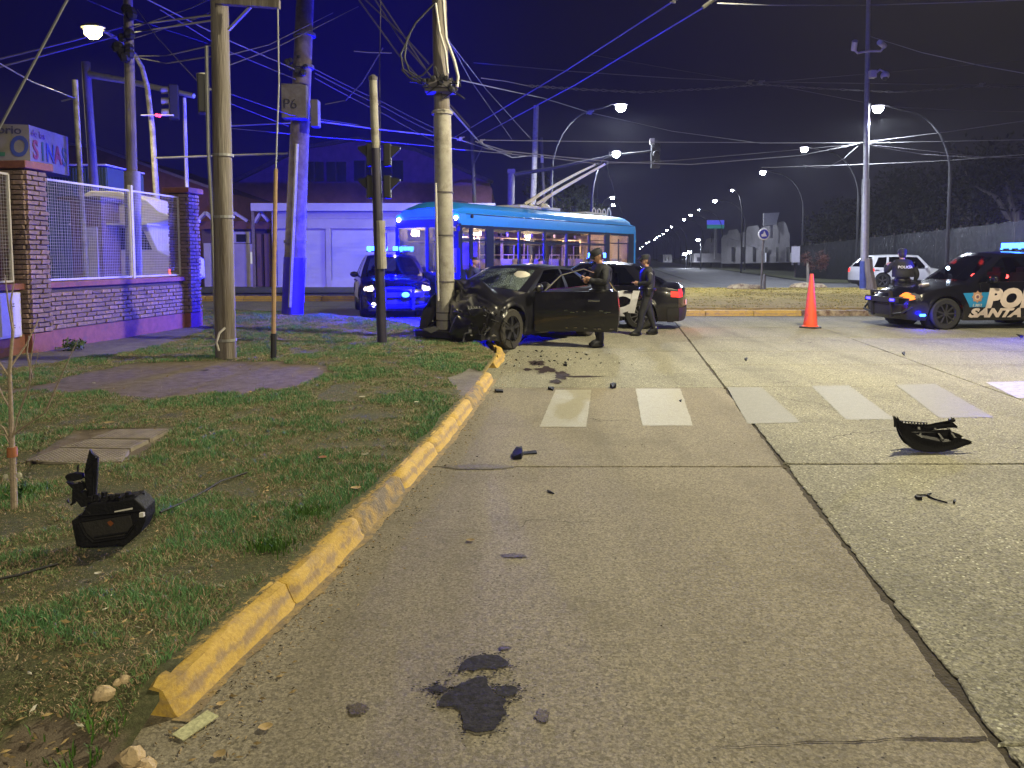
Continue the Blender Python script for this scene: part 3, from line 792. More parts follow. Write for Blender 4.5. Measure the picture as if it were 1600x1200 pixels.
b = MB(); b.box((PX(190, 348, Y).x, Y-.35, PX(190, 352, Y).z), (2.0, .7, .05)); b.build('awning', mat('awning', (.5, .5, .42), .8), t)
# narrow utility hut with pale door
t = thing('utility_hut', 'small brick hut with pale blue-lit door behind the mesh fence', 'hut')
Y = 19.5; a = PX(110, 320, Y); c = PX(158, 320, Y)
b = MB(); b.box(((a.x+c.x)/2, Y+.6, a.z/2+.1), (c.x-a.x, 1.2, a.z)); b.build('wall', mat('hut_wall', (.16, .11, .09), .9, var=.3, bump=.4), t)
b = MB(); b.box(((a.x+c.x)/2, Y+.5, a.z+.14), (c.x-a.x+.3, 1.6, .1)); b.build('roof', m_mortar, t)
p = PX(144, 380, Y); b = MB(); b.box((p.x, Y-.03, 1.35), (.32, .04, 2.2)); b.build('door', mat('door_pale', (.4, .4, .42), .6), t)
# dark palm-like shrub beside it
# ---- sweet shop sign
t = thing('shop_sign', 'two-faced white shop sign with coloured lettering above the near brick pillar', 'sign')
Y = 22.0; K = P(45, 195, Y); Kb = P(45, 262, Y); ld = Vector((-1, -.25, 0)).normalized(); rd = Vector((P(106, 212, Y+2.2).x-K.x, 2.2, 0)); rl = rd.length; rd.normalize()
z1, z0 = K.z, Kb.z
E1 = Vector((K.x, Y, 0))+ld*4.5; E2 = Vector((K.x, Y, 0))+rd*rl
b = MB(); pl = [(K.x, Y), (E1.x, E1.y), (E1.x+.2, E1.y+1.5), (E2.x-.4, E2.y+.5), (E2.x, E2.y)]
b.prism(pl, lambda x, y: Vector((x, y, z1)), lambda x, y: Vector((x, y, z0))); b.build('board', mat('sign_white', (.15, .14, .13), .6, dirt=(.11, .10, .095), dscale=2), t)
def sign_text(txt, size, o0, d, z, colr, name, sx=1, bold=.0, shear=0):
    me = text_mesh(txt, size, shear, bold, ext=.003, font_scale_x=sx); x = d; y = Vector((0, 0, 1)); n = x.cross(y)
    mt = Matrix((x, y, n)).transposed().to_4x4(); mt.translation = Vector((o0.x, o0.y, z)) + n*.02
    me.transform(mt); me.materials.clear(); me.materials.append(mat('ink_%s' % name, colr, .6, var=.05)); o = bpy.data.objects.new('lettering', me); COL.objects.link(o); o.parent = t
KK = Vector((K.x, Y, 0)); H_ = z1-z0
sign_text('Emporio', .265*H_, KK+ld*1.42, -ld, z1-.22*H_, (.03, .03, .05), 'black', 1.12, .004)
sign_text('de las', .24*H_, KK+rd*.06, rd, z1-.25*H_, (.08, .04, .12), 'plum', 1.15, .003)
x_ = 1.72
for ch, cc, nm in (('G', (.4, .3, .02), 'yellow'), ('O', (.35, .04, .05), 'red'), ('L', (.02, .16, .08), 'green'), ('O', (.03, .06, .3), 'blue')):
    sign_text(ch, .66*H_, KK+ld*x_, -ld, z0+.27*H_, tuple(k*.6 for k in cc), nm+'_left', .74, .02, .12); x_ -= .40
x_ = .12
for ch, cc, nm in (('S', (.35, .04, .08), 'red'), ('I', (.02, .14, .1), 'green'), ('N', (.03, .06, .3), 'blue'), ('A', (.35, .04, .08), 'red'), ('S', (.06, .12, .16), 'slate')):
    sign_text(ch, .62*H_, KK+rd*x_, rd, z0+.24*H_, tuple(k*.45 for k in cc), nm, .85, .02); x_ += .46 if ch != 'I' else .26
# ---- low hall behind
def gable(name, label, cat, pts, Y, depth, m, group=None):
    t = thing(name, label, cat, group=group); q = [(P(u, v, Y).x, max(P(u, v, Y).z, -.05)) for u, v in pts]
    b = MB(); b.prism(q, lambda x, z: Vector((x, Y, z)), lambda x, z: Vector((x, Y+depth, z))); b.build('wall', m, t); return t
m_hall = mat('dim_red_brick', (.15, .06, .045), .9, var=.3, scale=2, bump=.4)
m_fascia = mat('roof_edge', (.20, .16, .14), .8, var=.3)
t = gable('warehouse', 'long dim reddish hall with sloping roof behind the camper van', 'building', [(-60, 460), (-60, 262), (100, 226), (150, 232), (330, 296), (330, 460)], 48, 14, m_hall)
b = MB()
for (u0, v0), (u1, v1) in (((-60, 262), (100, 226)), ((100, 226), (150, 232)), ((150, 232), (335, 297))):
    b.bar(P(u0, v0-2, 47.9), P(u1, v1-2, 47.9), .5, .16)
b.build('roof_edge', m_fascia, t)
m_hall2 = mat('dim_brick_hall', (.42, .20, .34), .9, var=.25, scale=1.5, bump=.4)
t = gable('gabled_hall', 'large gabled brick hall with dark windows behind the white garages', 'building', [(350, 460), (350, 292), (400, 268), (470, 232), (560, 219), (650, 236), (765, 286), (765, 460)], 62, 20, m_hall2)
b = MB(); L_ = [(345, 293), (400, 267), (470, 231), (560, 217), (650, 234), (770, 285)]
for i in range(len(L_)-1): b.bar(P(*L_[i], 61.8), P(*L_[i+1], 61.8), .7, .25)
b.build('roof_edge', m_fascia, t)
for u0, u1, v0, v1 in ((478, 506, 253, 284), (510, 541, 253, 284), (553, 590, 251, 283), (594, 630, 251, 283)):
    a = P(u0, v0, 61.95); c = P(u1, v1, 61.95); b = MB(); b.box(((a.x+c.x)/2, 61.96, (a.z+c.z)/2), (c.x-a.x, .12, a.z-c.z)); wv = b.build('window', mat('dark_pane', (.02, .02, .03), .2), t)
    b = MB(); b.box(((a.x+c.x)/2, 61.86, (a.z+c.z)/2), (.1, .08, a.z-c.z)); b.build('mullion', m_fascia, wv)
# small annex right of hall
t = gable('side_annex', 'low brick annex with lit corner pillar behind the bus front', 'building', [(700, 460), (700, 290), (722, 284), (768, 292), (768, 460)], 58, 3, m_hall2)
# ---- garage building
m_lav = mat('garage_render', (.46, .43, .47), .8, var=.12, scale=2, bump=.2, dirt=(.33, .3, .33), dscale=1.2, damt=.3)
m_wht = mat('white_render', (.55, .53, .56), .8, var=.08, scale=2)
m_rol = mat('roller_door', (.52, .51, .55), .55, var=.08, scale=2)
t = thing('garage_building', 'white flat-roofed garage block with roller doors across the street', 'building')
Y = 42; x0 = P(425, 400, Y).x; x1 = P(770, 400, Y).x; zt = P(500, 318, Y).z
def pier(u0, u1, v0, v1, mm, nm, dy=0.0, th=.3, par=None):
    a = P(u0, v0, Y); c = P(u1, v1, Y); b = MB(); b.box(((a.x+c.x)/2, Y+th/2+dy, (a.z+c.z)/2), (c.x-a.x, th, abs(a.z-c.z))); return b.build(nm, mm, par or t)
pier(428, 770, 335, 452, m_lav, 'wall', .25, 6); pier(424, 772, 329, 341, m_lav, 'upper_band', .02, 1)
pier(395, 774, 318, 330, m_wht, 'cornice', -.35, 1.2); pier(395, 402, 318, 450, m_fascia, 'corner_pipe', -.3, .12)
pier(424, 772, 341, 357, m_lav, 'lintel', .06, .3)
for u0, u1 in ((424, 431), (462, 473), (508, 517), (592, 604), (700, 770)): pier(u0, u1, 357, 450, m_lav, 'pier', .06, .3)
for u0, u1, v1 in ((431, 462, 448), (473, 508, 448), (517, 592, 438)):
    d = pier(u0, u1, 360, v1, m_rol, 'garage_door', .17, .06)
    a = P(u0, 360, Y); c = P(u1, v1, Y); b = MB(); n = 12
    for i in range(1, n): z = a.z+(c.z-a.z)*i/n; b.box(((a.x+c.x)/2, Y+.165, z), (c.x-a.x-.05, .02, .03))
    b.build('door_ribs', m_rol, d)
pier(517, 592, 438, 450, m_wht, 'door_step', .1, .2); pier(431, 508, 448, 451, m_wht, 'door_sill', .0, .3)
# ---- little house
t = thing('small_house', 'low house with little white gables and framed window left of the garages', 'building')
Y = 43
pier(310, 428, 352, 452, mat('dark_front', (.12, .08, .08), .9), 'rear_wall', .4, 5)
pier(318, 330, 380, 450, m_lav, 'front_wall', 0, .2); pier(358, 397, 381, 450, m_lav, 'front_wall', 0, .2)
pier(310, 430, 346, 358, mat('brown_fascia', (.16, .07, .06), .8), 'fascia', -.2, .3)
for u0, um, u1 in ((306, 322, 336), (354, 366, 388), (398, 408, 420)):
    b = MB(); b.bar(P(u0, 348, Y-.4), P(um, 332, Y-.4), .3, .14); b.bar(P(um, 332, Y-.4), P(u1, 346, Y-.4), .3, .14); b.build('gable_trim', m_wht, t)
wf = pier(364, 390, 362, 380, m_wht, 'window', .06, .14); pier(369, 384, 366, 378, mat('dark_pane', (.02, .02, .03), .2), 'pane', .0, .1, wf)
for u0, u1 in ((401, 410), (413, 424)): pier(u0, u1, 365, 450, mat('brown_brick_pier', (.2, .12, .1), .9, bump=.4), 'brick_pier', -.05, .4)
pier(395, 399, 394, 412, glow('lit_plate', (.9, .9, 1), .5), 'number_plate', -.42, .05)
# footway in front
b = MB(); b.quad((-34, 36.4, .06), (1.5, 36.4, .06), (1.5, 42.2, .06), (-34, 42.2, .06)); o = b.build('far_footway', mat('dim_turf', (.07, .075, .04), .95, var=.5, scale=3), fixn=False); tag(o, kind='structure')

# ================================================================== far right side
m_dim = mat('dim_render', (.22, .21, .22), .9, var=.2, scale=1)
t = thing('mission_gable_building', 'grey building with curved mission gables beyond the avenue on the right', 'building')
Y = 96
def curve_gable(u0, u1, vt, vb, n=10):
    r = []
    for i in range(n+1):
        k = i/n; s = math.sin(math.pi*k)**.8; r.append((u0+(u1-u0)*k, vb-(vb-vt)*s))
    return r
def wallp(pts, Y0, Y1, mm, nm, dep=.6, par=None):
    uu = [p[0] for p in pts]; a, b2 = min(uu), max(uu)
    mb = MB()
    def yy(u): return Y0+(Y1-Y0)*(u-a)/(b2-a)
    A = [P(u, v, yy(u)) for u, v in pts]; n = len(A); mb.v = [tuple(p) for p in A]+[(p.x+.1, p.y+dep, p.z) for p in A]
    mb.f = [tuple(range(n)), tuple(range(2*n-1, n-1, -1))]+[((i+1) % n, i, n+i, n+(i+1) % n) for i in range(n)]; mb.m = [0]*(n+2)
    return mb.build(nm, mm, par or t)
wallp([(1138, 412), (1138, 372), (1141, 366), (1147, 366)]+curve_gable(1147, 1156, 358, 368, 6)+[(1158, 377), (1165, 377)]+curve_gable(1166, 1174, 362, 372, 6)+[(1175, 378)]+curve_gable(1176, 1190, 352, 376, 8)+[(1192, 372)]+[(1200, 368)]+curve_gable(1201, 1214, 352, 366, 8)+curve_gable(1215, 1233, 346, 366, 10)+[(1234, 364), (1234, 410)], 110, 88, m_dim, 'wall', 4)
for u in (1142, 1157, 1175, 1194, 1211, 1227):
    w_ = 4; q = wallp([(u, 409), (u, 386), (u+w_, 386), (u+w_, 409)], 109-(u-1138)*.24, 109-(u-1138)*.24-.8, mat('dark_pane', (.02, .02, .03), .2), 'window', .3)
    q.location = (-.06, -.5, 0)
for u in (1140, 1176, 1191, 1208, 1231): wallp([(u, 408), (u, 396), (u+1.6, 396), (u+1.6, 408)], 100, 99.9, glow('door_glint', (.8, .85, 1), .5), 'glint_strip', .3).location = (0, -14+(u-1140)*.01, 0)  # emissive strips paint small glints on the dark front
t = thing('roof_sign', 'blank white lightbox sign above the mission gable building', 'sign')
wallp([(1193, 353), (1193, 333), (1218, 332), (1213, 351)], 92, 92.3, mat('sign_blank', (.5, .5, .5), .6), 'board', .5)
b = MB(); b.bar(P(1205, 350, 92.4), P(1205, 372, 92.4), .3); b.build('post', m_dim, t)
t = thing('roadside_billboard', 'blue and green lit billboard far down the avenue', 'billboard')
Y = 120
def flat(u0, v0, u1, v1, Y, mm, nm, par, th=.4):
    a = P(u0, v0, Y); c = P(u1, v1, Y); b = MB(); b.box(((a.x+c.x)/2, Y, (a.z+c.z)/2), (c.x-a.x, th, a.z-c.z)); return b.build(nm, mm, par)
flat(1105, 344, 1131, 351, Y, glow('sign_blue', (.08, .09, .8), .75), 'blue_half', t); flat(1105, 351.2, 1131, 357, Y, glow('sign_green', (.02, .22, .22), .6), 'green_half', t)
b = MB(); b.bar(P(1118, 357, Y), P(1118, 405, Y), .4); b.build('post', m_dim, t)
# distant low houses
for i, (u0, u1, vt, lb) in enumerate(((1108, 1121, 372, 'dim hut with pointed gable under the billboard'), (1036, 1050, 398, 'tiny pale shed right of the tail light down the avenue'), (1085, 1136, 396, 'long low dim shop front left of the mission gables'))):
    t = thing('distant_house', lb, 'building'); Y = 130-i*4
    if i == 0: wallp([(u0, 410), (u0, 390), ((u0+u1)/2, vt), (u1, 390), (u1, 410)], Y, Y, m_dim, 'wall', 5)
    else: wallp([(u0, 410), (u0, vt), (u1, vt), (u1, 410)], Y, Y, m_dim, 'wall', 5)
    wallp([(u0+4, 408), (u0+4, 402), (u0+8, 402), (u0+8, 408)], Y-.2, Y-.2, mat('dark_pane', (.02, .02, .03), .2), 'window', .1)
# hoarding wrapped in dark plastic sheet
m, N, L, bs = nodes_of('plastic_sheet')
bs.inputs['Base Color'].default_value = (.022, .024, .028, 1); bs.inputs['Roughness'].default_value = .22
geo = N.new('ShaderNodeNewGeometry'); bp = N.new('ShaderNodeBump'); bp.inputs['Strength'].default_value = 1; bp.inputs['Distance'].default_value = .12
L.new(_n(1.6, 6, .7), bp.inputs['Height']); L.new(bp.outputs[0], bs.inputs['Normal']); M['sheetp'] = m
t = thing('sheeted_hoarding', 'long fence wrapped in crinkled dark plastic behind the white car', 'fence')
a = P(1245, 384, 62); a2 = P(1245, 410, 62); c = P(1640, 340, 40); nb = 12
b0_ = Vector((a.x, a.y, 0)); b1_ = Vector((c.x, c.y, 0)); htop = [a.z + (c.z-a.z)*i/nb for i in range(nb+1)]
for i in range(nb):
    pa = b0_.lerp(b1_, i/nb); pb = b0_.lerp(b1_, (i+1)/nb); mb = MB(); nx = 14; nz = 8
    for j in range(nz+1):
        for k in range(nx+1):
            q = pa.lerp(pb, k/nx); z = (htop[i]*(1-k/nx)+htop[i+1]*k/nx)*j/nz + .0
            if j == nz: z += random.uniform(-.06, .04)
            off = noise.noise(Vector((q.x*.9, z*.9, 1)))*.16 + noise.noise(Vector((q.x*3, z*2.5, 4)))*.07
            mb.v.append((q.x-.1*off, q.y+off, z))
    for j in range(nz):
        for k in range(nx): q = j*(nx+1)+k; mb.f.append((q, q+1, q+nx+2, q+nx+1)); mb.m.append(0)
    mb.build('plastic_sheet', M['sheetp'], t, smooth=True)
for i in range(nb+1):
    q = b0_.lerp(b1_, i/nb); b = MB(); b.tube([(q.x, q.y+.22, 0), (q.x, q.y+.22, htop[i]+.1)], .05, 6); b.build('post', m_mortar, t)
t = thing('white_notice_board', 'upright pale board at the near end of the sheeted fence', 'board'); Y = 60
flat(1237, 385, 1249, 410, 61, m_wht, 'panel', t, .15)
b = MB(); b.bar(P(1238, 385, 61.2), P(1238, 414, 61.2), .12); b.bar(P(1248, 385, 61.2), P(1248, 414, 61.2), .12); b.build('legs', m_dim, t)

# ================================================================== poles
m_wood = mat('weathered_wood', (.24, .215, .19), .85, var=.3, scale=7, bump=.9, bscale=25, dirt=(.12, .095, .075), dscale=3, damt=.45)
for n_ in m_wood.node_tree.nodes:      # stretch the grain along the pole
    if n_.type == 'TEX_COORD':
        mp = m_wood.node_tree.nodes.new('ShaderNodeMapping'); mp.inputs['Scale'].default_value = (3, 3, .16)
        for l in list(n_.outputs['Object'].links): s_ = l.to_socket; m_wood.node_tree.links.new(mp.outputs[0], s_)
        m_wood.node_tree.links.new(n_.outputs['Object'], mp.inputs[0])
m_conc = mat('pole_concrete', (.36, .34, .30), .8, var=.2, scale=6, bump=.3, dirt=(.2, .18, .15), dscale=4, damt=.4)
m_dpole = mat('dark_pole', (.10, .09, .10), .7, var=.3, scale=4)
m_lpost = mat('lamp_post_grey', (.02, .02, .024), .7, var=.2, scale=4)
m_galv = mat('galvanised', (.34, .34, .34), .5, .4, var=.2, scale=6)
m_blk = mat('black_rubber', (.015, .015, .017), .6)
m_dirtw = mat('grubby_white', (.45, .43, .36), .7, var=.3, scale=5, dirt=(.2, .19, .12), dscale=3)
def pole(name, label, px, Y, r0, r1, m, zb=.12, base=None, group=None, cat='pole', n=14, ext=0, smooth=True):
    """px: (u,v) of base (on the ground at depth Y) and of the visible top"""
    (u0, v0), (u1, v1) = px
    B = P(u0, v0, Y); T = P(u1, v1, Y); d = T-B
    if ext: T = T + d.normalized()*ext
    B2 = B - d.normalized()*((B.z-zb+.15)/max(.2, d.normalized().z))
    t = thing(name, label, cat, (B2.x, B2.y, B2.z), group=group)
    k = 9; pts = [Vector((0, 0, 0)).lerp(T-B2, i/k) for i in range(k+1)]
    b = MB(); b.tube(pts, [r0+(r1-r0)*i/k for i in range(k+1)], n); b.build('shaft', m, t, smooth=smooth)
    return t, B2, T
# big wooden pole with cross arm
t, Bp, Tp = pole('utility_pole', 'thick weathered wooden pole with cross arm standing on the grass', ((353, 553), (343, 2)), 11.8, .155, .128, m_wood)
def rel(v, B): return Vector(v)-B
Y = 11.8
b = MB(); b.bar(rel(P(338, 0, Y-.2), Bp), rel(P(437, 7, Y-.2), Bp), .1, .12); b.build('cross_arm', m_wood, t)
b = MB(); b.bar(rel(P(357, 47, Y-.15), Bp), rel(P(397, 5, Y-.15), Bp), .06, .03); b.build('brace', m_galv, t)
b = MB()
for v in (243, 339, 531): 
    a = rel(P(345+(v/550)*8, v, Y), Bp); b = MB(); b.lathe([(.14, -.02), (.155+.01*(v > 500), -.02), (.155+.01*(v > 500), .02), (.14, .02)], a, 16); b.build('steel_band', m_galv, t)
cd = MB(); cd.tube([rel(P(323, 72, Y+.05), Bp), rel(P(326, 240, Y+.05), Bp), rel(P(332, 340, Y+.05), Bp), rel(P(338, 520, Y+.05), Bp), rel(P(346, 552, Y-.1), Bp)], .03, 8); cd.build('conduit', m_galv, t, smooth=True)
cd = MB(); cd.tube([rel(P(342, 548, Y-.2), Bp), rel(P(338, 535, Y-.25), Bp), rel(P(343, 520, Y-.25), Bp), rel(P(352, 512, Y-.2), Bp)], .018, 6); cd.build('cable_loop', m_white, t, smooth=True)
# guy with wooden guard
t = thing('guy_wire_guard', 'thin wooden guard rod with black foot round a guy wire', 'guard rod')
b = MB(); b.tube([P(427.5, 523, 11.6), P(428, 430, 11.6), P(431, 264, 11.6)], [.034, .034, .03], 8); b.build('rod', mat('pale_rod', (.40, .26, .15), .7, var=.25, scale=9), t, smooth=True)
b = MB(); b.tube([P(427.5, 560, 11.6), P(427.5, 521, 11.6)], .045, 8); b.build('foot', m_blk, t)
b = MB(); b.tube([P(431, 266, 11.6), P(436, 130, 11.6), P(434, 6, 11.6)], .012, 5); b.build('wire', m_galv, t)
# large leaning concrete pole with meter box
t, Bp, Tp = pole('utility_pole', 'large leaning blue-lit pole carrying a graffiti-marked meter box', ((457, 488), (477, -6)), 21, .29, .23, mat('dark_weathered_pole', (.16, .135, .14), .8, var=.3, scale=5, bump=.5, bscale=20, dirt=(.09, .07, .08), dscale=3), .1)
b = MB(); a = P(461, 160, 20.5); b.box(rel(a, Bp), (.64, .42, .88), .12); b.build('meter_box', mat('grimy_box', (.12, .11, .11), .7, var=.3, scale=5, dirt=(.08, .07, .06), dscale=4), t, bevel=.02)
me = text_mesh('P6', .36, 0, -.004); me.transform(Matrix.Rotation(R(90), 4, 'X')); me.transform(Matrix.Rotation(.12, 4, 'Z')); me.transform(Matrix.Translation(rel(a, Bp)+Vector((-.24, -.27, -.2)))); me.materials.clear(); me.materials.append(m_blk)
o = bpy.data.objects.new('graffiti_mark', me); COL.objects.link(o); o.parent = t
b = MB(); b.box(rel(P(493, 178, 20.6), Bp), (.2, .3, .7)); b.build('side_box', m_dpole, t, bevel=.02)
b = MB(); b.tube([rel(P(453, 480, 20.66), Bp), rel(P(461, 300, 20.66), Bp), rel(P(464, 225, 20.66), Bp)], .05, 8); b.build('conduit', m_galv, t, smooth=True)
b = MB()
b = MB(); b.tube([rel(P(457, 490, 21), Bp), rel(P(460.6, 402, 21), Bp)], .293, 16, False); b.build('painted_foot', mat('deep_blue_paint', (.03, .015, .42), .5, var=.15), t, smooth=True)
for v, dr in ((105, 1), (55, 1), (378, 1)): b = MB(); b.lathe([(.22, -.04), (.30, -.04), (.30, .04), (.22, .04)], rel(P(456+22*(488-v)/488, v, 21), Bp), 16); b.build('steel_band', m_dpole, t)
b = MB()
for k in range(9):
    u = 455+random.uniform(-8, 26); v = 95+random.uniform(-10, 22); b.ball(rel(P(u, v, 20.7), Bp), random.uniform(.05, .1), 7)
b.build('insulator_cluster', m_blk, t)['kind'] = 'stuff'
# signal post on the verge
t, Bp, Tp = pole('signal_post', 'slim traffic signal post with two pedestrian heads seen from behind', ((597, 532), (583, 125)), 13.7, .082, .07, m_conc, .1)
b = MB(); b.lathe([(.05, 0), (.08, 0), (.08, .06), (.03, .1), (.001, .1)], Tp-Bp+Vector((0, 0, -.01)), 12); b.build('cap', m_dpole, t)
for v in (250, 300):
    h = rel(P(592, v-8, 13.7), Bp)
    for sx_ in (-1, 1):
        b = MB(); b.box(h+Vector((sx_*.15, .02, 0)), (.13, .16, .40)); hd = b.build('signal_head', m_blk, t, bevel=.02)
        b = MB(); b.prism([(0, .22), (.2, .19), (.2, .15), (.0, .0)], lambda x, z: h+Vector((sx_*(.21+x*.8), .0, z-.05)), lambda x, z: h+Vector((sx_*(.21+x*.8), .12, z-.05))); b.build('visor', m_blk, hd)
b = MB(); b.tube([rel(P(596.6, 420, 13.66), Bp), rel(P(594, 345, 13.68), Bp)], .0885, 12, False); b.build('pale_band', m_conc, t)
b = MB(); b.tube([rel(P(597.3, 540, 13.7), Bp), rel(P(593.5, 430, 13.7), Bp), rel(P(586.8, 232, 13.7), Bp)], .088, 14, False); b.build('dark_sleeve', mat('post_dark_paint', (.035, .03, .06), .5, var=.2), t, smooth=True)
# crash pole
t, Bp, Tp = pole('utility_pole', 'tall concrete-sleeved pole that the wrecked dark car has hit', ((697, 524), (691, 176)), 14.7, .185, .165, m_conc, .1)
T2 = P(686, -8, 14.7)
b = MB(); b.tube([Tp-Bp-Vector((0, 0, .1)), rel(P(689, 120, 14.7), Bp), T2-Bp], [.15, .145, .135], 14); b.build('wooden_top', m_wood, t, smooth=True)
b = MB(); b.lathe([(.15, 0), (.2, 0), (.2, .05), (.17, .08), (.15, .08)], Tp-Bp+Vector((0, 0, -.04)), 16); b.build('sleeve_collar', m_conc, t)
b = MB(); b.box(rel(P(688, 132, 14.45), Bp), (.42, .3, .16)); b.box(rel(P(688, 143, 14.5), Bp), (.55, .35, .06)); b.build('clamp', m_dpole, t, bevel=.01)
b = MB()
for k in range(16):
    a = rel(P(688+random.uniform(-32, 30), 134+random.uniform(-14, 14), 14.4+random.uniform(-.2, .3)), Bp); b.ball(a, random.uniform(.03, .07), 6)
    b.tube([a, a+Vector((random.uniform(-.3, .3), random.uniform(-.1, .1), random.uniform(-.2, .2))), rel(P(688, 132, 14.5), Bp)], .012, 5)
b.build('insulator_cluster', m_blk, t)['kind'] = 'stuff'
for pts, r_ in (([(680, 2), (687, 50), (696, 80), (700, 115)], .022), ([(692, -5), (697, 60), (710, 95), (716, 120), (714, 136)], .028)):
    b = MB(); b.tube([rel(P(u, v, 14.45), Bp) for u, v in pts], r_, 8); b.build('pale_conduit', m_white, t, smooth=True)
for pts in ([(684, 0), (650, 35), (636, 60), (632, 90), (640, 112), (664, 127)], [(640, 55), (626, 85), (630, 108), (658, 128)], [(676, 100), (660, 118), (640, 122)], [(627, 108), (640, 122), (660, 132)]):
    b = MB(); b.tube([rel(P(u, v, 14.4), Bp) for u, v in pts], .018, 6); b.build('hanging_cable', m_blk, t, smooth=True)
b = MB(); b.tube([rel(P(681, 286, 14.5), Bp), rel(P(685, 470, 14.5), Bp)], .02, 6); b.build('conduit', m_white, t)
b = MB()
for v in (301, 368, 440, 488, 500): b = MB(); b.lathe([(.17, -.012), (.19, -.012), (.19, .012), (.17, .012)], rel(P(691+6*(v-176)/344, v, 14.7), Bp), 16); b.build('steel_band', m_dpole, t)
# left cluster
def simple_pole(label, pts, Y, r0, r1, m, zb=0, name='utility_pole', cat='pole'):
    p = [P(u, v, Y) for u, v in pts]; d = (p[0]-p[1]).normalized(); base = p[0]+d*((p[0].z-zb)/max(.3, -d.z))
    t = thing(name, label, cat, base); q = [Vector((0, 0, 0))]+[x-base for x in p]
    b = MB(); b.tube(q, [r0+(r1-r0)*i/(len(q)-1) for i in range(len(q))], 12); b.build('shaft', m, t, smooth=True); return t, base
t, Bp = simple_pole('short pole with mossy yellow top behind the near brick pillar', [(127, 300), (117, 125)], 18, .055, .06, m_dirtw)
b = MB(); b.tube([P(118, 152, 17.9)-Bp, P(96, 158, 17.9)-Bp], .02, 6); b.build('bracket', m_galv, t)
t, Bp = simple_pole('dark signal mast with long arm over the brick fence', [(147, 290), (134, 97)], 24.5, .145, .125, m_dpole, name='signal_mast', cat='signal mast')
b = MB(); b.tube([P(141, 117, 24.5)-Bp, P(200, 127, 24.3)-Bp, P(303, 150, 24)-Bp], [.11, .095, .08], 10); b.build('mast_arm', m_galv, t, smooth=True)
def signal_head(par, c, s=1.0, rz=0, name='signal_head', lit=None, vis=m_dirtw):
    mt = Matrix.Rotation(rz, 4, 'Z'); b = MB(); b.box((0, 0, 0), (.32*s, .26*s, 1.0*s)); h = b.build(name, m_blk, par, bevel=.03*s); h.location = c; h.rotation_euler = (0, 0, rz)
    for i, z in enumerate((.32, 0, -.32)):
        b = MB(); 
        for k in range(9):
            a0 = math.pi*(-.15+1.3*k/9); a1 = math.pi*(-.15+1.3*(k+1)/9); r_ = .13*s
            b.quad((r_*math.cos(a0), -.13*s, z*s+r_*math.sin(a0)), (r_*math.cos(a1), -.13*s, z*s+r_*math.sin(a1)), (r_*math.cos(a1), -.34*s, z*s+r_*math.sin(a1)-.02), (r_*math.cos(a0), -.34*s, z*s+r_*math.sin(a0)-.02))
        b.build('visor', vis, h)
        b = MB(); b.lathe([(.001, -.15*s), (.11*s, -.14*s), (.11*s, -.12*s)], (0, 0, z*s), 12, 'y'); b.build('lens', (lit or {}).get(i, m_blk), h)
    return h
signal_head(t, P(272, 160, 24)-Bp, 1.05, R(-70))
t, Bp = simple_pole('wooden pole with dark clustered fittings rising behind the mesh fence', [(211, 430), (206, 268), (200, -6)], 18.4, .165, .1, m_wood)
b = MB(); b.tube([P(209.5, 430, 18.4)-Bp, P(206.5, 268, 18.4)-Bp], .178, 14); b.build('painted_sleeve', m_conc, t, smooth=True)
b = MB()
for k in range(12): b.ball(P(198+random.uniform(-16, 9), random.choice((20, 55, 72, 88))+random.uniform(-6, 6), 18.2)-Bp, random.uniform(.06, .15), 7)
b.build('insulator_cluster', m_blk, t)['kind'] = 'stuff'
t, Bp = simple_pole('curved pale lamp post carrying the yellow lamp at upper left', [(244, 300), (238, 200), (230, 135), (222, 105), (210, 84)], 22.5, .085, .06, m_dirtw, name='street_lamp', cat='street lamp')
YL = P(145, 42, 20.0)
b = MB(); b.tube([P(210, 84, 22.5)-Bp, P(190, 64, 21.6)-Bp, P(160, 47, 20.3)-Bp], .045, 8); b.build('arm', m_dpole, t, smooth=True)
def lamp_head(par, c, s, gm, rz=0, pos=None):
    s = s*.72
    b = MB(); b.lathe([(.01, .16*s), (.16*s, .14*s), (.3*s, .02*s), (.3*s, -.03*s), (.25*s, -.04*s)], (0, 0, 0), 14); o = b.build('lamp_housing', m_dpole, par, smooth=True); o.location = c; o.scale = (1.3, .8, .7)
    b = MB(); b.lathe([(.245*s, -.05*s), (.22*s, -.13*s), (.12*s, -.19*s), (.01, -.2*s)], (0, 0, 0), 14); g_ = b.build('lamp_glass', gm, par, smooth=True); g_.location = c; g_.scale = (1.15, .9, 1.9); return o
SOD = glow('sodium_glass', (1, .88, .32), 60); LED = glow('led_glass', (.82, .88, 1), 120)
lamp_head(t, YL-Bp, 1.1, SOD); lamp_light(YL+Vector((.1, 0, -.75)), 800, (1, .86, .42), 'SPOT', .15, (0, 0, 0), 150)
b = MB(); b.box(P(246, 180, 22.3)-Bp, (.9, .1, .03)); b.build('cross_plate', m_white, t)
b = MB()
for u in (245, 249): b.ball(P(u, 180+(u-245)*.2, 22.2)-Bp, .05, 8)
b.build('red_signal_lamp', glow('tiny_red', (1, .05, .15), 4), t)
t, Bp = simple_pole('thin white pole rising above the far brick pillar', [(292, 292), (288, 153)], 24, .055, .05, m_white)
t = thing('signal_light', 'traffic light seen edge-on with yellow-lit hood left of the thick wooden pole', 'traffic light', P(316, 148, 13))
b = MB(); b.box((0, 0, 0), (.14, .32, .62), R(20)); b.build('housing', m_blk, t, bevel=.02)
b = MB(); b.tube([(.0, 0, .34), (.02, 0, .14)], .09, 10); b.build('lit_hood', m_dirtw, t, smooth=True)
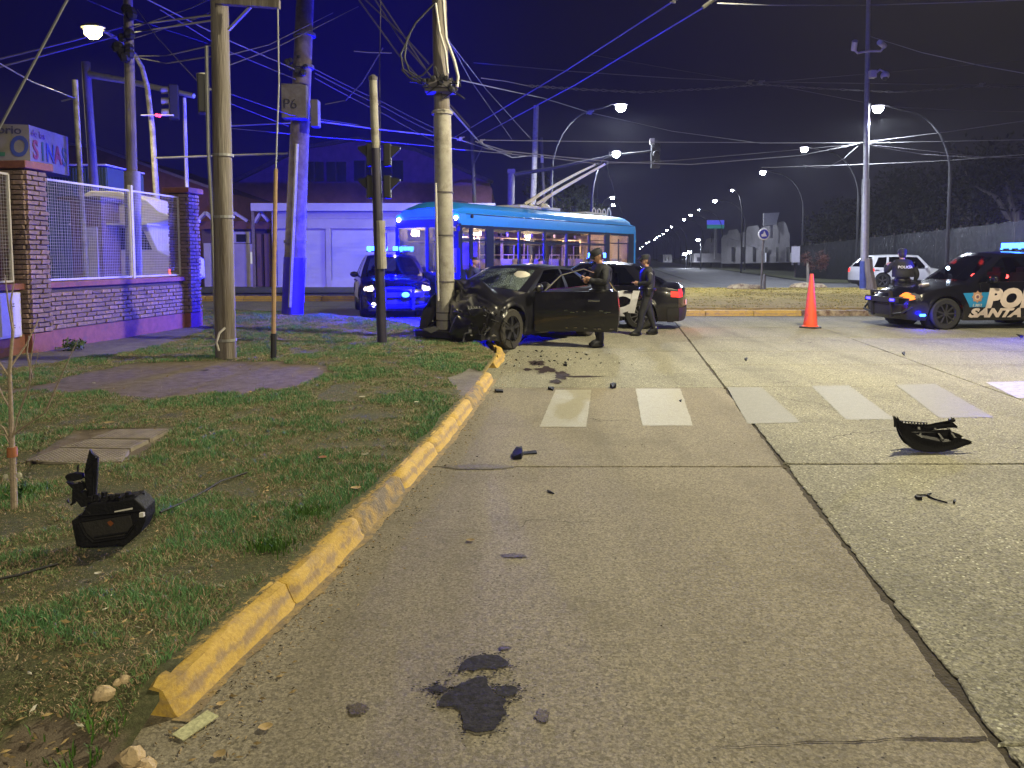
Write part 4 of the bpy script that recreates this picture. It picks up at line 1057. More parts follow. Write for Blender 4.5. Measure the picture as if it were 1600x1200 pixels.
b = MB(); b.bar((.05, 0, .1), (.2, 0.2, .1), .04); b.build('bracket', m_dpole, t)
# behind the bus
t, Bp = simple_pole('tall pale pole rising behind the trolleybus roof', [(832, 345), (838, 165)], 45, .2, .15, m_conc)
t, Bp = simple_pole('thin dark pole with steps left of the trolleybus poles', [(742, 330), (737, 205)], 48, .14, .1, m_dpole)
b = MB(); b.bar(P(741, 255, 47.8)-Bp, P(755, 228, 47.8)-Bp, .06); b.build('brace', m_dpole, t)
t, Bp = simple_pole('dim mast with white fitting right of the tall pale pole', [(851, 340), (846, 215)], 50, .12, .09, m_dpole)
b = MB(); b.box(P(847, 248, 49.8)-Bp, (.18, .18, .5)); b.build('fitting', m_white, t)
t, Bp = simple_pole('square signal mast whose arm reaches over the trolleybus', [(798, 330), (799, 268)], 36, .17, .16, m_dpole, name='signal_mast', cat='signal mast')
b = MB(); b.tube([P(802, 273, 36)-Bp, P(870, 262, 36)-Bp, P(958, 243, 36)-Bp, P(1020, 236, 36)-Bp], [.10, .08, .06, .05], 10); b.build('mast_arm', m_lpost, t, smooth=True)
b = MB(); b.box(P(799, 268, 36)-Bp, (.36, .36, .2)); b.build('cap', m_dpole, t)
h = signal_head(t, P(1024, 242, 36)-Bp, 1.25, 0, vis=m_blk); 
b = MB(); b.box(P(1019, 221, 35.8)-Bp, (.2, .1, .28)); b.build('name_plate', m_white, t)
# camera pole
t, Bp = simple_pole('tall white camera pole with blue painted foot on the median', [(1350, 449), (1353, 280)], 37, .2, .175, m_galv, .15, name='camera_pole')
b = MB(); b.tube([P(1353, 282, 37)-Bp, P(1355, 130, 37)-Bp, P(1357, -10, 37)-Bp], [.13, .12, .09], 12); b.build('upper_shaft', m_galv, t, smooth=True)
b = MB(); b.tube([P(1349.8, 450, 37)-Bp, P(1350.6, 408, 37)-Bp], .205, 12); b.build('blue_band', mat('blue_paint', (.05, .08, .3), .6, var=.3, scale=3), t)
b = MB(); b.tube([P(1336, 79, 36.8)-Bp, P(1340, 83, 36.8)-Bp, P(1356, 80, 36.8)-Bp, P(1376, 80, 36.8)-Bp, P(1380, 75, 36.8)-Bp], .05, 8); b.build('camera_bracket', m_white, t, smooth=True)
for (ua, va), (ub, vb2) in (((1336, 64), (1334, 78)), ((1374, 66), (1382, 72))):
    b = MB(); b.tube([P(ua, va, 36.6)-Bp, P(ub, vb2, 36.9)-Bp], .13, 12); cb = b.build('camera', m_white, t, smooth=True)
b = MB(); b.box(P(1363, 116, 36.7)-Bp, (.3, .3, .35)); b.build('camera_junction_box', m_white, t, bevel=.02)
b = MB(); b.tube([P(1368, 114, 36.7)-Bp, P(1375, 109, 36.7)-Bp, P(1381, 112, 36.7)-Bp], .05, 8); b.build('camera_arm', m_white, t, smooth=True)
b = MB(); b.ball(P(1383, 118, 36.7)-Bp, .2, 14); dm = b.build('dome_camera', m_white, t, smooth=True); b = MB(); b.ball(P(1383, 122, 36.65)-Bp, .13, 12); b.build('dome_glass', m_blk, dm, smooth=True)
# cut trunk beside it
t = thing('tree_stump', 'short leaning cut trunk beside the camera pole foot', 'tree stump', P(1362, 452, 36.5))
b = MB(); b.tube([(0, 0, -.15), (-.03, 0, .3), (-.16, 0, .9), (-.2, 0, 1.45)], [.28, .22, .19, .17], 9); b.build('trunk', m_wood, t, smooth=True)
# round blue sign
t = thing('round_road_sign', 'round blue road sign on a thin post on the median', 'sign', P(1189, 452, 37))
b = MB(); b.tube([(0, 0, -.2), (.05, 0, 2.6)], .045, 8); b.build('post', m_dpole, t)
zc = P(1190, 366, 37).z-P(1189, 452, 37).z
b = MB(); b.lathe([(.001, -.03), (.26, -.03), (.28, 0), (.26, .02), (.001, .02)], (.05, -.08, zc), 24, 'y'); b.build('disc', mat('sign_rim', (.6, .6, .6), .4), t)
b = MB(); b.lathe([(.001, -.045), (.22, -.045), (.22, -.03)], (.05, -.08, zc), 24, 'y'); b.build('blue_face', mat('sign_blue_face', (.04, .05, .3), .4), t)
b = MB(); b.poly([(-.06, -.135, zc-.12), (.18, -.135, zc-.1), (.12, -.135, zc+.02), (.05, -.135, zc+.17), (.0, -.135, zc+.02), (-.1, -.135, zc-.02)]); b.build('white_symbol', m_white, t, fixn=False)
o = MB(); p = P(1194, 450, 36.8); o.lathe([(.07, -.2), (.07, .62), (.05, .66), (.001, .66)], p, 10); tag(o.build('bollard', m_dpole, smooth=True), 'short dark bollard beside the round sign post', 'bollard')

# ================================================================== street lamps down the avenue
def down(p, power, col, size=.15):
    return lamp_light(p, power, col, 'SPOT', size, (0, 0, 0), 178, blend=.12)
def avenue_lamp(label, u, v, side, d=None, pole_u=None, light=0, s=1.15, two=False):
    d = d or 8760/(402-v); c = P(u, v, d); pu = pole_u or u+side*116*37/d; px = P(pu, v+30, d).x
    t = thing('street_lamp', label, 'street lamp', (px, d, 0), group='street lamps along the avenue'); B = Vector((px, d, 0)); k = -side
    r = abs(px-c.x)
    b = MB(); pts = [(0, 0, 0), (0, 0, c.z*.62)]
    for i in range(1, 8): a_ = i/7*math.pi/2; pts.append((k*r*.72*(1-math.cos(a_)), 0, c.z*.62+(c.z*.36)*math.sin(a_)))
    pts.append((c.x-px-k*.35, 0, c.z+.03)); b.tube(pts, [.085]*2+[.05]*7+[.035], 7); b.build('lamp_post', m_lpost, t, smooth=True)
    lamp_head(t, c-B, s, LED)
    if light: down(c-Vector((0, 0, .65)), light, (.80, .87, 1))
    return t
avenue_lamp('brightest cool white street lamp just right of the camera pole', 1372, 165, 1, 37, 1488, 4200, 1.25)
avenue_lamp('cool white street lamp above and left of the camera pole, second in the right row', 1257, 230, 1, 51, 1343, 2400, 1.2)
avenue_lamp('cool white street lamp straight above the round road sign', 1192, 267, 1, 65, 1256, 1800, 1.2)
avenue_lamp('dim unlit-looking lamp head between two bright lamps, right row', 1144, 296, 1, 83, 1160, 900, .8)
avenue_lamp('cool white street lamp above the blue and green billboard', 1117, 312, 1, 97, 1165, 1500, 1.3)
avenue_lamp('cool white street lamp high over the trolleybus roof', 970, 163, -1, 37, 862, 4800, 1.25)
avenue_lamp('cool white street lamp at the tips of the trolley poles', 963, 238, -1, 35.3, 925, 1500, .85)
avenue_lamp('upper of two small lamps over the rear end of the trolleybus', 957, 307, -1, 92, 935, 500, 1.2)
avenue_lamp('lower of two small lamps over the rear end of the trolleybus', 958, 319, -1, 105, 938, 0, 1.1)
names = ['first', 'second', 'third', 'fourth', 'fifth', 'sixth', 'seventh', 'eighth', 'ninth', 'tenth', 'eleventh', 'twelfth', 'thirteenth', 'fourteenth']
for i, (u, v) in enumerate([(1091.6, 327), (1079, 334.7), (1069, 342), (1049, 353.5), (1042, 359), (1036, 365), (1030, 368), (1026, 370.4), (1023, 373.7), (1014, 377.3), (1010, 379.5), (1004, 385), (1000, 388.5)]):
    avenue_lamp('small far street lamp, %s down the receding row left of the billboard' % names[i], u, v, 1, s=1.15*(1 if i else .5), pole_u=u+4300/(8760/(402-v)))
avenue_lamp('bright low lamp just left of the shop front below the billboard', 1091, 373, 1, 105, 1095, 900, 1.3)
for i, (u, v, lb) in enumerate(((1070, 395, 'left of two low glaring lamps above the police tail light'), (1077.5, 392, 'right of two low glaring lamps above the police tail light'))):
    avenue_lamp(lb, u, v, 1, 120, u+2, 600*(1-i), 1.5)

# assumed lamp over the near carriageway that lights the foreground (its head is just above the frame)
t = thing('street_lamp', 'assumed near street lamp above the carriageway, outside the frame', 'street lamp', (9.8, 11.2, 0))
UNSEEN_LAMP = Vector((6.4, 11.3, 9.2))
b = MB(); b.tube([(0, 0, 0), (0, 0, 7.6), (-.4, 0, 8.8), (-1.6, 0, 9.3), (-3.0, .1, 9.35)], [.1, .08, .06, .05, .04], 8); b.build('lamp_post', m_dpole, t, smooth=True)
lamp_head(t, UNSEEN_LAMP-Vector((9.8, 11.2, 0)), 1.1, glow('unseen_lamp_glass', (1, .9, .62), 30)); down(UNSEEN_LAMP-Vector((0, 0, .7)), 7400, (1, .89, .57), .16)
t = thing('street_lamp', 'added fill lamp behind the camera over the carriageway, outside the frame', 'street lamp', (9.0, -12.0, 0))  # unseen lamp added as fill to brighten the foreground
UNSEEN_LAMP = Vector((5.5, -12, 9.2))
b = MB(); b.tube([(0, 0, 0), (0, 0, 7.6), (-.4, 0, 8.8), (-1.6, 0, 9.3), (-3.1, 0, 9.35)], [.1, .08, .06, .05, .04], 8); b.build('lamp_post', m_dpole, t, smooth=True)
lamp_head(t, UNSEEN_LAMP-Vector((9.0, -12, 0)), 1.1, M['unseen_lamp_glass']); down(UNSEEN_LAMP-Vector((0, 0, .7)), 7200, (1, .89, .57), .16)

t = thing('street_lamp', 'assumed street lamp on the cross street beyond the left frame edge', 'street lamp', (-26.5, 31, 0))  # assumed unseen lamp, added to light the far kerb and garages
UNSEEN_LAMP = Vector((-23.5, 31, 9.0))
b = MB(); b.tube([(0, 0, 0), (0, 0, 7.6), (.4, 0, 8.8), (1.4, 0, 9.15), (2.9, 0, 9.15)], [.1, .08, .06, .05, .04], 8); b.build('lamp_post', m_lpost, t, smooth=True)
lamp_head(t, UNSEEN_LAMP-Vector((-26.5, 31, 0)), 1.1, M['unseen_lamp_glass']); down(UNSEEN_LAMP-Vector((0, 0, .7)), 2000, (1, .84, .6), .16)
# ================================================================== overhead wires
m_wire = mat('wire_grey', (.11, .105, .115), .5, var=.1)
m_wired = mat('wire_dark', (.05, .045, .06), .6, var=.1)
m_wirel = mat('wire_bright', (.20, .20, .20), .5, 0, var=.1)
def wire(label, pts, r=.012, sag=.0, m=None, group=None, twist=False):
    """pts: (u, v, depth)"""
    A = [P(*p) for p in pts]; out = []
    for i in range(len(A)-1):
        n = 10
        for k in range(n + (i == len(A)-2)):
            t = k/n; p = A[i].lerp(A[i+1], t); p.z -= sag*4*t*(1-t)*(A[i+1]-A[i]).length; out.append(p)
    c = sum(out, Vector())/len(out); b = MB()
    if twist:
        q = [p+Vector((0, 0, r*1.6*math.sin(i*2.1))) for i, p in enumerate(out)]; b.tube([p-c for p in q], r*.7, 4, False)
        q = [p-Vector((0, 0, r*1.6*math.sin(i*2.1))) for i, p in enumerate(out)]; b.tube([p-c for p in q], r*.7, 4, False)
    else: b.tube([p-c for p in out], r, 5, False)
    o = b.build('overhead_wire', m or m_wire, fixn=False, smooth=True, loc=c); tag(o, label, 'wire', group or 'overhead wires'); return o
wire('pale guy wire slanting steeply down at the left frame edge', [(118, -25, 9), (-60, 312, 9)], .014, m=m_wirel)
wire('drooping wire from the left frame edge to the short yellow-topped pole', [(-20, 88, 14), (50, 128, 16), (118, 154, 18)], .014, m=m_wirel)
wire('upper dark cable running under the yellow lamp at upper left', [(-20, 97, 16), (105, 66, 18), (200, 40, 20), (345, 22, 12)], .02, m=m_wired)
wire('lower dark cable running under the yellow lamp at upper left', [(-20, 110, 16), (100, 78, 18), (200, 52, 20), (345, 30, 12)], .02, m=m_wired)
wire('short slack span from the dark cluster pole to the thick wooden pole, upper', [(207, 88, 21), (260, 87, 17), (343, 68, 12)], .013)
wire('short slack span from the dark cluster pole to the thick wooden pole, lower', [(209, 89, 21), (260, 99, 17), (343, 86, 12)], .013)
wire('thin line from the dark cluster pole down to the yellow-hooded signal', [(215, 15, 21), (245, 58, 18), (312, 131, 13)], .009)
wire('long line from the top left passing behind the thick wooden pole to the box pole', [(222, -5, 16), (350, 60, 18), (460, 108, 20)], .014)
wire('second long line below it toward the box pole', [(250, 15, 16), (352, 78, 18), (462, 124, 20)], .012, m=m_wired)
wire('dim line crossing the upper left sky from left to lower right', [(125, -5, 20), (195, 25, 21), (325, 68, 24)], .014, m=m_wired)
wire('dim line rising from the dark cluster pole toward the upper right', [(205, 45, 21), (300, 12, 17), (350, -12, 15)], .012, m=m_wired)
wire('second dim line rising from the dark cluster pole toward the upper right', [(203, 62, 21), (310, 28, 17), (350, 8, 15)], .012, m=m_wired)
wire('dim crossing line between thick wooden pole and box pole, rising right', [(350, 105, 13), (430, 75, 16), (560, 10, 21)], .01, m=m_wired)
wire('lower dim crossing line between thick wooden pole and box pole', [(350, 88, 13), (420, 70, 16), (520, 20, 21)], .01, m=m_wired)
wire('pale horizontal span behind the thick wooden pole ending at the box pole', [(243, 247, 22.5), (350, 243, 22), (450, 240, 21)], .028, m=m_wirel)
wire('bright span from the thick wooden pole past the box pole to the crash pole', [(355, 197, 22), (500, 190, 22), (600, 203, 24), (690, 213, 25), (712, 216, 25.7)], .022, m=m_wirel)
wire('thin knotted wire below the bright span, sloping to the crash pole', [(355, 200, 22), (420, 206, 22), (500, 214, 23), (640, 225, 25), (690, 230, 26)], .012)
wire('sloping line leaving the box pole under its meter box level, upper', [(355, 145, 18), (455, 180, 20), (560, 195, 24)], .01, m=m_wired)
wire('sloping line leaving the thick wooden pole, lower', [(355, 160, 18), (450, 197, 20)], .01, m=m_wired)
for i, (v0, v1) in enumerate(((108, 205), (114, 213), (122, 226))):
    wire('%s of three lines falling from the box pole fittings to the crash pole' % ('upper', 'middle', 'lowest')[i], [(492, v0, 20), (600, (v0+v1)/2+4, 22), (690, v1, 25)], .012, .008, m=m_wired)
wire('slack wire hooking from the box pole side up to the vertical drop wire', [(508, 163, 18), (540, 157, 18), (565, 130, 17), (598, 75, 16)], .012)
wire('thin vertical drop wire just right of the signal post', [(595, -10, 15), (593, 120, 15), (594, 235, 14)], .009, m=m_wired)
wire('short pale stub wire left of the crash pole cables', [(553, 80, 20), (575, 82, 20), (612, 83, 20)], .014)
for i, (u0, u1, v1) in enumerate(((557, 620, 82), (566, 635, 60), (583, 628, 66), (590, 700, 160))):
    wire('%s of four cables slanting down to the crash pole from the top edge' % ('first', 'second', 'third', 'fourth')[i], [(u0, -5, 17), (u1, v1, 16), (u1+35, v1+40, 15.5)], .016, m=m_wired)
wire('left of two fine lines descending right of the crash pole', [(700, 60, 16), (735, 125, 22), (800, 218, 34)], .012, m=m_wired)
wire('right of two fine lines descending right of the crash pole', [(702, 65, 16), (760, 140, 24), (830, 218, 40)], .013, m=m_wired)
wire('thick slack cable from the crash pole fittings down to the crossing wires', [(699, 165, 16), (730, 200, 20), (752, 225, 26), (800, 246, 33), (832, 243, 45)], .022)
wire('left trolley contact wire climbing to the top edge', [(710, 215, 25.7), (880, 113, 16), (1055, 0, 12), (1075, -12, 11.6)], .013)
wire('right trolley contact wire climbing to the top edge', [(741, 217, 25.7), (900, 132, 17.2), (1110, 5, 12.1), (1135, -12, 11.6)], .013)
wire('faint bright-tipped wire sloping from the crash pole toward the right lamps', [(718, 125, 20), (800, 143, 25), (848, 153, 28), (922, 176, 33), (1050, 205, 38), (1190, 224, 42), (1355, 223, 37)], .018, m=m_wirel)
wire('beaded short wire to the right of the crash pole', [(752, 122, 24), (790, 127, 25), (824, 134, 26)], .016, m=m_wirel)
wire('long twisted cable bundle across the right sky', [(824, 134, 26), (900, 139, 28), (1000, 144, 31), (1100, 139, 33), (1190, 132, 36), (1280, 138, 37), (1400, 144, 38), (1535, 135, 40), (1620, 138, 41)], .026, m=m_wire, twist=True)
wire('thin upper line meeting the twisted bundle in the right sky', [(740, 98, 26), (900, 112, 28), (1050, 122, 32), (1190, 128, 36), (1400, 131, 38), (1620, 134, 41)], .018)
wire('faint line from upper left crossing down onto the twisted bundle', [(920, 85, 30), (1050, 108, 33), (1165, 127, 36)], .013, m=m_wired)
wire('line rising past the dome camera to the right edge', [(1190, 129, 36), (1350, 116, 37), (1500, 103, 39), (1620, 92, 41)], .016)
wire('wire sloping from the upper camera bracket to the right edge', [(1360, 57, 36.8), (1440, 82, 34), (1530, 102, 32), (1620, 118, 30)], .017, m=m_wirel)
wire('line through the brightest lamp toward the right edge', [(1230, 137, 36), (1350, 160, 37), (1400, 167, 37), (1500, 173, 38), (1620, 175, 39)], .017)
wire('high straight span across the top right of the sky', [(1120, 5, 13), (1200, 8, 20), (1357, 8, 30), (1490, 4, 28), (1620, -1, 26)], .012, m=m_wirel)
wire('long level span wire crossing the whole right half at lamp height', [(755, 219, 25.7), (1000, 222, 30), (1350, 223.5, 37), (1620, 218, 38)], .016, m=m_wirel)
wire('wire from the camera pole rising to the right edge', [(1355, 222, 37), (1480, 206, 37), (1620, 186, 37)], .02, m=m_wirel)
wire('upper sagging line right of the camera pole', [(1355, 226, 37), (1450, 236, 37), (1540, 246, 37), (1620, 246, 37)], .016)
wire('lower sagging line right of the camera pole', [(1355, 227, 37), (1440, 241, 37), (1520, 246, 36), (1575, 243, 36)], .014)
wire('pale low line passing behind the camera pole to the right', [(1190, 262, 38), (1350, 257, 38), (1480, 251, 38), (1620, 240, 38)], .016, m=m_wirel)
wire('contact wire from the trolley pole tips rising to the camera pole, upper', [(950, 253, 27), (1080, 257, 31), (1250, 243, 35), (1345, 224, 37)], .018, m=m_wirel)
wire('contact wire from the trolley pole tips rising to the camera pole, lower', [(935, 256, 27), (1050, 251, 31), (1200, 238, 35), (1345, 225, 37)], .013)
wire('slack loop wire hanging left of the camera pole', [(1255, 258, 36), (1275, 262, 36), (1292, 262, 36), (1318, 248, 36), (1345, 224, 37)], .015, m=m_wirel)
wire('upper line from the crossing wires to the trolley pole tips', [(742, 221, 25.7), (790, 236, 26), (865, 244, 27), (950, 252, 27)], .02, m=m_wirel)
wire('lower line from the crossing wires to the trolley pole tips', [(700, 232, 26), (780, 239, 26), (860, 247, 27), (935, 256, 27)], .016, m=m_wirel)
wire('short bright section wire left of the trolley wire crossing', [(712, 216, 25.7), (735, 224, 26), (760, 232, 26), (800, 240, 26)], .02, m=m_wirel)
wire('thin brace line dropping from the contact wire to the bus roof, left', [(930, 258, 27), (934, 310, 29)], .011, m=m_wired)
wire('thin brace line dropping behind the bus rear, right', [(948, 257, 27), (960, 300, 29), (975, 340, 31)], .011, m=m_wired)
wire('fitting wire joining the two trolley wires at the top edge', [(1098, 12, 12), (1110, 3, 12), (1122, -4, 12)], .03, m=m_wirel)
# fittings on the wires
for (u, v, d, lb) in ((1110, 3, 12.0, 'metal crossing fitting on the trolley wires at the top edge'), (1053, 2, 12.0, 'small clamp on the left trolley wire near the top edge'), (922, 176, 33, 'cross-shaped clamp on the sloping wire under the high bus lamp'), (1172, 128, 36, 'left small white insulator on the twisted bundle'), (1189, 129, 36, 'right small white insulator on the twisted bundle'), (1533, 133, 40, 'small white insulator on the twisted bundle near the right edge'), (720, 217, 25.7, 'trolley wire switch fitting right of the crash pole'), (752, 221, 25.7, 'second trolley wire fitting over the thin dark pole')):
    c = P(u, v, d); t = thing('wire_fitting', lb, 'wire fitting', c); s_ = d/1200
    b = MB(); b.box((0, 0, 0), (5*s_, 3*s_, 6*s_)); b.bar((-6*s_, 0, -2*s_), (6*s_, 0, 3*s_), 2*s_); b.build('clamp', m_wirel, t, bevel=.004)
# ================================================================== cars
m_blackp = mat('black_car_paint', (.006, .006, .010), .22, var=.05, coat=.6, spec=.5)
m_navyp = mat('dark_wreck_paint', (.009, .009, .013), .3, var=.1, coat=.5, dirt=(.03, .028, .026), dscale=3, damt=.35)
m_whitep = mat('white_car_paint', (.62, .62, .63), .25, var=.03, coat=.5)
m_tyre = mat('tyre', (.018, .018, .018), .85, bump=.3); m_tyre2 = mat('dusty_tyre', (.035, .032, .03), .9, var=.3, scale=9, bump=.3)
m_rim = mat('alloy', (.32, .32, .34), .3, .9, var=.1); m_dark = mat('black_plastic', (.012, .012, .014), .55, var=.2, bump=.2)
m_chrome = mat('chrome', (.6, .6, .62), .15, 1, var=.02)
m_seat = mat('seat_cloth', (.04, .04, .045), .9)
G_CAR = glass('car_glass', (.30, .32, .34)); G_DARK = glass('tinted_glass', (.05, .055, .065))
G_LAMP = mat('lamp_lens', (.12, .12, .14), .1, .2, var=.3, scale=25, coat=.8)
def interp(tab, x):
    if x <= tab[0][0]: return tab[0][1]
    for (a, va), (b_, vb_) in zip(tab, tab[1:]):
        if x <= b_: t = (x-a)/(b_-a); return va+(vb_-va)*t
    return tab[-1][1]
def smooth01(t): t = max(0, min(1, t)); return t*t*(3-2*t)
class Car:
    """local frame: +x forward, +y left, z up, origin on the ground under the middle"""
    def __init__(s, name, label, loc, heading, paint, L=4.6, W=1.78, deck=None, belt=None, wheels=(1.38, -1.32), wr=.325, ground=.19,
                 cab=(.95, .15, -1.05, -1.75), roof=1.45, windows=None, glassm=None, roofin=.70, tyre=None, rimstyle=5, warp=None, cat='car', rear_bow=.14, rimm=None):
        s.L, s.W, s.wr, s.ground = L, W, wr, ground; s.warp = warp
        s.t = thing(name, label, cat, loc, heading)
        s.deck = deck or [(-2.3, .93), (-2.22, 1.02), (-1.6, 1.06), (-1.0, 1.0), (.9, .99), (1.3, .93), (1.9, .84), (2.2, .74), (2.3, .66)]
        s.belt = belt or [(-2.3, .90), (-1.5, .97), (.8, .93), (1.4, .86), (2.3, .64)]
        s.wheels = wheels; s.cab = cab; s.paint = paint; s.rear_bow = rear_bow
        s.roof = roof; s.roofin = roofin
        s.body(); s.greenhouse(windows or [(.05, .46), (.52, .84)], glassm or G_CAR)
        s.fittings(tyre or m_tyre, rimstyle, rimm or m_rim)
    def hw(s, x):
        e = max(0, (x-.26*s.L)/(.24*s.L)); r = max(0, (-x-.28*s.L)/(.22*s.L))
        return s.W/2*(1-.15*e**2.2-.11*r**2.2)
    def g(s, x, z):
        bz = interp(s.belt, x)
        return interp([(.15, .90), (.25, .945), (.38, .975), (.55, 1.0), (.68, .995), (bz-.12, .985), (bz-.03, .965), (bz+.005, .94)], z)
    def sy(s, x, z): 
        y = s.hw(x)*s.g(x, z)
        for wx in s.wheels:                      # flared arches
            d = math.hypot(x-wx, z-s.wr); y += .022*math.exp(-((d-(s.wr+.06))/.05)**2)
        return y
    def disp(s, x, y, z):
        """round the nose and tail in plan and in side view"""
        w_ = abs(y)/(s.W/2); f = smooth01((x-(s.L/2-.55))/.55); r = smooth01((-x-(s.L/2-.5))/.5)
        nose = .20*w_**2.4 + .10*max(0, (z-.42)/.4)**2 + .06*max(0, (.34-z)/.15)**2
        tail = s.rear_bow*w_**2.4 + .05*max(0, (.45-z)/.3)**2 + .06*max(0, (z-.75)/.3)**2
        x2 = x - f*nose + r*tail
        p = Vector((x2, y, z))
        return s.warp(p) if s.warp else p
    def body(s):
        nx = int(s.L/.04); X = [s.L/2-s.L*i/nx for i in range(nx+1)]; NR = 12; NT = 5
        mb = MB(); xa, xb = s.cab[0], s.cab[3]
        rows = []; 
        for x in X:
            lo = s.ground+(.02 if abs(x) > s.L/2-.1 else 0)
            for wx in s.wheels:
                d = abs(x-wx); R_ = s.wr+.055
                if d < R_: lo = max(lo, s.wr+math.sqrt(R_*R_-d*d))
            bz = interp(s.belt, x); dz = max(interp(s.deck, x), bz+.004); r = []
            lo = min(lo, bz-.05)
            for k in range(NR+1):
                z = lo+(bz-lo)*k/NR; r.append((s.sy(x, z), z))
            yb = s.sy(x, bz)
            for k in range(1, NT+1):
                t = k/NT; r.append((yb*(1-t)*(1-.0), bz+(dz-bz)*(1-(1-t)**2.2)))
            rows.append(r)
        n = len(rows[0])
        idx = {}
        for i, x in enumerate(X):
            for sd in (1, -1):
                for k in range(n):
                    if k == n-1 and sd == -1: idx[(i, sd, k)] = idx[(i, 1, k)]; continue
                    y, z = rows[i][k]; idx[(i, sd, k)] = len(mb.v); mb.v.append(tuple(s.disp(x, y*sd, z)))
        for i in range(len(X)-1):
            xm = (X[i]+X[i+1])/2
            for sd in (1, -1):
                for k in range(n-1):
                    if k >= NR and xb+.12 < xm < xa-.1: continue
                    a, b_, c, d = idx[(i, sd, k)], idx[(i+1, sd, k)], idx[(i+1, sd, k+1)], idx[(i, sd, k+1)]
                    f = [a, b_, c, d] if sd == 1 else [a, d, c, b_]
                    f2 = []; [f2.append(q) for q in f if q not in f2]
                    if len(f2) > 2: mb.f.append(tuple(f2)); mb.m.append(0)
        # end caps: same rows across
        for i, x in ((0, X[0]), (len(X)-1, X[-1])):
            NC = 12; grid = []
            for k in range(n-1):
                y, z = rows[i][k]; line = [idx[(i, 1, k)]]
                for c in range(1, NC): yy = y*(1-2*c/NC); line.append(len(mb.v)); mb.v.append(tuple(s.disp(x, yy, z)))
                line.append(idx[(i, -1, k)]); grid.append(line)
            for k in range(n-2):
                for c in range(NC): mb.f.append((grid[k][c], grid[k][c+1], grid[k+1][c+1], grid[k+1][c])); mb.m.append(0)
            top = idx[(i, 1, n-1)]; 
            for c in range(NC): mb.f.append((grid[-1][c], grid[-1][c+1], top)); mb.m.append(0)
        s.b = mb.build('body', s.paint, s.t, smooth=True, fixn=False)
        bm = bmesh.new(); bm.from_mesh(s.b.data); bmesh.ops.recalc_face_normals(bm, faces=bm.faces); bm.to_mesh(s.b.data); bm.free()
        s.b.data.polygons.foreach_set('use_smooth', [True]*len(s.b.data.polygons))
        u = MB(); 
        u.box((0, 0, .24), (s.L-.5, s.W*.78, .1)); u.build('underbody', m_dark, s.t)
        for wx in s.wheels if not s.warp else ():
            for sd in (1, -1):
                u = MB(); u.lathe([(.05, -.2*sd), (s.wr+.05, -.2*sd), (s.wr+.05, .14*sd)], (wx, sd*(s.W/2-.2), s.wr), 18, 'y', cap=False); u.build('wheel_well', m_dark, s.t)
    def gh(s, q, t, sd=1):
        """side surface of the cabin: q 0 front..1 rear, t 0 belt..1 roof"""
        x0, x1, x2, x3 = s.cab
        xb = x0+(x3-x0)*q; xt = x1+(x2-x1)*q
        tt = t; x = xb+(xt-xb)*tt
        zb = interp(s.deck, xb) if q in (0, 1) else interp(s.belt, xb)
        zb = interp(s.belt, xb)+(.0)
        zr = s.roof - .05 - .16*(q-.42)**2
        z = zb+(zr-zb)*t
        yb = s.sy(xb, interp(s.belt, xb))-.012; yt = s.W/2*s.roofin
        y = yb+(yt-yb)*(t**1.25)
        p = Vector((x, y*sd, z)); return p
    def cross(s, q, t, c):
        """front or rear screen surface; c -1..1 across"""
        p = s.gh(q, t, 1); y = p.y*c
        f = (1-abs(c)**2.2)
        dz = (interp(s.deck, p.x)-interp(s.belt, p.x))*(1-t)*f
        return Vector((p.x + (.20 if q == 0 else -.10)*f*(1-.45*t), y, p.z+dz*1.0+.045*f*t))
    def greenhouse(s, wins, gm):
        NQ, NTT = 44, 8; wp = s.warp or (lambda p: p)
        fr = MB(); gl = [MB() for _ in wins*2]
        for sd in (1, -1):
            for i in range(NQ):
                for k in range(NTT):
                    q0, q1 = i/NQ, (i+1)/NQ; t0, t1 = k/NTT, (k+1)/NTT; qm = (q0+q1)/2; tgt = fr; inset = 0
                    for wi, (a, b_) in enumerate(wins):
                        if a < qm < b_ and 0 < k+.5 < NTT-1: tgt = gl[wi*2+(sd < 0)]; inset = .006
                    P4 = [wp(s.gh(a, b__, sd)-Vector((0, sd*inset, 0))) for a, b__ in ((q0, t0), (q1, t0), (q1, t1), (q0, t1))]
                    tgt.quad(*(P4 if sd < 0 else P4[::-1]))
        # roof
        NC = 10
        for i in range(NQ):
            for c in range(NC):
                def rf(q, cc):
                    p = s.gh(q, 1, 1); f = 1-abs(cc)**2.2
                    bow = .20*.55*f*smooth01(1-q/.25) - .10*.55*f*smooth01(1-(1-q)/.25)
                    return wp(Vector((p.x+bow, p.y*cc, p.z+.045*f)))
                c0, c1 = -1+2*c/NC, -1+2*(c+1)/NC
                fr.quad(rf(i/NQ, c0), rf(i/NQ, c1), rf((i+1)/NQ, c1), rf((i+1)/NQ, c0))
        for q, nm in ((0, 'windscreen'), (1, 'rear_window')):
            w_ = MB()
            for k in range(8):
                for c in range(12):
                    t0, t1 = k/8, (k+1)/8; c0, c1 = -1+2*c/12, -1+2*(c+1)/12
                    tgt = fr if (k == 7 or c in (0, 11)) else w_
                    tgt.quad(*[wp(s.cross(q, a, b_)) for a, b_ in ((t0, c0), (t0, c1), (t1, c1), (t1, c0))])
            o = w_.build(nm, gm, s.t, smooth=True)
            if q == 0: s.ws = o
        s.frame = fr.build('roof', s.paint, s.t, smooth=True)
        for i, g_ in enumerate(gl): g_.build('side_window', gm, s.t, smooth=True)
        # seats, dash
        it = MB(); x0, x1, x2, x3 = s.cab
        fx = (x0+x1)/2-.75
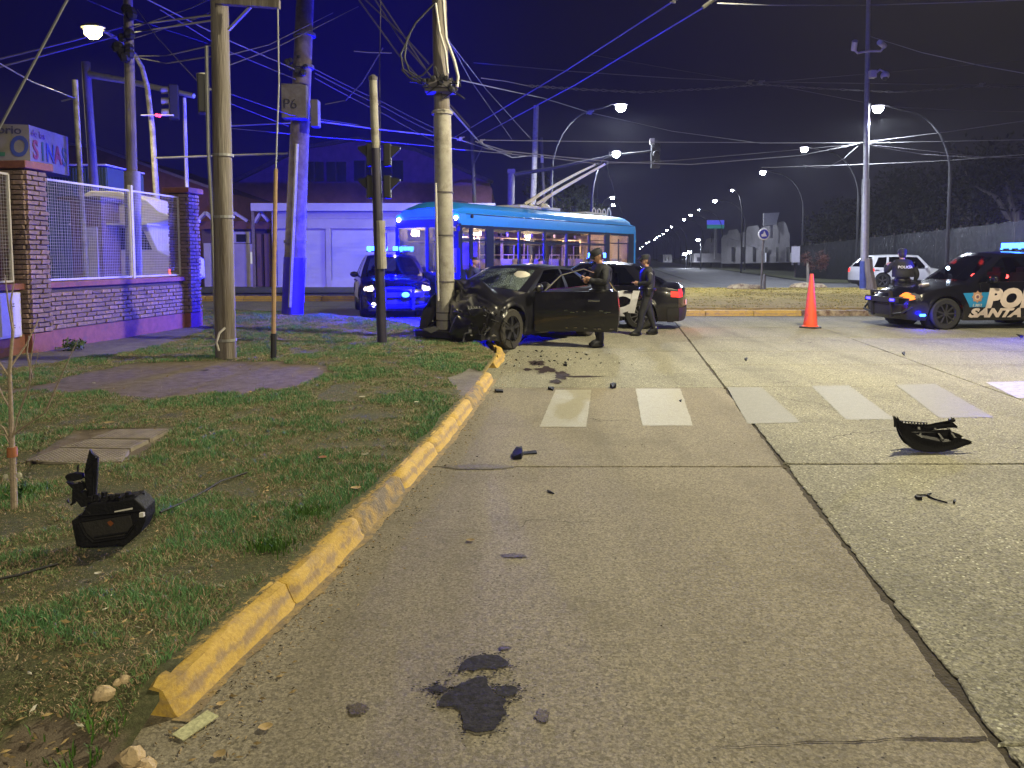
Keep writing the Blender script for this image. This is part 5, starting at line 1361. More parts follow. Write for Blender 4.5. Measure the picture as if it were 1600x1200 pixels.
        for sd in (1, -1):
            o = MB(); o.box((fx, sd*.36, .62), (.5, .46, .2)); o.box((fx-.3, sd*.36, .93), (.16, .46, .55), rot=Matrix.Rotation(-.2, 3, 'Y')); o.box((fx-.37, sd*.36, 1.24), (.1, .25, .17)); st_ = o.build('seat', m_seat, s.t, bevel=.03)
        o = MB(); o.box((fx-1.0, 0, .62), (.5, 1.2, .2)); o.box((fx-1.28, 0, .9), (.15, 1.2, .5)); o.build('rear_seat', m_seat, s.t, bevel=.03)
        o = MB(); o.box((fx+.75, 0, .82), (.4, s.W*.74, .2)); o.build('dashboard', m_dark, s.t, bevel=.05)
        o = MB(); o.lathe([(.17, -.015), (.19, -.015), (.19, .015), (.17, .015)], (fx+.45, .36, .95), 16, 'x'); o.build('steering_wheel', m_dark, s.t)
        o = MB(); o.box((s.cab[0]*.5+s.cab[3]*.5, 0, .38), (s.cab[0]-s.cab[3]+.2, s.W*.8, .08)); o.build('floor_pan', m_dark, s.t)
    def wheel(s, x, sd, tyre, style, rimm, turn=0):
        h = thing('wheel', None, None, (x, sd*(s.W/2-.115), s.wr), turn); h.parent = s.t
        r = s.wr; b = MB(); b.lathe([(r*.66, -.1), (r*.93, -.105), (r, -.085), (r, .085), (r*.93, .105), (r*.66, .1), (r*.66, -.1)], (0, 0, 0), 32, 'y', cap=False); b.build('tyre', tyre, h, smooth=True)
        b = MB(); yo = sd*.07; rr = r*.68
        b.lathe([(rr, -.09), (rr, .09)], (0, 0, 0), 28, 'y', cap=False)
        b.lathe([(rr*.92, yo-sd*.01), (rr*.98, yo+sd*.02), (rr*1.0, yo+sd*.03)], (0, 0, 0), 28, 'y', cap=False)
        b.lathe([(.001, yo), (rr*.24, yo), (rr*.22, yo+sd*.025), (.001, yo+sd*.03)], (0, 0, 0), 14, 'y')
        for k in range(style):
            a = 2*math.pi*k/style+.3
            for da in (-.12, .12) if style <= 6 else (0,):
                b.bar((rr*.2*math.cos(a), yo+sd*.008, rr*.2*math.sin(a)), (rr*.95*math.cos(a+da), yo+sd*.008, rr*.95*math.sin(a+da)), .03 if style <= 6 else .025, .03, up=(0, 1, 0))
        b.build('rim', rimm, h)
        b = MB(); b.lathe([(.001, 0), (rr*.95, 0), (rr*.95, sd*.01), (.001, sd*.01)], (0, yo-sd*.06, 0), 20, 'y'); b.build('brake_disc', m_dark, h)
        return h
    def patch(s, name, pred, mt, off=.006, parent=None):
        """lift the faces of the body for which pred(centre) holds, as a separate part standing slightly proud"""
        me = s.b.data; b = MB(); used = {}
        for p in me.polygons:
            if pred(p.center):
                ids = []
                for vi in p.vertices:
                    if vi not in used: used[vi] = len(b.v); v = me.vertices[vi]; b.v.append(tuple(v.co+v.normal*off))
                    ids.append(used[vi])
                b.f.append(tuple(ids)); b.m.append(0)
        if not b.f: return None
        return b.build(name, mt, parent or s.t, smooth=True, fixn=False)
    def seam(s, xs, z0, z1, sd, name='door_seam'):
        b = MB(); k = 10
        for i in range(k):
            za, zb = z0+(z1-z0)*i/k, z0+(z1-z0)*(i+1)/k
            xa, xb = xs(za), xs(zb)
            for (x, z, x2, z2) in ((xa, za, xb, zb),):
                A = s.disp(x-.005, sd*(s.sy(x, z)+.003), z); B_ = s.disp(x+.005, sd*(s.sy(x, z)+.003), z); C_ = s.disp(x2+.005, sd*(s.sy(x2, z2)+.003), z2); D_ = s.disp(x2-.005, sd*(s.sy(x2, z2)+.003), z2)
                b.quad(A, B_, C_, D_)
        return b.build(name, m_dark, s.t, fixn=False)
    def side_text(s, txt, x, z, size, sd, mt, shear=.25, bold=.02, sx=1.0, name='lettering', spacing=1.0):
        """lettering bent onto the flank; reads left to right for a viewer on that side"""
        me = text_mesh(txt, size, shear, bold, spacing, font_scale_x=sx); bm = bmesh.new(); bm.from_mesh(me)
        for z_ in np.arange(-.1, size+.1, .04):
            g_ = bm.verts[:]+bm.edges[:]+bm.faces[:]; bmesh.ops.bisect_plane(bm, geom=g_, plane_co=(0, float(z_), 0), plane_no=(0, 1, 0))
        mx = max(v.co.x for v in bm.verts)
        for x_ in np.arange(0, mx, .12):
            g_ = bm.verts[:]+bm.edges[:]+bm.faces[:]; bmesh.ops.bisect_plane(bm, geom=g_, plane_co=(float(x_), 0, 0), plane_no=(1, 0, 0))
        for v in bm.verts:
            X_ = x - sd*v.co.x
            Z_ = z+v.co.y; v.co = s.disp(X_, sd*(s.sy(X_, Z_)+.009), Z_)
        bm.to_mesh(me); bm.free(); me.materials.clear(); me.materials.append(mt)
        o = bpy.data.objects.new(name, me); COL.objects.link(o); o.parent = s.t; return o
    def fittings(s, tyre, style, rimm):
        for i, wx in enumerate(s.wheels):
            for sd in (1, -1): s.wheel(wx, sd, tyre, style, rimm)
        L2 = s.L/2
        for sd in (1, -1):
            xm = s.cab[0]-.38; p = Vector((xm, sd*(s.sy(xm, .9)+.1), interp(s.belt, xm)+.08))
            b = MB(); b.ball(p, .1, 12, (.65, 1.15, .8)); b.bar(p, p+Vector((.02, -sd*.14, -.06)), .05); b.build('wing_mirror', s.paint, s.t, smooth=True)
            for xd in (s.cab[1]-.55, s.cab[2]+.0):
                z = interp(s.belt, xd)-.14; b = MB(); b.box((xd, sd*(s.sy(xd, z)+.018), z), (.2, .035, .035)); b.build('door_handle', m_dark if s.paint is not m_blackp else s.paint, s.t, bevel=.01)
            for q in (s.cab[0]-.18, (s.cab[1]+s.cab[2])/2+.05, s.cab[2]-.18):
                s.seam(lambda z, q=q: q+(.06*(z-.6) if q > 0 else .0), s.ground+.07, interp(s.belt, q)-.01, sd)
            b = MB()
            nseg = 24
            for i in range(nseg):
                x_a = s.cab[0]-.3+(s.cab[3]+.45-s.cab[0]+.3)*i/nseg; x_b = s.cab[0]-.3+(s.cab[3]+.45-s.cab[0]+.3)*(i+1)/nseg
                b.bar((x_a, sd*(s.sy(x_a, interp(s.belt, x_a))+.0), interp(s.belt, x_a)+.006), (x_b, sd*(s.sy(x_b, interp(s.belt, x_b))+.0), interp(s.belt, x_b)+.006), .012, .012)
            b.build('window_trim', m_chrome, s.t)

def light_bar(car, x, z, w_=1.25, power=300, col=(.04, .02, 1), main=True):
    b = MB(); b.box((x, 0, z), (.30, w_, .03)); b.box((x, .4, z-.05), (.06, .05, .1)); b.box((x, -.4, z-.05), (.06, .05, .1))
    lb = b.build('light_bar', m_dark, car.t, bevel=.01)
    n = 9
    for i in range(n):
        y = -w_/2+w_*(i+.5)/n
        if abs(i-4) < .5 and main == 'gap': continue
        b = MB(); b.box((x, y, z+.075), (.26, w_/n*.86, .12)); b.build('light_module', BLUEH if i % 2 == 0 or main != 'mix' else BLUE, lb, bevel=.012)
        if i % 2 == 0:
            b = MB(); b.box((x+.155, y, z), (.012, w_/n*.5, .025)); b.build('lower_led', BLUEH, lb)
BLUE = glow('blue_lamp', (.03, .02, 1), 14); BLUEH = glow('blue_white_lamp', (.035, .16, 1), 11)
BLW = [(0, 0)]
m_livw = mat('reflective_white', (.62, .52, .50), .45, var=.05); m_livb = mat('livery_blue', (.02, .22, .50), .4, var=.05)
m_gold = mat('badge_bronze', (.42, .24, .16), .5, var=.2, scale=30)
TALL_D = [(-2.3, .98), (-2.22, 1.08), (-1.6, 1.12), (-1.0, 1.06), (.9, 1.06), (1.3, 1.0), (1.9, .89), (2.2, .77), (2.3, .68)]
TALL_B = [(-2.3, .95), (-1.5, 1.03), (.8, 1.0), (1.4, .91), (2.3, .66)]
# ---------------- right police car
pc = G(1467, 514, 0)
hd = R(180+6)
Rz = Matrix.Rotation(hd, 3, 'Z')
loc = Vector((pc.x+.16, pc.y, 0)) - Rz @ Vector((1.38, .78, 0)); loc.z = 0
c3 = Car('police_car', 'black police sedan with big pale lettering, cut off by the right frame edge', loc, hd, m_blackp, W=1.8, wr=.335, roof=1.68, L=4.62, deck=TALL_D, belt=TALL_B, cab=(.78, -.02, -1.2, -1.85), rimm=mat('dark_alloy', (.12, .12, .13), .35, .8), rimstyle=9)
def near_side(c): return -1    # flank that faces the camera for a car heading left
SD = 1
# car heads -x world, so its left flank (+y local) faces the camera
c3.side_text('POLICIA', .50, .49, .53, SD, m_livw, .2, .034, 1.12)
c3.t.scale = (1.1, 1.1, 1.1)
c3.side_text('SANTA FE', .86, .27, .25, SD, m_livw, .3, .015, 1.5)
m_ = MB(); 
def flank_poly(car, pts, mt, name, off=.005, par=None, n=10):
    """convex quad on the flank, subdivided: pts 4x (x,z)"""
    b = MB()
    for i in range(n):
        for k in range(n):
            def q(u, v):
                a = Vector(pts[0]).lerp(Vector(pts[1]), u); c = Vector(pts[3]).lerp(Vector(pts[2]), u); p = a.lerp(c, v); return car.disp(p.x, SD*(car.sy(p.x, p.y)+off), p.y)
            b.quad(q(i/n, k/n), q((i+1)/n, k/n), q((i+1)/n, (k+1)/n), q(i/n, (k+1)/n))
    return b.build(name, mt, par or car.t, fixn=True)
flank_poly(c3, [(1.02, .78), (.86, .48), (.50, .48), (.40, .80)], m_livb, 'blue_panel', .004)
bx, bz = .70, .70
bd = MB(); ring = []
for k in range(24):
    a = 2*math.pi*k/24; r_ = .105 if k % 3 else .135; ring.append(c3.disp(bx+r_*math.cos(a), SD*(c3.sy(bx, bz)+.014), bz+r_*math.sin(a)))
bd.poly(ring); bdo = bd.build('badge', m_gold, c3.t, fixn=False)
for r_, mm in ((.062, m_livw), (.045, m_gold), (.028, mat('badge_dark', (.1, .06, .12), .6))):
    bd = MB(); bd.poly([c3.disp(bx+r_*math.cos(2*math.pi*k/16), SD*(c3.sy(bx, bz)+.016+(.062-r_)*.08), bz+r_*math.sin(2*math.pi*k/16)) for k in range(16)]); bd.build('badge_ring', mm, bdo, fixn=False)
c3.side_text('L 9813', .80, .495, .075, SD, mat('livery_grey', (.45, .5, .6), .5), .2, .004, 1.0)
L2 = c3.L/2
c3.patch('headlight', lambda c: c.x > 1.93 and .66 < c.z < .77 and c.y > .42, G_LAMP)
c3.patch('headlight', lambda c: c.x > 1.93 and .66 < c.z < .77 and c.y < -.42, G_LAMP)
c3.patch('indicator', lambda c: 2.02 < c.x < 2.16 and .64 < c.z < .76 and c.y > .42, glow('amber_lens', (1, .22, .03), 2.2), .012)
c3.patch('grille', lambda c: c.x > 2.05 and .30 < c.z < .52 and abs(c.y) < .62, m_dark, .004)
def push_bar(car, x=2.36):
    t = MB()
    for sd in (1, -1):
        t.bar((x, sd*.35, .25), (x+.04, sd*.35, .80), .05, .07); t.bar((x+.03, sd*.35, .5), (x-.3, sd*.35, .5), .04)
        t.tube([(x, sd*.35, .3), (x, sd*.72, .36), (x-.16, sd*.82, .5)], .025, 6)
    t.bar((x+.03, -.6, .62), (x+.03, .6, .62), .06, .12); t.bar((x+.04, -.35, .79), (x+.04, .35, .79), .05); return t.build('push_bar', m_dark, car.t)
pb = push_bar(c3, 2.28)
for sd in (1, -1):
    b = MB(); b.box((2.34, sd*.45, .62), (.03, .14, .05)); b.build('grille_light', BLUE, pb)
b = MB()
for k in range(4): b.ball(c3.disp(1.86+.045*k, SD*(c3.sy(1.9, .30)+.03), .31), .028, 8)
b.build('bumper_light', BLUEH, c3.t)
b = MB(); b.box(c3.disp(1.55, .35, .955), (.16, .12, .02), rot=Matrix.Rotation(.18, 3, 'Y')); b.build('hood_mark', m_livw, c3.t)
light_bar(c3, -1.12, 1.735, 1.25)
b = MB(); b.box((.62, .3, 1.0), (.1, .06, .03)); b.ball(c3.cross(0, .42, -.25)+Vector((.02, 0, 0)), .035, 8); b.build('windscreen_lamp', glow('cool_spark', (.6, .8, 1), 30), c3.t)
b = MB(); b.ball((-.2, -.35, 1.12), .07, 10, (1.8, 1, .8)); b.ball((-.95, -.35, 1.1), .05, 8); b.build('cabin_lamp', glow('red_glow_lamp', (1, .05, .04), 25), c3.t)
def wl(car, v): return car.t.matrix_world @ Vector(v)
bpy.context.view_layer.update()
lamp_light(wl(c3, (-.2, -.35, 1.2)), 14, (1, .05, .08), size=.08)
lamp_light(wl(c3, (1.95, .95, .30)), 22, (0, 0, 1), size=.05)
lamp_light(wl(c3, (-1.1, .2, 2.0)), 1700, (0, 0, 1), size=.04)

# ---------------- police car behind the officer
SD = 1
pr = G(1000, 514, 0); hd = R(180-16); Rz = Matrix.Rotation(hd, 3, 'Z')
loc = Vector((pr.x, pr.y, 0)) - Rz @ Vector((-1.32, .78, 0)); loc.z = 0
c2 = Car('police_car', 'black and white police sedan standing between the wreck and the trolleybus', loc, hd, m_blackp, W=1.8, wr=.34, roof=1.60, L=4.62, rimstyle=10, deck=TALL_D, belt=TALL_B)
c2.side_text('POLICI', .98, .42, .66, SD, mat('livery_white', (.62, .62, .68), .45), .2, .04, 1.1)
flank_poly(c2, [(-.55, .38), (-.62, .30), (-.98, .30), (-.86, .46)], M['livery_white'], 'white_panel')
red_tail = glow('tail_lens', (1, .02, .012), 2.2)
for nm, f in (('tail_light', lambda c: c.x < -2.02 and .78 < c.z < .92 and c.y > .55), ('tail_light', lambda c: c.x < -2.02 and .78 < c.z < .92 and c.y < -.55)): c2.patch(nm, f, red_tail)
c2.patch('rear_bumper', lambda c: c.x < -1.95 and c.z < .50, m_dark, .03)
b = MB(); b.box((-2.33, 0, .62), (.02, .42, .12)); b.build('number_plate', m_livw, c2.t)
light_bar(c2, -.15, 1.67, 1.15)
bpy.context.view_layer.update()
lamp_light(wl(c2, (-2.55, .6, .75)), 12, (1, .05, .05), size=.05)
lamp_light(wl(c2, (-.15, 0, 1.86)), 700, (0, 0, 1), size=.03)

# ---------------- police pickup style car facing the camera
SD = 1
pf = G(600, 492, .0); hd = R(-76)
c1 = Car('police_car', 'police vehicle with glowing blue light bar facing the camera behind the signal post', (-3.75, 23.7, 0), hd, m_blackp, L=4.7, W=1.86, wr=.37, roof=1.68, cab=(.95, .35, -1.2, -1.7),
         deck=[(-2.35, 1.0), (-2.2, 1.12), (-1.2, 1.14), (.9, 1.14), (1.4, 1.08), (2.0, 1.0), (2.25, .88), (2.35, .75)], belt=[(-2.35, 1.02), (-1.5, 1.06), (.8, 1.02), (1.5, .98), (2.35, .74)], ground=.24, wheels=(1.45, -1.4))
for nm, f in (('headlight', lambda c: c.x > 1.95 and .72 < c.z < .82 and c.y > .62), ('headlight', lambda c: c.x > 1.95 and .72 < c.z < .82 and c.y < -.62)): c1.patch(nm, f, glow('headlight_glow', (1, .82, .62), 3) if nm else G_LAMP)
c1.patch('grille', lambda c: c.x > 2.0 and .38 < c.z < .68 and abs(c.y) < .6, m_dark, .006)
flank_poly(c1, [(.9, .9), (.8, .45), (-1.0, .45), (-.9, .9)], M['livery_white'], 'white_panel')
SD = -1; flank_poly(c1, [(.95, .9), (.85, .42), (-1.0, .42), (-.9, .9)], M['livery_white'], 'white_panel'); SD = 1
pb = push_bar(c1, 2.42)
b = MB(); b.ball((2.52, .15, .62), .085, 10, (.5, 1.2, .8)); b.build('grille_light', BLUEH, pb)
b = MB(); b.ball(c1.disp(2.3, -.62, .36)+Vector((.05, 0, 0)), .06, 8); b.build('fog_light', glow('fog_glow', (.8, .8, 1), 8), c1.t)
light_bar(c1, .05, 1.74, 1.3, main='gap')
c1.t.scale = (1.1, 1.1, 1.08)
bpy.context.view_layer.update()
lamp_light(wl(c1, (-.20, .32, 1.81)), 15000, (0, 0, 1), size=.04)
lamp_light(wl(c1, (.30, 0, 1.80)), 2600, (0, 0, 1), size=.08)
lamp_light(wl(c1, (2.75, .15, .75)), 5000, (0, 0, 1), size=.03)

# ---------------- white SUV beyond the median
SD = 1
c4 = Car('parked_car', 'white compact SUV on the avenue behind the camera pole', (21.7, 43.0, 0), R(0+4), m_whitep, L=4.9, W=1.9, wr=.38, roof=1.72, cab=(1.15, .55, -1.75, -2.2),
         deck=[(-2.45, 1.0), (-2.3, 1.1), (.9, 1.1), (1.4, 1.06), (2.1, .95), (2.35, .82), (2.45, .7)], belt=[(-2.45, 1.08), (-1.5, 1.05), (.8, .98), (1.5, .93), (2.45, .70)], ground=.24, wheels=(1.5, -1.45), glassm=G_DARK, windows=[(.06, .36), (.40, .68), (.72, .92)])
c4.patch('tail_light', lambda c: c.x < -1.9 and .84 < c.z < 1.02 and abs(c.y) > .5, red_tail)
c4.patch('lower_cladding', lambda c: c.z < .40, m_dark, .012)
c4.t.scale = (1.08, 1.08, 1.08)

# ---------------- the wreck
polep = Vector((-1.262, 14.7))
hw_f = Vector((-.07, 14.15)); hw_r = Vector((1.42, 16.35)); dr = (hw_f-hw_r).normalized()   # near wheels: front, rear
hd = math.atan2(dr.y, dr.x); Rz = Matrix.Rotation(hd, 3, 'Z')
loc = Vector((hw_f.x, hw_f.y, 0)) - Rz @ Vector((1.36, .78, 0)); loc.z = 0
inv = Rz.inverted(); lp = inv @ (Vector((polep.x, polep.y, 0))-loc)      # the pole in the car's frame
print('POLE LOCAL', lp)
def crumple(p):
    x, y, z = p; q = Vector(p)
    dx = x-1.25
    if dx > 0:
        k = smooth01(dx/1.0); d = abs(y-lp.y); near = math.exp(-(d/.42)**2)
        push = max(0, x-(lp.x-.20-.35*d*d*2))
        q.x = x - near*push*.98 - k*.12*(1-near)
        q.z = z + k*near*.16*(z > .6)*math.exp(-((x-1.9)/.5)**2)*1.6 - k*.05*(1-near)*(z > .6) + (z > .7)*(.16*math.exp(-((x-1.35-.25*(y+.3))/.13)**2) + .07*math.exp(-((x-1.75+.2*y)/.08)**2))*smooth01((.75-abs(y))/.4) + .05*k*y*(z > .5)
        q.y = y + (.10*k*near*(1 if y > lp.y else -1))
        n_ = noise.noise_vector(Vector((x*3.1, y*3.3, z*4)))
        q += n_*.17*k + noise.noise_vector(Vector((x*8, y*8, z*8)))*.055*k + noise.noise_vector(Vector((x*19, y*19, z*19)))*.018*k
    return q
cw = Car('wrecked_car', 'dark coupe with crushed front wrapped round the concrete pole and its door hanging open', loc, hd, m_navyp, L=4.55, W=1.80, wr=.335, roof=1.40, warp=crumple,
         cab=(.88, .02, -1.0, -1.75), windows=[(.06, .50), (.55, .86)], tyre=m_tyre2, rimm=mat('dull_alloy', (.10, .10, .12), .4, .8), rimstyle=5,
         deck=[(-2.3, .93), (-2.22, 1.02), (-1.6, 1.05), (-1.0, 1.0), (.9, 1.01), (1.3, 1.00), (1.9, .93), (2.2, .80), (2.3, .66)])
cw.t.scale = (1.1, 1.1, 1.12); _o = Rz @ Vector((1.36*.1, .78*.1, 0)); cw.t.location = (loc.x-_o.x, loc.y-_o.y, 0)
SD = 1
cw.patch('tail_light', lambda c: c.x < -2.0 and .72 < c.z < .88 and abs(c.y) > .45, mat('dull_red_lens', (.2, .01, .01), .3))
# door swung open on its front hinge
hx = cw.cab[0]-.16; hp = Vector((hx, cw.sy(hx, .6)+.01, 0)); dl = 1.43
d = thing('door', 'open front door hanging toward the officer', None, hp, R(107)); del d['label']; d.parent = cw.t; d['label'] = 'open front door'
mb = MB(); nx, nz = 22, 14
for sgn in (0, 1):
    for i in range(nx+1):
        for k in range(nz+1):
            t = i/nx; z0 = .25+.03*t; z1 = .93+.02*t; z = z0+(z1-z0)*k/nz
            y = .0 + .05*math.sin(math.pi*min(1, (z-.2)/.8)) + (.0 if sgn else -.10)
            x = dl*t; x += .04*math.sin(math.pi*(z-.25)/.7)*t
            mb.v.append((x, -y, z))
W1 = (nx+1)*(nz+1)
for sgn in (0, 1):
    for i in range(nx):
        for k in range(nz):
            a = sgn*W1+i*(nz+1)+k; mb.f.append((a, a+nz+1, a+nz+2, a+1)); mb.m.append(0)
rim_ = [i*(nz+1) for i in range(nx+1)]+[nx*(nz+1)+k for k in range(1, nz+1)]+[i*(nz+1)+nz for i in range(nx-1, -1, -1)]+[k for k in range(nz-1, 0, -1)]
for i in range(len(rim_)): a, b_ = rim_[i], rim_[(i+1) % len(rim_)]; mb.f.append((a, b_, W1+b_, W1+a)); mb.m.append(0)
mb.build('door_skin', m_navyp, d, smooth=True)
b = MB(); b.tube([(.15, .02, .93), (.45, .03, 1.22), (.85, .04, 1.33), (1.25, .04, 1.18), (1.42, .03, .93)], .018, 8); b.build('window_frame', m_chrome, d, smooth=True)
b = MB(); b.box((.75, .065, .55), (1.0, .04, .34)); b.box((.55, .10, .72), (.5, .07, .06)); b.build('inner_panel', m_dark, d, bevel=.02)
b = MB(); b.box((1.05, -.075, .80), (.2, .03, .035)); b.build('door_handle', m_chrome, d, bevel=.008)
b = MB(); b.ball((.12, -.18, 1.0), .1, 12, (.7, 1.2, .8)); b.build('wing_mirror', m_navyp, d, smooth=True)
b = MB()
for k in range(14): b.box((.55+random.random()*.85, -.062, random.choice((.62, .60, .34, .33))+random.uniform(-.01, .01)), (.03+random.random()*.05, .01, .008))
b.build('scratch_mark', m_chrome, d)['kind'] = 'stuff'
# airbag, shattered screen
b = MB(); b.ball((.38, .40, 1.03), .24, 16, (.8, 1, 1.05)); ab = b.build('airbag', mat('airbag_cloth', (.55, .52, .46), .9, var=.1, bump=.4, bscale=12), cw.t, smooth=True)
for v in ab.data.vertices: v.co += noise.noise_vector(v.co*5)*.04
m, N, L, bs = nodes_of('shattered_glass'); N.remove(bs)
geo = N.new('ShaderNodeNewGeometry'); vo = N.new('ShaderNodeTexVoronoi'); vo.feature = 'DISTANCE_TO_EDGE'; vo.inputs['Scale'].default_value = 30; L.new(geo.outputs['Position'], vo.inputs['Vector'])
r1 = N.new('ShaderNodeMapRange'); r1.inputs[1].default_value = .0; r1.inputs[2].default_value = .10; r1.inputs[3].default_value = 1; r1.inputs[4].default_value = .12; L.new(vo.outputs['Distance'], r1.inputs[0])
n2 = N.new('ShaderNodeTexNoise'); n2.inputs['Scale'].default_value = 1.8; L.new(geo.outputs['Position'], n2.inputs['Vector'])
r2 = N.new('ShaderNodeMapRange'); r2.inputs[1].default_value = .42; r2.inputs[2].default_value = .6; r2.inputs[3].default_value = .08; L.new(n2.outputs['Fac'], r2.inputs[0])
mu = N.new('ShaderNodeMath'); mu.operation = 'MULTIPLY'; L.new(r1.outputs[0], mu.inputs[0]); L.new(r2.outputs[0], mu.inputs[1])
tr = N.new('ShaderNodeBsdfTransparent'); tr.inputs[0].default_value = (.22, .25, .27, 1); df = N.new('ShaderNodeBsdfPrincipled'); df.inputs['Base Color'].default_value = (.30, .38, .38, 1); df.inputs['Roughness'].default_value = .35
mx = N.new('ShaderNodeMixShader'); L.new(mu.outputs[0], mx.inputs[0]); L.new(tr.outputs[0], mx.inputs[1]); L.new(df.outputs[0], mx.inputs[2])
gs = N.new('ShaderNodeBsdfGlossy'); gs.inputs['Roughness'].default_value = .06; m3 = N.new('ShaderNodeMixShader'); fr = N.new('ShaderNodeFresnel'); fr.inputs[0].default_value = 1.35
L.new(fr.outputs[0], m3.inputs[0]); L.new(mx.outputs[0], m3.inputs[1]); L.new(gs.outputs[0], m3.inputs[2]); L.new(m3.outputs[0], N['Material Output'].inputs['Surface'])
cw.ws.data.materials.clear(); cw.ws.data.materials.append(m)
# torn front end: hanging bumper pieces, exposed ribs, headlamp shell
rr = random.Random(5); b = MB()
for k in range(26):
    a = Vector((1.55+rr.random()*.7, .35+rr.random()*.6, .18+rr.random()*.5)); c_ = a+Vector((rr.uniform(-.25, .25), rr.uniform(-.2, .2), rr.uniform(-.2, .15)))
    b.tube([a, (a+c_)/2+Vector((rr.uniform(-.05, .05), .03, rr.uniform(-.06, .06))), c_], rr.uniform(.006, .02), 5)
for k in range(16):
    a = Vector((1.5+rr.random()*.7, rr.uniform(-.7, .95), .15+rr.random()*.5)); s1 = Vector([rr.uniform(-.16, .16) for _ in range(3)]); s2 = Vector([rr.uniform(-.12, .12) for _ in range(3)])
    b.poly([a, a+s1, a+s1+s2, a+s2*.6])
b.build('torn_bumper_shreds', m_dark, cw.t, fixn=False)['kind'] = 'stuff'
b = MB()
for k in range(12):
    a = Vector((1.6+rr.random()*.5, .55+rr.random()*.35, .2+rr.random()*.5)); s1 = Vector([rr.uniform(-.09, .09) for _ in range(3)]); s2 = Vector([rr.uniform(-.05, .05) for _ in range(3)]); b.poly([a, a+s1, a+s1+s2])
for k in range(5): y_ = .1+k*.055; b.bar((2.02, y_+.35, .58), (2.06, y_+.37, .74), .022)
b.build('exposed_metal', mat('bent_metal', (.4, .4, .42), .35, .7, var=.2), cw.t, fixn=False)['kind'] = 'stuff'
# ================================================================== trolleybus
m_busb = mat('bus_blue', (.03, .33, .76), .35, var=.06, coat=.3, dirt=(.02, .15, .32), dscale=1.5, damt=.3)
m_busd = mat('bus_dark_blue', (.012, .02, .045), .35, var=.1)
m_cream2 = mat('bus_interior', (.60, .47, .34), .7, var=.08)
m_rail = mat('handrail', (.75, .62, .45), .3, .3)
G_BUS = glass('bus_glass', (.80, .78, .74), .02); 
Fr = Vector((-1.5, 22.2, 0)); Re = Vector((5.05, 31.6, 0)); bd_ = (Fr-Re); BL = bd_.length; hd = math.atan2(bd_.y, bd_.x); 
# near side is local +y (left of heading) : origin at mid length on near side, y runs inward negative
BW = 2.5; Rz = Matrix.Rotation(hd, 3, 'Z'); mid = (Fr+Re)/2 - Rz @ Vector((0, BW/2, 0))
bus = thing('trolleybus', 'bright blue roofed trolleybus with added interior light and two raised trolley poles', 'trolleybus', (mid.x, mid.y, 0), hd); bus.scale = (1, 1, 1.07)
xf, xr = BL/2, -BL/2; h2 = BW/2
ZB, ZW0, ZW1, ZC, ZR = .35, 1.25, 2.42, 2.78, 3.12     # skirt, window sill, window head, cant rail, roof
# roof: lofted across with rounded shoulders, rounded at the rear and front
def roof_sec(x):
    e = max(0, (abs(x)-(BL/2-.45))/.45); k = 1-.10*e**2
    dz = -.30*e**2.2 if x < 0 else -.20*e**2
    return [(h2, ZW1+.04), (h2, ZC-.12), (h2-.015, ZC-.02), (h2-.09, ZC+.04), (h2-.14, ZC+.16+dz*.3), (h2-.30, ZR-.09+dz*.7), (h2-.55, ZR-.02+dz), (h2*.3, ZR+.02+dz), (0, ZR+.03+dz)], k
mb = MB(); NX = 60; secs = []
for i in range(NX+1):
    x = xf-BL*i/NX; s_, k = roof_sec(x); full = [(y*1.0, z) for y, z in s_]+[(-y, z) for y, z in s_[-2::-1]]
    secs.append([Vector((x, y*(k if z > ZC else 1), z)) for y, z in full])
n = len(secs[0])
for s_ in secs: mb.v += [tuple(p) for p in s_]
for i in range(NX):
    for k in range(n-1): a = i*n+k; mb.f.append((a, a+1, a+n+1, a+n)); mb.m.append(0)
mb.f.append(tuple(range(n))); mb.f.append(tuple(NX*n+k for k in range(n-1, -1, -1))); mb.m += [0, 0]
mb.build('roof', m_busb, bus, smooth=True)
for sd in (1, -1):
    b = MB(); b.box((0, sd*(h2-.04), ZW1+.06), (BL-.08, .07, .11)); b.build('window_header', m_busd, bus)
    b = MB(); b.bar((xf-.3, sd*(h2-.002), ZC-.02), (xr+.1, sd*(h2-.002), ZC-.02), .012, .02); b.build('roof_seam', m_busd, bus)
# lower body
b = MB()
for sd in (1, -1): b.box(((xf+xr)/2, sd*(h2-.03), (ZB+ZW0)/2), (BL-.02, .06, ZW0-ZB))
b.box((xr+.03, 0, (ZB+ZW0)/2), (.06, BW-.14, ZW0-ZB)); b.box((xf-.03, 0, (ZB+1.15)/2), (.06, BW-.14, 1.15-ZB)); b.build('body', m_busd, bus)
b = MB(); b.box((0, 0, ZB+.02), (BL-.15, BW-.14, .06)); b.build('floor', m_dark, bus)
b = MB(); b.box((0, 0, ZW1+.12), (BL-.3, BW-.2, .04)); b.build('ceiling', m_cream2, bus)
b = MB(); b.box((xr+.22, 0, 1.7), (.1, BW-.2, 1.6)); b.build('rear_panel', m_cream2, bus)
b = MB(); b.box((xr+.05, h2-.10, 1.45), (.26, .20, 2.4)); b.box((xr+.05, -h2+.10, 1.45), (.26, .20, 2.4)); b.build('rear_corner', m_busb, bus, bevel=.05)
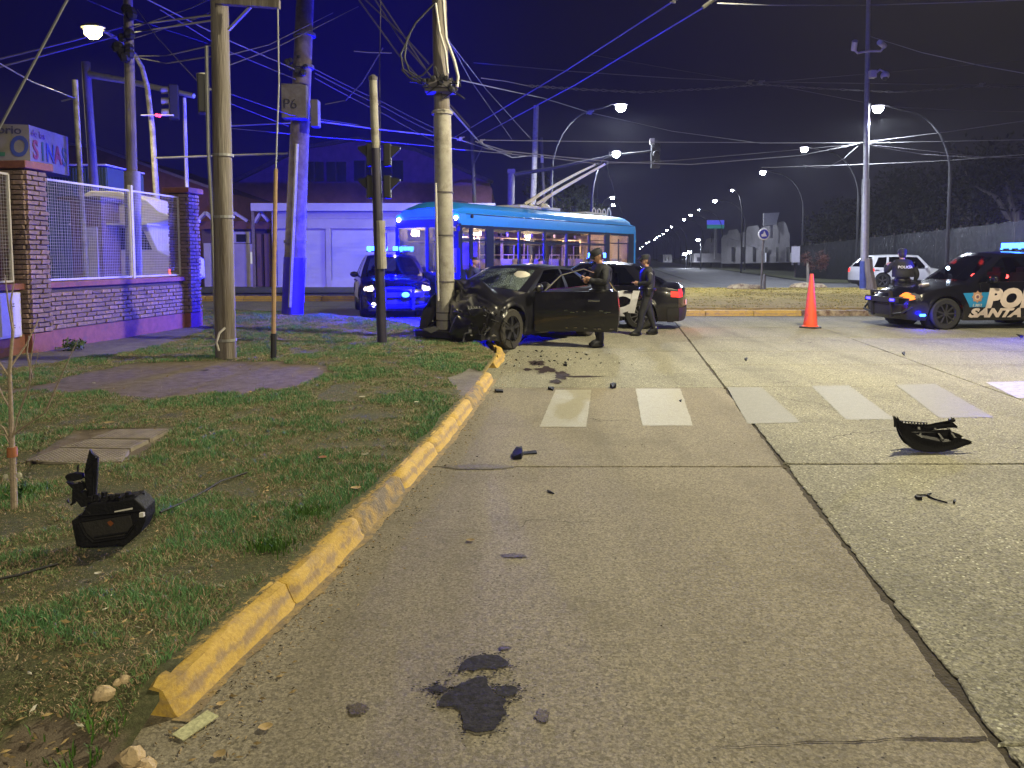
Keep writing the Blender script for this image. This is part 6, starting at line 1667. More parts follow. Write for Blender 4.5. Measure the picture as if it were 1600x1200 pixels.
for wx in (xf-2.4, xr+2.6):
    for sd in (1, -1):
        b = MB(); b.lathe([(.22, -.14), (.46, -.14), (.49, -.1), (.49, .1), (.46, .14), (.22, .14)], (wx, sd*(h2-.12), .49), 24, 'y'); w_ = b.build('wheel', m_tyre, bus, smooth=True)
        b = MB(); b.lathe([(.001, sd*.06), (.12, sd*.06), (.25, sd*.1), (.27, sd*.13)], (wx, sd*(h2-.12), .49), 18, 'y'); b.build('rim', m_galv, w_, smooth=True)
# side windows: near and far sides. u px on the photo -> station
def st_of(u):
    a = (u-800)/FPX/_c_approx if False else (u-800)/FPX
    # intersect view direction with near side line Fr-Re
    dx, dy = Re.x-Fr.x, Re.y-Fr.y; t = (a*Fr.y-Fr.x)/(dx-a*dy); return xf-BL*t
wins = [(770, 812), (812, 851), (851, 886), (886, 921), (921, 946), (951, 982)]
stn = [(st_of(a), st_of(b_)) for a, b_ in wins]
doorst = [(st_of(721), st_of(737)), (st_of(738), st_of(762))]
for sd in (1, -1):
    y = sd*(h2-.03); pil = MB()
    edges = sorted(set([xf-.02, xr+.12]+[e for s_ in stn for e in s_]+([e for s_ in doorst for e in s_] if sd == 1 else [])))
    for a, b_ in stn+([(doorst[0]), (doorst[1])] if sd == 1 else [(xf-.4, stn[0][0]+.1)]):
        hi, lo = max(a, b_), min(a, b_); xm = (hi+lo)/2
        isdoor = sd == 1 and (a, b_) in doorst
        z0 = ZB+.05 if isdoor else ZW0
        t = MB(); w_ = hi-lo-.04
        t.box((xm, y+sd*.005, ZW1-.015), (w_, .05, .05)); t.box((xm, y+sd*.005, z0+.02), (w_, .05, .05))
        t.box((lo+.035, y+sd*.005, (z0+ZW1)/2), (.04, .05, ZW1-z0)); t.box((hi-.035, y+sd*.005, (z0+ZW1)/2), (.04, .05, ZW1-z0))
        if not isdoor and (a, b_) != stn[-1]: t.box((xm, y+sd*.005, ZW1-.38), (w_, .05, .04)); t.box((xm, y+sd*.005, ZW1-.42), (w_, .03, .02))
        if isdoor: t.box((xm, y, 2.05), (w_, .04, .04)); t.box((xm, y, 1.1), (w_, .04, .05))
        if (a, b_) == stn[-1]: t.box((xm, y, ZW1-.33), (w_, .05, .03)); t.box((xm, y, 1.85), (.03, .05, .8))
        f = t.build('door' if isdoor else 'window', m_busd, bus)
        g_ = MB(); g_.box((xm, y-sd*.0, (z0+ZW1)/2), (w_-.02, .008, ZW1-z0-.03)); g_.build('pane', G_BUS, f)
    # dark strips between windows
    allw = sorted([(min(a, b_), max(a, b_)) for a, b_ in (stn+(doorst if sd == 1 else [(xf-.4, stn[0][0]+.1)]))]); prev = xr+.15; p_ = MB()
    for lo, hi in allw+[(xf-.05, xf)]:
        if lo-prev > .015: p_ = MB(); p_.box(((lo+prev)/2, y, (ZW0+ZW1)/2), (lo-prev+.05, .06, ZW1-ZW0+.1)); p_.build('pillar', m_busd, bus)
        prev = hi
# front: big windscreen, panels
b = MB(); b.box((xf-.02, 0, 1.12), (.06, BW-.1, .1)); b.box((xf-.02, 0, ZW1+.1), (.06, BW-.1, .22)); 
for y in (-h2+.05, 0, h2-.05): b.box((xf-.02, y, 1.8), (.06, .09 if y == 0 else .13, 1.4))
b.build('windscreen_frame', m_busd, bus)
for y in (-.6, .6): b = MB(); b.box((xf-.015, y, 1.78), (.01, BW/2-.12, 1.2)); b.build('windscreen', G_BUS, bus)
b = MB(); b.box((xf-.0, 0, ZC+.02), (.05, 1.9, .22)); b.build('front_fascia', m_busb, bus, bevel=.02)
for y in (h2-.13, -h2+.13): b = MB(); b.ball((xf+.02, y, ZC-.14), .055, 10); b.build('marker_lamp', glow('warm_marker', (1, .82, .6), 40), bus)
for y in (-.55, .55):
    b = MB(); b.box((xf-.75, y, ZR+.03), (.5, .07, .02)); b.box((xf-1.0, y, ZR+.03), (.5, .07, .02)); b.build('roof_slot', m_busd, bus)
for sd in (1, -1):
    b = MB(); b.tube([(xf-.05, sd*(h2-.05), 2.45), (xf+.3, sd*(h2+.12), 2.42), (xf+.36, sd*(h2+.16), 2.3)], .022, 6); b.box((xf+.36, sd*(h2+.17), 2.05), (.08, .2, .45)); b.build('wing_mirror', m_dark, bus)
b = MB(); b.lathe([(.001, 0), (.05, 0), (.05, .05), (.001, .06)], (st_of(737), h2, ZC-.08), 10, 'y'); b.build('side_marker', m_dark, bus)
# interior: rails, seats, far side notices
def rail(pts, r=.018): b = MB(); b.tube(pts, r, 6); b.build('handrail', m_rail, bus, smooth=True)
for yy in (.45, -.45):
    rail([(xf-1.2, yy, 2.2), (xr+.6, yy, 2.2)])
    for k in range(7): x = xf-1.8-k*1.35; rail([(x, yy, ZB), (x, yy, 2.3)])
for sd in (.9, -.9):
    for k in range(9):
        x = xf-2.6-k*.95
        b = MB(); b.box((x, sd, .85), (.42, .44, .08)); b.box((x-.24, sd, 1.22), (.07, .44, .62), rot=Matrix.Rotation(-.12, 3, 'Y')); b.bar((x, sd, ZB), (x, sd, .82), .07)
        b.build('seat', mat('bus_seat', (.30, .27, .33), .6), bus, bevel=.03)
        rail([(x-.3, sd-.2, 1.5), (x-.32, sd-.2, 1.66), (x-.32, sd+.2, 1.66), (x-.3, sd+.2, 1.5)], .014)
for k in range(5):
    x = xf-2.4-k*1.5; rail([(x, h2-.25, 1.0), (x, h2-.25, 1.95), (x-.7, h2-.25, 1.95), (x-.7, h2-.25, 1.0)], .02)
    b = MB(); b.box((x-.4, .2, 2.3), (.9, .08, .12)); b.build('strap_rail', m_rail, bus)
b = MB(); b.box((xf-1.1, .6, 1.25), (.1, .95, 1.5)); b.build('driver_partition', m_cream2, bus)
for x in (xf-1.5, xf-4, xf-6.5, xf-9):
    b = MB(); b.box((x, 0, ZW1+.09), (1.2, .12, .02)); b.build('added_ceiling_light', glow('added_ceiling_glow', (1, .78, .55), 8), bus)  # glowing strips added so the windows look lit; bus likely unlit
# roof equipment and trolley poles
def busw(px): return None
b = MB(); b.box((.4, 0, ZR+.06), (2.6, 1.2, .10)); eq = b.build('roof_platform', m_white, bus, bevel=.02)
m_equip = mat('pale_equipment', (.62, .58, .42), .6, var=.15)
bpy.context.view_layer.update(); inv = bus.matrix_world.inverted()
tips = [P(933, 256, 27.2), P(948, 255, 26.9)]; mids = [P(885, 280, 27.3), P(905, 279, 27.0)]; bases = [P(842, 305, 27.3), P(862, 304, 26.9)]
for i in range(2):
    pv = inv @ P((832, 850)[i], 318, (27.5, 27.1)[i]); bs_ = inv @ bases[i]
    b = MB(); b.bar(pv+Vector((.5, 0, -.05)), bs_, .13, .10); b.bar(pv+Vector((.4, .14, -.08)), bs_, .04); b.bar(pv+Vector((.4, -.14, -.08)), bs_, .04); b.lathe([(.2, 0), (.22, .05), (.15, .12), (.1, .16)], (pv.x, pv.y, ZR+.05), 12)
    b.build('pole_base', m_equip, bus, bevel=.01)
    a, m_, c = bs_, inv @ mids[i], inv @ tips[i]; pts = []
    for k in range(11): t = k/10; pts.append(a*(1-t)**2+(m_*2-(a+c)/2)*2*t*(1-t)+c*t*t)
    b = MB(); b.tube(pts, [.06-.025*k/10 for k in range(11)], 8); tp = b.build('trolley_pole', mat('pole_white', (.85, .85, .82), .4, var=.03), bus, smooth=True)
    b = MB(); b.box(c, (.12, .06, .08)); b.build('trolley_shoe', m_dark, tp)
for k in range(4):
    x = xr+1.0+k*.42; b = MB(); b.tube([(x, .5, ZR-.05), (x, .5, ZR+.2+.06*(k == 0)), (x-.12, .5, ZR+.26+.06*(k == 0)), (x-.25, .5, ZR+.18), (x-.25, .5, ZR-.05)], .025, 6); b.build('roof_hoop', m_white, bus, smooth=True)
b = MB(); b.box((xr+2.2, .3, ZR+.05), (1.7, .7, .07)); b.build('roof_rail', m_equip, bus)
bpy.context.view_layer.update()
for x in (xf-2.2, 0.2, xr+2.4):
    p = bus.matrix_world @ Vector((x, 0, 2.35)); lamp_light(p, 190, (1, .76, .52), size=.15)  # point lights added inside to brighten the bus windows
# ================================================================== people
m_unif = mat('dark_uniform', (.010, .011, .018), .75, var=.25, scale=14, bump=.5, bscale=18)
m_skin = mat('skin', (.42, .24, .17), .55, var=.06)
m_hair = mat('dark_hair', (.02, .015, .012), .6)
m_boot = mat('black_boot', (.008, .008, .009), .35)
def skin_mesh(verts, edges, radii, root, sub=1):
    me = bpy.data.meshes.new('p'); me.from_pydata([tuple(v) for v in verts], edges, []); o = bpy.data.objects.new('p', me); COL.objects.link(o)
    md = o.modifiers.new('s', 'SKIN'); md.use_smooth_shade = True
    sv = me.skin_vertices[0].data
    for i, r in enumerate(radii): sv[i].radius = (r, r) if not hasattr(r, '__len__') else r; sv[i].use_root = (i == root)
    ss = o.modifiers.new('u', 'SUBSURF'); ss.levels = sub; ss.render_levels = sub
    dg = bpy.context.evaluated_depsgraph_get(); dg.update(); out = bpy.data.meshes.new_from_object(o.evaluated_get(dg)); bpy.data.objects.remove(o); return out
def person(label, loc, face, H=1.76, pose='phone', cap=True, hair='short', vest=None, stance=None, turn=0, build=1.0):
    """built facing +x, then turned so that it faces the heading"""
    k = H/1.76; t = thing('person', label, 'person', loc, face)
    st = stance or [(0, .11, 0), (0, -.11, 0)]
    V = []; E_ = []; Rr = []
    def add(p, r, par=None):
        V.append(Vector(p)*k); Rr.append(tuple(x*k for x in r) if hasattr(r, '__len__') else r*k)
        if par is not None: E_.append((par, len(V)-1))
        return len(V)-1
    pel = add((0, 0, .97), (.18*build, .15*build)); wa = add((.0, 0, 1.12), (.175*build, .15*build), pel); ch = add((.01, 0, 1.30), (.20*build, .165*build), wa); up = add((.0, 0, 1.43), (.155*build, .115*build), ch)
    nk = add((.02, 0, 1.52), .062, up); hdz = (.055 if pose == 'phone' else .03)
    arm_r = (.068*build, .05, .046, .03)
    poses = {
        'phone': [((.0, .19, 1.42), (.05, .25, 1.17), (.27, .12, 1.22), (.35, .06, 1.27)), ((.0, -.19, 1.42), (.06, -.25, 1.16), (.25, -.10, 1.18), (.32, -.04, 1.22))],
        'crossed': [((.0, .19, 1.42), (.02, .27, 1.16), (.22, .14, 1.14), (.29, .05, 1.16)), ((.0, -.19, 1.42), (-.02, -.25, 1.15), (.05, -.24, .95), (.09, -.23, .85))],
        'back': [((.0, .20, 1.43), (.06, .35, 1.22), (.24, .30, 1.36), (.28, .22, 1.42)), ((.0, -.20, 1.43), (-.04, -.32, 1.20), (.04, -.30, .98), (.08, -.27, .90))],
        'down': [((.0, .19, 1.42), (-.02, .24, 1.15), (.03, .25, .92), (.06, .24, .83)), ((.0, -.19, 1.42), (-.02, -.24, 1.15), (.03, -.25, .92), (.06, -.24, .83))]}
    hands = []
    for a in poses[pose]:
        s_ = add(a[0], .085*build, up); e_ = add(a[1], arm_r[0], s_); w_ = add(a[2], arm_r[2], e_); h_ = add(a[3], (.04, .028), w_); hands.append((Vector(a[2])*k, Vector(a[3])*k))
    for (fx, fy, fr) in st:
        sg = 1 if fy > 0 else -1
        hp = add((0, sg*.095, .90), (.118, .118), pel); kn = add((fx*.5+.03, fy*1.0, .50), (.085, .085), hp); an = add((fx, fy, .11), (.072, .072), kn); to = add((fx+.16, fy*1.1, .045), (.045, .04), an)
    me = skin_mesh(V, E_, Rr, 0, 2)
    # head, ears, nose, fingers, feet joined into the same mesh
    bm = bmesh.new(); bm.from_mesh(me)
    for f in bm.faces: f.material_index = 0
    for w_, h_ in hands:
        d = (h_-w_).normalized()
        for f in bm.faces:
            c = f.calc_center_median()
            if (c-w_).dot(d) > .01*k and (c-h_).length < .12*k: f.material_index = 1
    extra = MB(); extra.cm = 1
    hc = Vector((hdz+.02, 0, 1.645))*k; tilt = Matrix.Rotation(R(28 if pose == 'phone' else 6), 3, 'Y') @ Matrix.Identity(3)
    tw = Matrix.Rotation(turn, 3, 'Z') @ tilt
    b0 = len(extra.v); extra.ball((0, 0, 0), .108*k, 16, (.96, .76, 1.12))
    for i in range(b0, len(extra.v)):
        v = Vector(extra.v[i]); 
        if v.z < 0: v.x = v.x*(1+.10*v.z/.1) + .012*k; v.y *= 1+.25*v.z/(.12*k)
        if v.x > .06*k and abs(v.z+.005*k) < .02*k: v.x -= .012*k
        extra.v[i] = tuple(hc + tw @ v)
    def hp_(x, y, z): return hc + tw @ (Vector((x, y, z))*k)
    extra.tube([hp_(.095, 0, .012), hp_(.118, 0, -.02), hp_(.098, 0, -.032)], [.009*k, .015*k, .008*k], 6)
    for sg in (1, -1): extra.ball(hp_(-.005, sg*.083, -.005), .028*k, 8, (.7, .35, 1.1))
    extra.ball(hp_(.088, 0, -.062), .018*k, 6, (.5, 1.2, .35))
    extra.tube([hp_(-.01, 0, -.05), Vector((.02, 0, 1.47))*k], [.055*k, .06*k], 10)
    for w_, h_ in hands:
        d = (h_-w_).normalized(); sx_ = d.cross(Vector((0, 0, 1))).normalized()
        if sx_.length < .5: sx_ = Vector((0, 1, 0))
        dn = Vector((0, 0, -1)) if abs(d.z) < .7 else Vector((1, 0, 0))
        for q, L_ in enumerate((.062, .074, .068, .052)):
            a = h_+sx_*(q-1.5)*.019*k+d*.015*k; m1 = a+d*L_*.55*k; e1 = m1+(d*.6+dn*.5)*L_*.5*k; extra.tube([a, m1, e1], [.0095*k, .009*k, .0075*k], 6)
        a = h_-sx_*.03*k-d*.03*k; extra.tube([a, a+(d-sx_*.8)*.03*k, a+(d-sx_*.4)*.055*k], [.012*k, .011*k, .009*k], 6)
    extra.cm = 2
    for (fx, fy, fr) in st: 
        b0 = len(extra.v); extra.ball((0, 0, 0), 1, 12, (.145*k, .05*k, .055*k))
        for i in range(b0, len(extra.v)): v = Vector(extra.v[i]); v.z = max(v.z, -.045*k); extra.v[i] = tuple(v+Vector((fx+.07, fy*1.07, .046))*k)
        extra.tube([Vector((fx, fy, .06))*k, Vector((fx, fy, .2))*k], [.06*k, .062*k], 10)
    n0 = len(bm.verts); nv = [bm.verts.new(v) for v in extra.v]
    for f, mi in zip(extra.f, extra.m):
        try: q = bm.faces.new([nv[i] for i in f]); q.material_index = mi; q.smooth = True
        except ValueError: pass
    for v in bm.verts[:n0] if False else []: pass
    # folds in the cloth
    bm.normal_update()
    for v in list(bm.verts)[:n0]:
        if v.co.z < 1.48*k: v.co += v.normal*noise.noise(Vector((v.co.x*9, v.co.y*9, v.co.z*5)))*.018*k
    me.materials.clear()
    for m_ in (m_unif, m_skin, m_boot): me.materials.append(m_)
    bm.to_mesh(me); bm.free(); me.name = 'body'
    o = bpy.data.objects.new('body', me); COL.objects.link(o); o.parent = t
    me.polygons.foreach_set('use_smooth', [True]*len(me.polygons))
    # hair
    b = MB(); b0 = 0; b.ball((0, 0, 0), .114*k, 14, (.98, .80, 1.08))
    keep = MB(); vs = [Vector(v) for v in b.v]
    for f in b.f:
        c = sum((vs[i] for i in f), Vector())/len(f)
        if c.z > .035*k or c.x < -.035*k: keep.poly([hc + tw @ (vs[i]+Vector((-.006, 0, .004))) for i in f])
    if hair == 'bun': keep.ball(hp_(-.13, 0, .0), .045*k, 8)
    keep.build('hair', m_hair, t, smooth=True)
    if cap:
        b = MB(); prof = [(.118, .025), (.122, .07), (.105, .115), (.06, .135), (.001, .14)]
        b.lathe([(r*k, z*k) for r, z in prof], (0, 0, 0), 18); b.tube([(.09*k, 0, .032*k), (.15*k, 0, .026*k), (.19*k, 0, .012*k)], [.075*k, .07*k, .02*k], 10)
        for i in range(len(b.v)):
            v = Vector(b.v[i])
            if v.x > .1*k: v.z = .028*k+(v.z-.028*k)*.12 - (v.x-.1*k)*.15
            b.v[i] = tuple(hc + tw @ (Vector((v.x*1.0, v.y*.84, v.z))))
        b.build('cap', m_unif, t, smooth=True)
    # vest, belt
    b = MB()
    for z, rx, ry in ((1.02, .135, .175),): b.lathe([(.99, -.025), (1.0, -.02), (1.0, .02), (.99, .025)], (0, 0, 0), 24)
    for i in range(len(b.v)): v = b.v[i]; b.v[i] = (v[0]*.19*build*k, v[1]*.215*build*k, (v[2]+1.02)*k)
    bl = b.build('duty_belt', m_boot, t, smooth=True)
    for y_ in (-.2, .2): b = MB(); b.box((.02*k, y_*k, .97*k), (.09, .05, .16)); b.build('holster', m_boot, bl, bevel=.012)
    if pose == 'phone':
        b = MB(); c = Vector((.36, .01, 1.29))*k; b.box(c, (.012, .075, .15), rot=Matrix.Rotation(R(-35), 3, 'Y')); ph = b.build('phone', m_dark, t, bevel=.003)
    for sg in (1, -1):
        b = MB(); b.lathe([(.001, 0), (.045*k, 0), (.045*k, .006), (.001, .006)], (0.01*k, sg*.235*k, 1.33*k), 12, 'y'); 
    if vest:
        b = MB()
        for i in range(14):
            for j in range(10):
                def vp(i, j): a = math.pi*(.5+i/14); z = 1.10+.36*j/10; rx = .175+.01*math.sin(j); return Vector((rx*math.cos(a)-.045, .25*math.sin(a)*(1-.25*max(0, (z-1.36)/.1)), z))*k
                b.quad(vp(i, j), vp(i+1, j), vp(i+1, j+1), vp(i, j+1))
        vs_ = b.build('vest', m_unif, t, smooth=True)
        me = text_mesh('POLICÍA', .085*k, 0, .003, 1.05)
        mx = max(v.co.x for v in me.vertices)
        for v in me.vertices:
            y = -(v.co.x-mx/2); v.co = Vector((-.236*k-.0+.35*y*y/.2, y, 1.31*k+v.co.y))
        me.materials.clear(); me.materials.append(mat('vest_print', (.65, .66, .8), .5)); tx = bpy.data.objects.new('lettering', me); COL.objects.link(tx); tx.parent = t
    return t
lft = math.pi
# officer bowed over a phone beside the open door
p = G(938, 542, 0); o1 = person('officer in black with cap, head bowed over a phone beside the open car door', (p.x, p.y, 0), R(200), 1.84, 'phone', stance=[(.05, .10, 0), (-.04, -.12, 0)], build=1.12)
b = MB(); 
p = G(1014, 524, 0); o2 = person('officer in black cap walking past the rear wheel of the middle police car', (p.x-.05, p.y, 0), R(185), 1.74, 'crossed', stance=[(.22, .12, 0), (-.22, -.10, 0)])
for o_ in (o2,):
    b = MB(); b.lathe([(.001, 0), (.04, 0), (.04, .01), (.001, .01)], (0, .262, 1.33), 14, 'y'); b.build('shoulder_patch', mat('patch_white', (.4, .4, .5), .6), o_)
p = Vector((10.1, 19.9, 0)); o3 = person('officer seen from behind with white lettering across the vest', p, R(90-8), 1.90, 'back', vest=True)
p = Vector((.78, 19.6, 0)); o4 = person('bare-headed person whose face shows between the wreck and the middle police car', p, R(200), 1.66, 'down', cap=False, hair='bun')
p = Vector((-.98, 19.3, 0)); o5 = person('bare-headed person half hidden behind the wreck near the bus front', p, R(-20), 1.70, 'down', cap=False)
# ================================================================== traffic cone
m_cone = mat('cone_orange', (.85, .10, .04), .5, var=.08, dirt=(.5, .08, .04), dscale=6, damt=.35)
p = G(1266, 512, 0); t = thing('traffic_cone', 'tall slim orange traffic cone on a black base', 'traffic cone', p)
b = MB(); b.lathe([(.21, .03), (.19, .05), (.165, .06), (.045, 1.28), (.038, 1.30), (.03, 1.28)], (0, 0, 0), 28); b.build('cone_body', m_cone, t, smooth=True)
b = MB(); b.poly([]) if False else None
b = MB(); n = 8; b.lathe([(.26, 0), (.27, .01), (.265, .03), (.2, .04)], (0, 0, 0), 8); b.build('base', m_blk, t)
# ================================================================== torn bumper on the road
m_plas = mat('torn_black_plastic', (.010, .010, .013), .6, var=.2, scale=20, bump=.35, spec=.2)
c = G(1462, 706, 0); S_ = c.y/1200*1.0   # metres per pixel there
t = thing('torn_bumper', 'torn black bumper grille piece lying upturned on the concrete at right', 'car debris', c)
def q(u, v, y=0): return Vector(((u-1462)*S_, y, (706-v)*S_*1.02))
rr = random.Random(3)
def shell(pts_t, pts_b, yt, yb, name, th=.006, n=26):
    """ribbon between an upper and a lower outline (px), each with its own depth"""
    def samp(L_, s):
        for i in range(len(L_)-1):
            if s <= L_[i+1][0]: k = (s-L_[i][0])/(L_[i+1][0]-L_[i][0]); return [L_[i][j]+(L_[i+1][j]-L_[i][j])*k for j in (0, 1)]
        return L_[-1][:2]
    b = MB(); u0, u1 = pts_t[0][0], pts_t[-1][0]; w0, w1 = pts_b[0][0], pts_b[-1][0]; cols_ = []
    for i in range(n+1):
        s = i/n; tp = samp(pts_t, u0+(u1-u0)*s); bt = samp(pts_b, w0+(w1-w0)*s); col_ = []
        for k in range(6):
            f = k/5; y = yt(s)*(1-f)+yb(s)*f+.02*math.sin(math.pi*f); col_.append(q(tp[0]*(1-f)+bt[0]*f, tp[1]*(1-f)+bt[1]*f, y))
        cols_.append(col_)
    for i in range(n):
        for k in range(5):
            b.quad(cols_[i][k], cols_[i][k+1], cols_[i+1][k+1], cols_[i+1][k])
            o_ = Vector((0, th, 0)); b.quad(cols_[i][k]+o_, cols_[i+1][k]+o_, cols_[i+1][k+1]+o_, cols_[i][k+1]+o_)
    return b.build(name, m_plas, t, smooth=True)
shell([(1393, 652), (1400, 664), (1412, 670), (1424, 676), (1440, 685), (1466, 689), (1490, 686), (1504, 684), (1520, 690)],
      [(1404, 676), (1410, 690), (1420, 699), (1436, 704), (1460, 705), (1490, 700), (1505, 695), (1518, 692)], lambda s: -.06*math.sin(math.pi*s), lambda s: -.02-.03*math.sin(math.pi*s), 'front_shell')
shell([(1409, 655), (1418, 663), (1430, 669), (1452, 671), (1470, 671), (1490, 666), (1502, 663), (1513, 673)],
      [(1414, 670), (1424, 678), (1440, 683), (1460, 682), (1476, 679), (1492, 676), (1504, 674), (1512, 675)], lambda s: .16+.05*math.sin(math.pi*s), lambda s: .14+.05*math.sin(math.pi*s), 'rear_shell')
shell([(1410, 662), (1424, 668), (1440, 674), (1462, 676), (1486, 674), (1504, 680), (1512, 684)],
      [(1412, 690), (1426, 700), (1442, 703), (1462, 702), (1486, 697), (1500, 693), (1510, 690)], lambda s: .07+.02*math.sin(math.pi*s), lambda s: .05, 'middle_shell')
shell([(1400, 660), (1408, 666), (1418, 674), (1428, 682), (1440, 690)], [(1406, 684), (1412, 692), (1422, 699), (1434, 703), (1446, 705)], lambda s: .03-.05*s, lambda s: .02-.05*s, 'corner_shell')
b = MB(); A_ = [(1412, 676, .0), (1440, 692, -.03), (1490, 692, -.02), (1498, 682, .13), (1470, 680, .17), (1424, 678, .16)]
b.poly([q(*p) for p in A_]); b.poly([q(p[0], p[1]+1.5, p[2]) for p in A_][::-1]); b.build('inner_web', m_plas, t, fixn=False)
b = MB()
for k in range(9): u = 1420+k*5.0; b.bar(q(u, 666+k*.3, .19), q(u+6, 674+k*.3, .19), .006); b.bar(q(u+6, 665+k*.3, .19), q(u, 674+k*.3, .19), .006)
b.bar(q(1416, 664, .19), q(1466, 668, .19), .006); b.build('lattice_rib', m_plas, t)
b = MB()
for (u, v, y, u2, v2, y2) in ((1412, 672, .02, 1425, 682, .16), (1436, 684, -.02, 1450, 674, .17), (1470, 686, -.03, 1476, 676, .17), (1490, 684, -.02, 1494, 674, .14), (1440, 690, -.02, 1486, 688, .12), (1424, 678, .05, 1480, 680, .1)):
    b.bar(q(u, v, y), q(u2, v2, y2), .018, .012)
b.build('cross_rib', m_plas, t)
b = MB()
for (u, v, y, u2, v2) in ((1396, 666, -.01, 1391, 648), (1402, 668, 0, 1399, 657), (1500, 664, .13, 1498, 656), (1410, 664, .1, 1408, 654), (1497, 664, .13, 1503, 657)):
    b.tube([q(u, v, y), q((u+u2)/2+1, (v+v2)/2, y), q(u2, v2, y)], [.016, .010, .002], 5)
b.box(q(1499, 661, .13), (.05, .03, .02)); b.build('broken_tab', m_plas, t)
b = MB(); b.poly([q(1440, 707-1, -.10), q(1465, 705.5, -.10), q(1463, 704.6, -.02), q(1441, 705.2, -.02)]); b.build('inner_strip', mat('grey_plastic', (.25, .25, .25), .5), t, fixn=False)

# ================================================================== smashed headlamp unit on the grass
c = G(172, 853, .16); S_ = c.y/1200
t = thing('smashed_headlamp', 'smashed black headlamp unit with upright torn bracket on the grass', 'car debris', (c.x, c.y, .165)); t.rotation_euler = (0, 0, .1)
def q(u, v, y=0): return Vector(((u-172)*S_, y, (853-v)*S_))
outl = [(114, 812), (120, 853), (130, 856), (196, 855), (218, 836), (228, 814), (228, 796), (212, 779), (196, 781), (140, 786), (128, 806)]
b = MB(); b.prism(outl, lambda u, v: q(u, v, -.0), lambda u, v: q(u+2, v-3, .13)); b.build('housing', m_plas, t, bevel=.006)
b = MB(); b.prism([(130, 812), (206, 803), (209, 820), (196, 838), (150, 843), (138, 832)], lambda u, v: q(u, v, -.012), lambda u, v: q(u, v, .004)); b.build('face_plate', mat('lamp_inner', (.03, .028, .03), .3, bump=.4, bscale=40), t, bevel=.004)
b = MB()
for pts in ([(128, 812), (207, 802), (212, 820), (198, 840), (148, 846), (136, 832), (128, 812)], [(122, 815), (126, 850)], [(150, 838), (200, 832)], [(128, 803), (222, 797)]): b.tube([q(u, v, -.014) for u, v in pts], .006, 5)
b.build('rim_ridge', m_plas, t)
b = MB(); b.poly([q(183, 796, -.02), q(211, 791, -.02), q(211, 794, -.02), q(183, 798, -.02)]); b.box(q(225, 803, -.02), (.022, .02, .022)); b.build('pale_chip', m_white, t, fixn=False)
b = MB(); b.poly([q(171, 814, -.016), q(176, 811, -.016), q(181, 816, -.016), q(176, 821, -.016), q(173, 818, -.016)]); b.build('amber_chip', mat('amber_dark', (.2, .06, .02), .4), t, fixn=False)
b = MB()
b.prism([(133, 779), (131, 735), (137, 712), (140, 701), (144, 708), (152, 714), (150, 740), (146, 782), (140, 786)], lambda u, v: q(u, v, .05), lambda u, v: q(u, v, .068))
b.tube([q(134, 735, .04), q(151, 713, .04)], .006, 5); b.tube([q(146, 716, .045), q(143, 784, .045)], .006, 5); b.build('bracket_blade', m_plas, t)
b = MB()
b.prism([(105, 742), (108, 738), (118, 736), (130, 738), (131, 746), (118, 749), (108, 748)], lambda u, v: q(u, v, .02), lambda u, v: q(u, v, .05))
b.prism([(106, 750), (116, 754), (130, 752), (134, 762), (124, 770), (116, 762)], lambda u, v: q(u, v, .02), lambda u, v: q(u, v, .05))
b.prism([(115, 762), (124, 768), (136, 766), (138, 790), (128, 792), (120, 780), (114, 788)], lambda u, v: q(u, v, .02), lambda u, v: q(u, v, .06))
for k in range(14):
    a = q(rr.uniform(108, 140), rr.uniform(738, 792), rr.uniform(0, .08)); b.tube([a, a+Vector([rr.uniform(-.05, .05) for _ in range(3)])], .005, 4)
b.build('torn_bracket', m_plas, t)
b = MB()
for k in range(12): u = 142+k*6.5; b.box(q(u, 781+rr.uniform(-3, 2), .02+rr.uniform(0, .08)), (.02, .03, .02+rr.random()*.02), rz=rr.random())
for k in range(5): b.tube([q(140+k*14, 788, .02), q(150+k*14, 780+rr.uniform(-4, 0), .05), q(156+k*14, 786, .09)], .006, 5)
b.build('rear_clip', m_plas, t)
# loose wire on the grass and the crack-like cable
def ground_cable(label, px, z, r, m, lift=.02):
    pts = [G(u, v, z) for u, v in px]; pts = [Vector((p.x, p.y, vz(p.x, p.y)+lift+random.uniform(0, .012) if z > .1 else r)) for p in pts]; c_ = pts[0]
    b = MB(); b.tube([p-c_ for p in pts], r, 6); o = b.build('loose_cable', m, smooth=True, loc=c_); tag(o, label, 'cable'); return o
ground_cable('black cable lying across the grass right of the smashed headlamp', [(250, 802), (285, 786), (320, 766), (345, 752), (372, 742), (386, 738)], .16, .006, m_blk)
ground_cable('short black cable on the grass at the left frame edge', [(-10, 908), (30, 898), (62, 888), (90, 879)], .16, .006, m_blk)
# ---- small broken pieces on the road
def frag(label, pts, thick=.012, m=m_plas, name='plastic_fragment', z=0.0, group='loose broken pieces on the road', lift=.0):
    A = [G(u, v, z) for u, v in pts]; c_ = sum(A, Vector())/len(A); b = MB()
    hts = [thick*(.5+random.random()) for _ in A]; n = len(A)
    b.v = [tuple(p-c_) for p in A]+[tuple(p-c_+Vector((random.uniform(-.004, .004), random.uniform(-.004, .004), h))) for p, h in zip(A, hts)]
    b.f = [tuple(range(n-1, -1, -1)), tuple(range(n, 2*n))]+[(i, (i+1) % n, n+(i+1) % n, n+i) for i in range(n)]; b.m = [0]*(n+2)
    o = b.build(name, m, loc=(c_.x, c_.y, c_.z+.003+lift)); tag(o, label, 'fragment', group); return o
frag('black broken clip with grey face on the road below the left crossing stripe', [(801, 712), (806, 707), (815, 706), (817, 712), (815, 718), (803, 718)], .04)
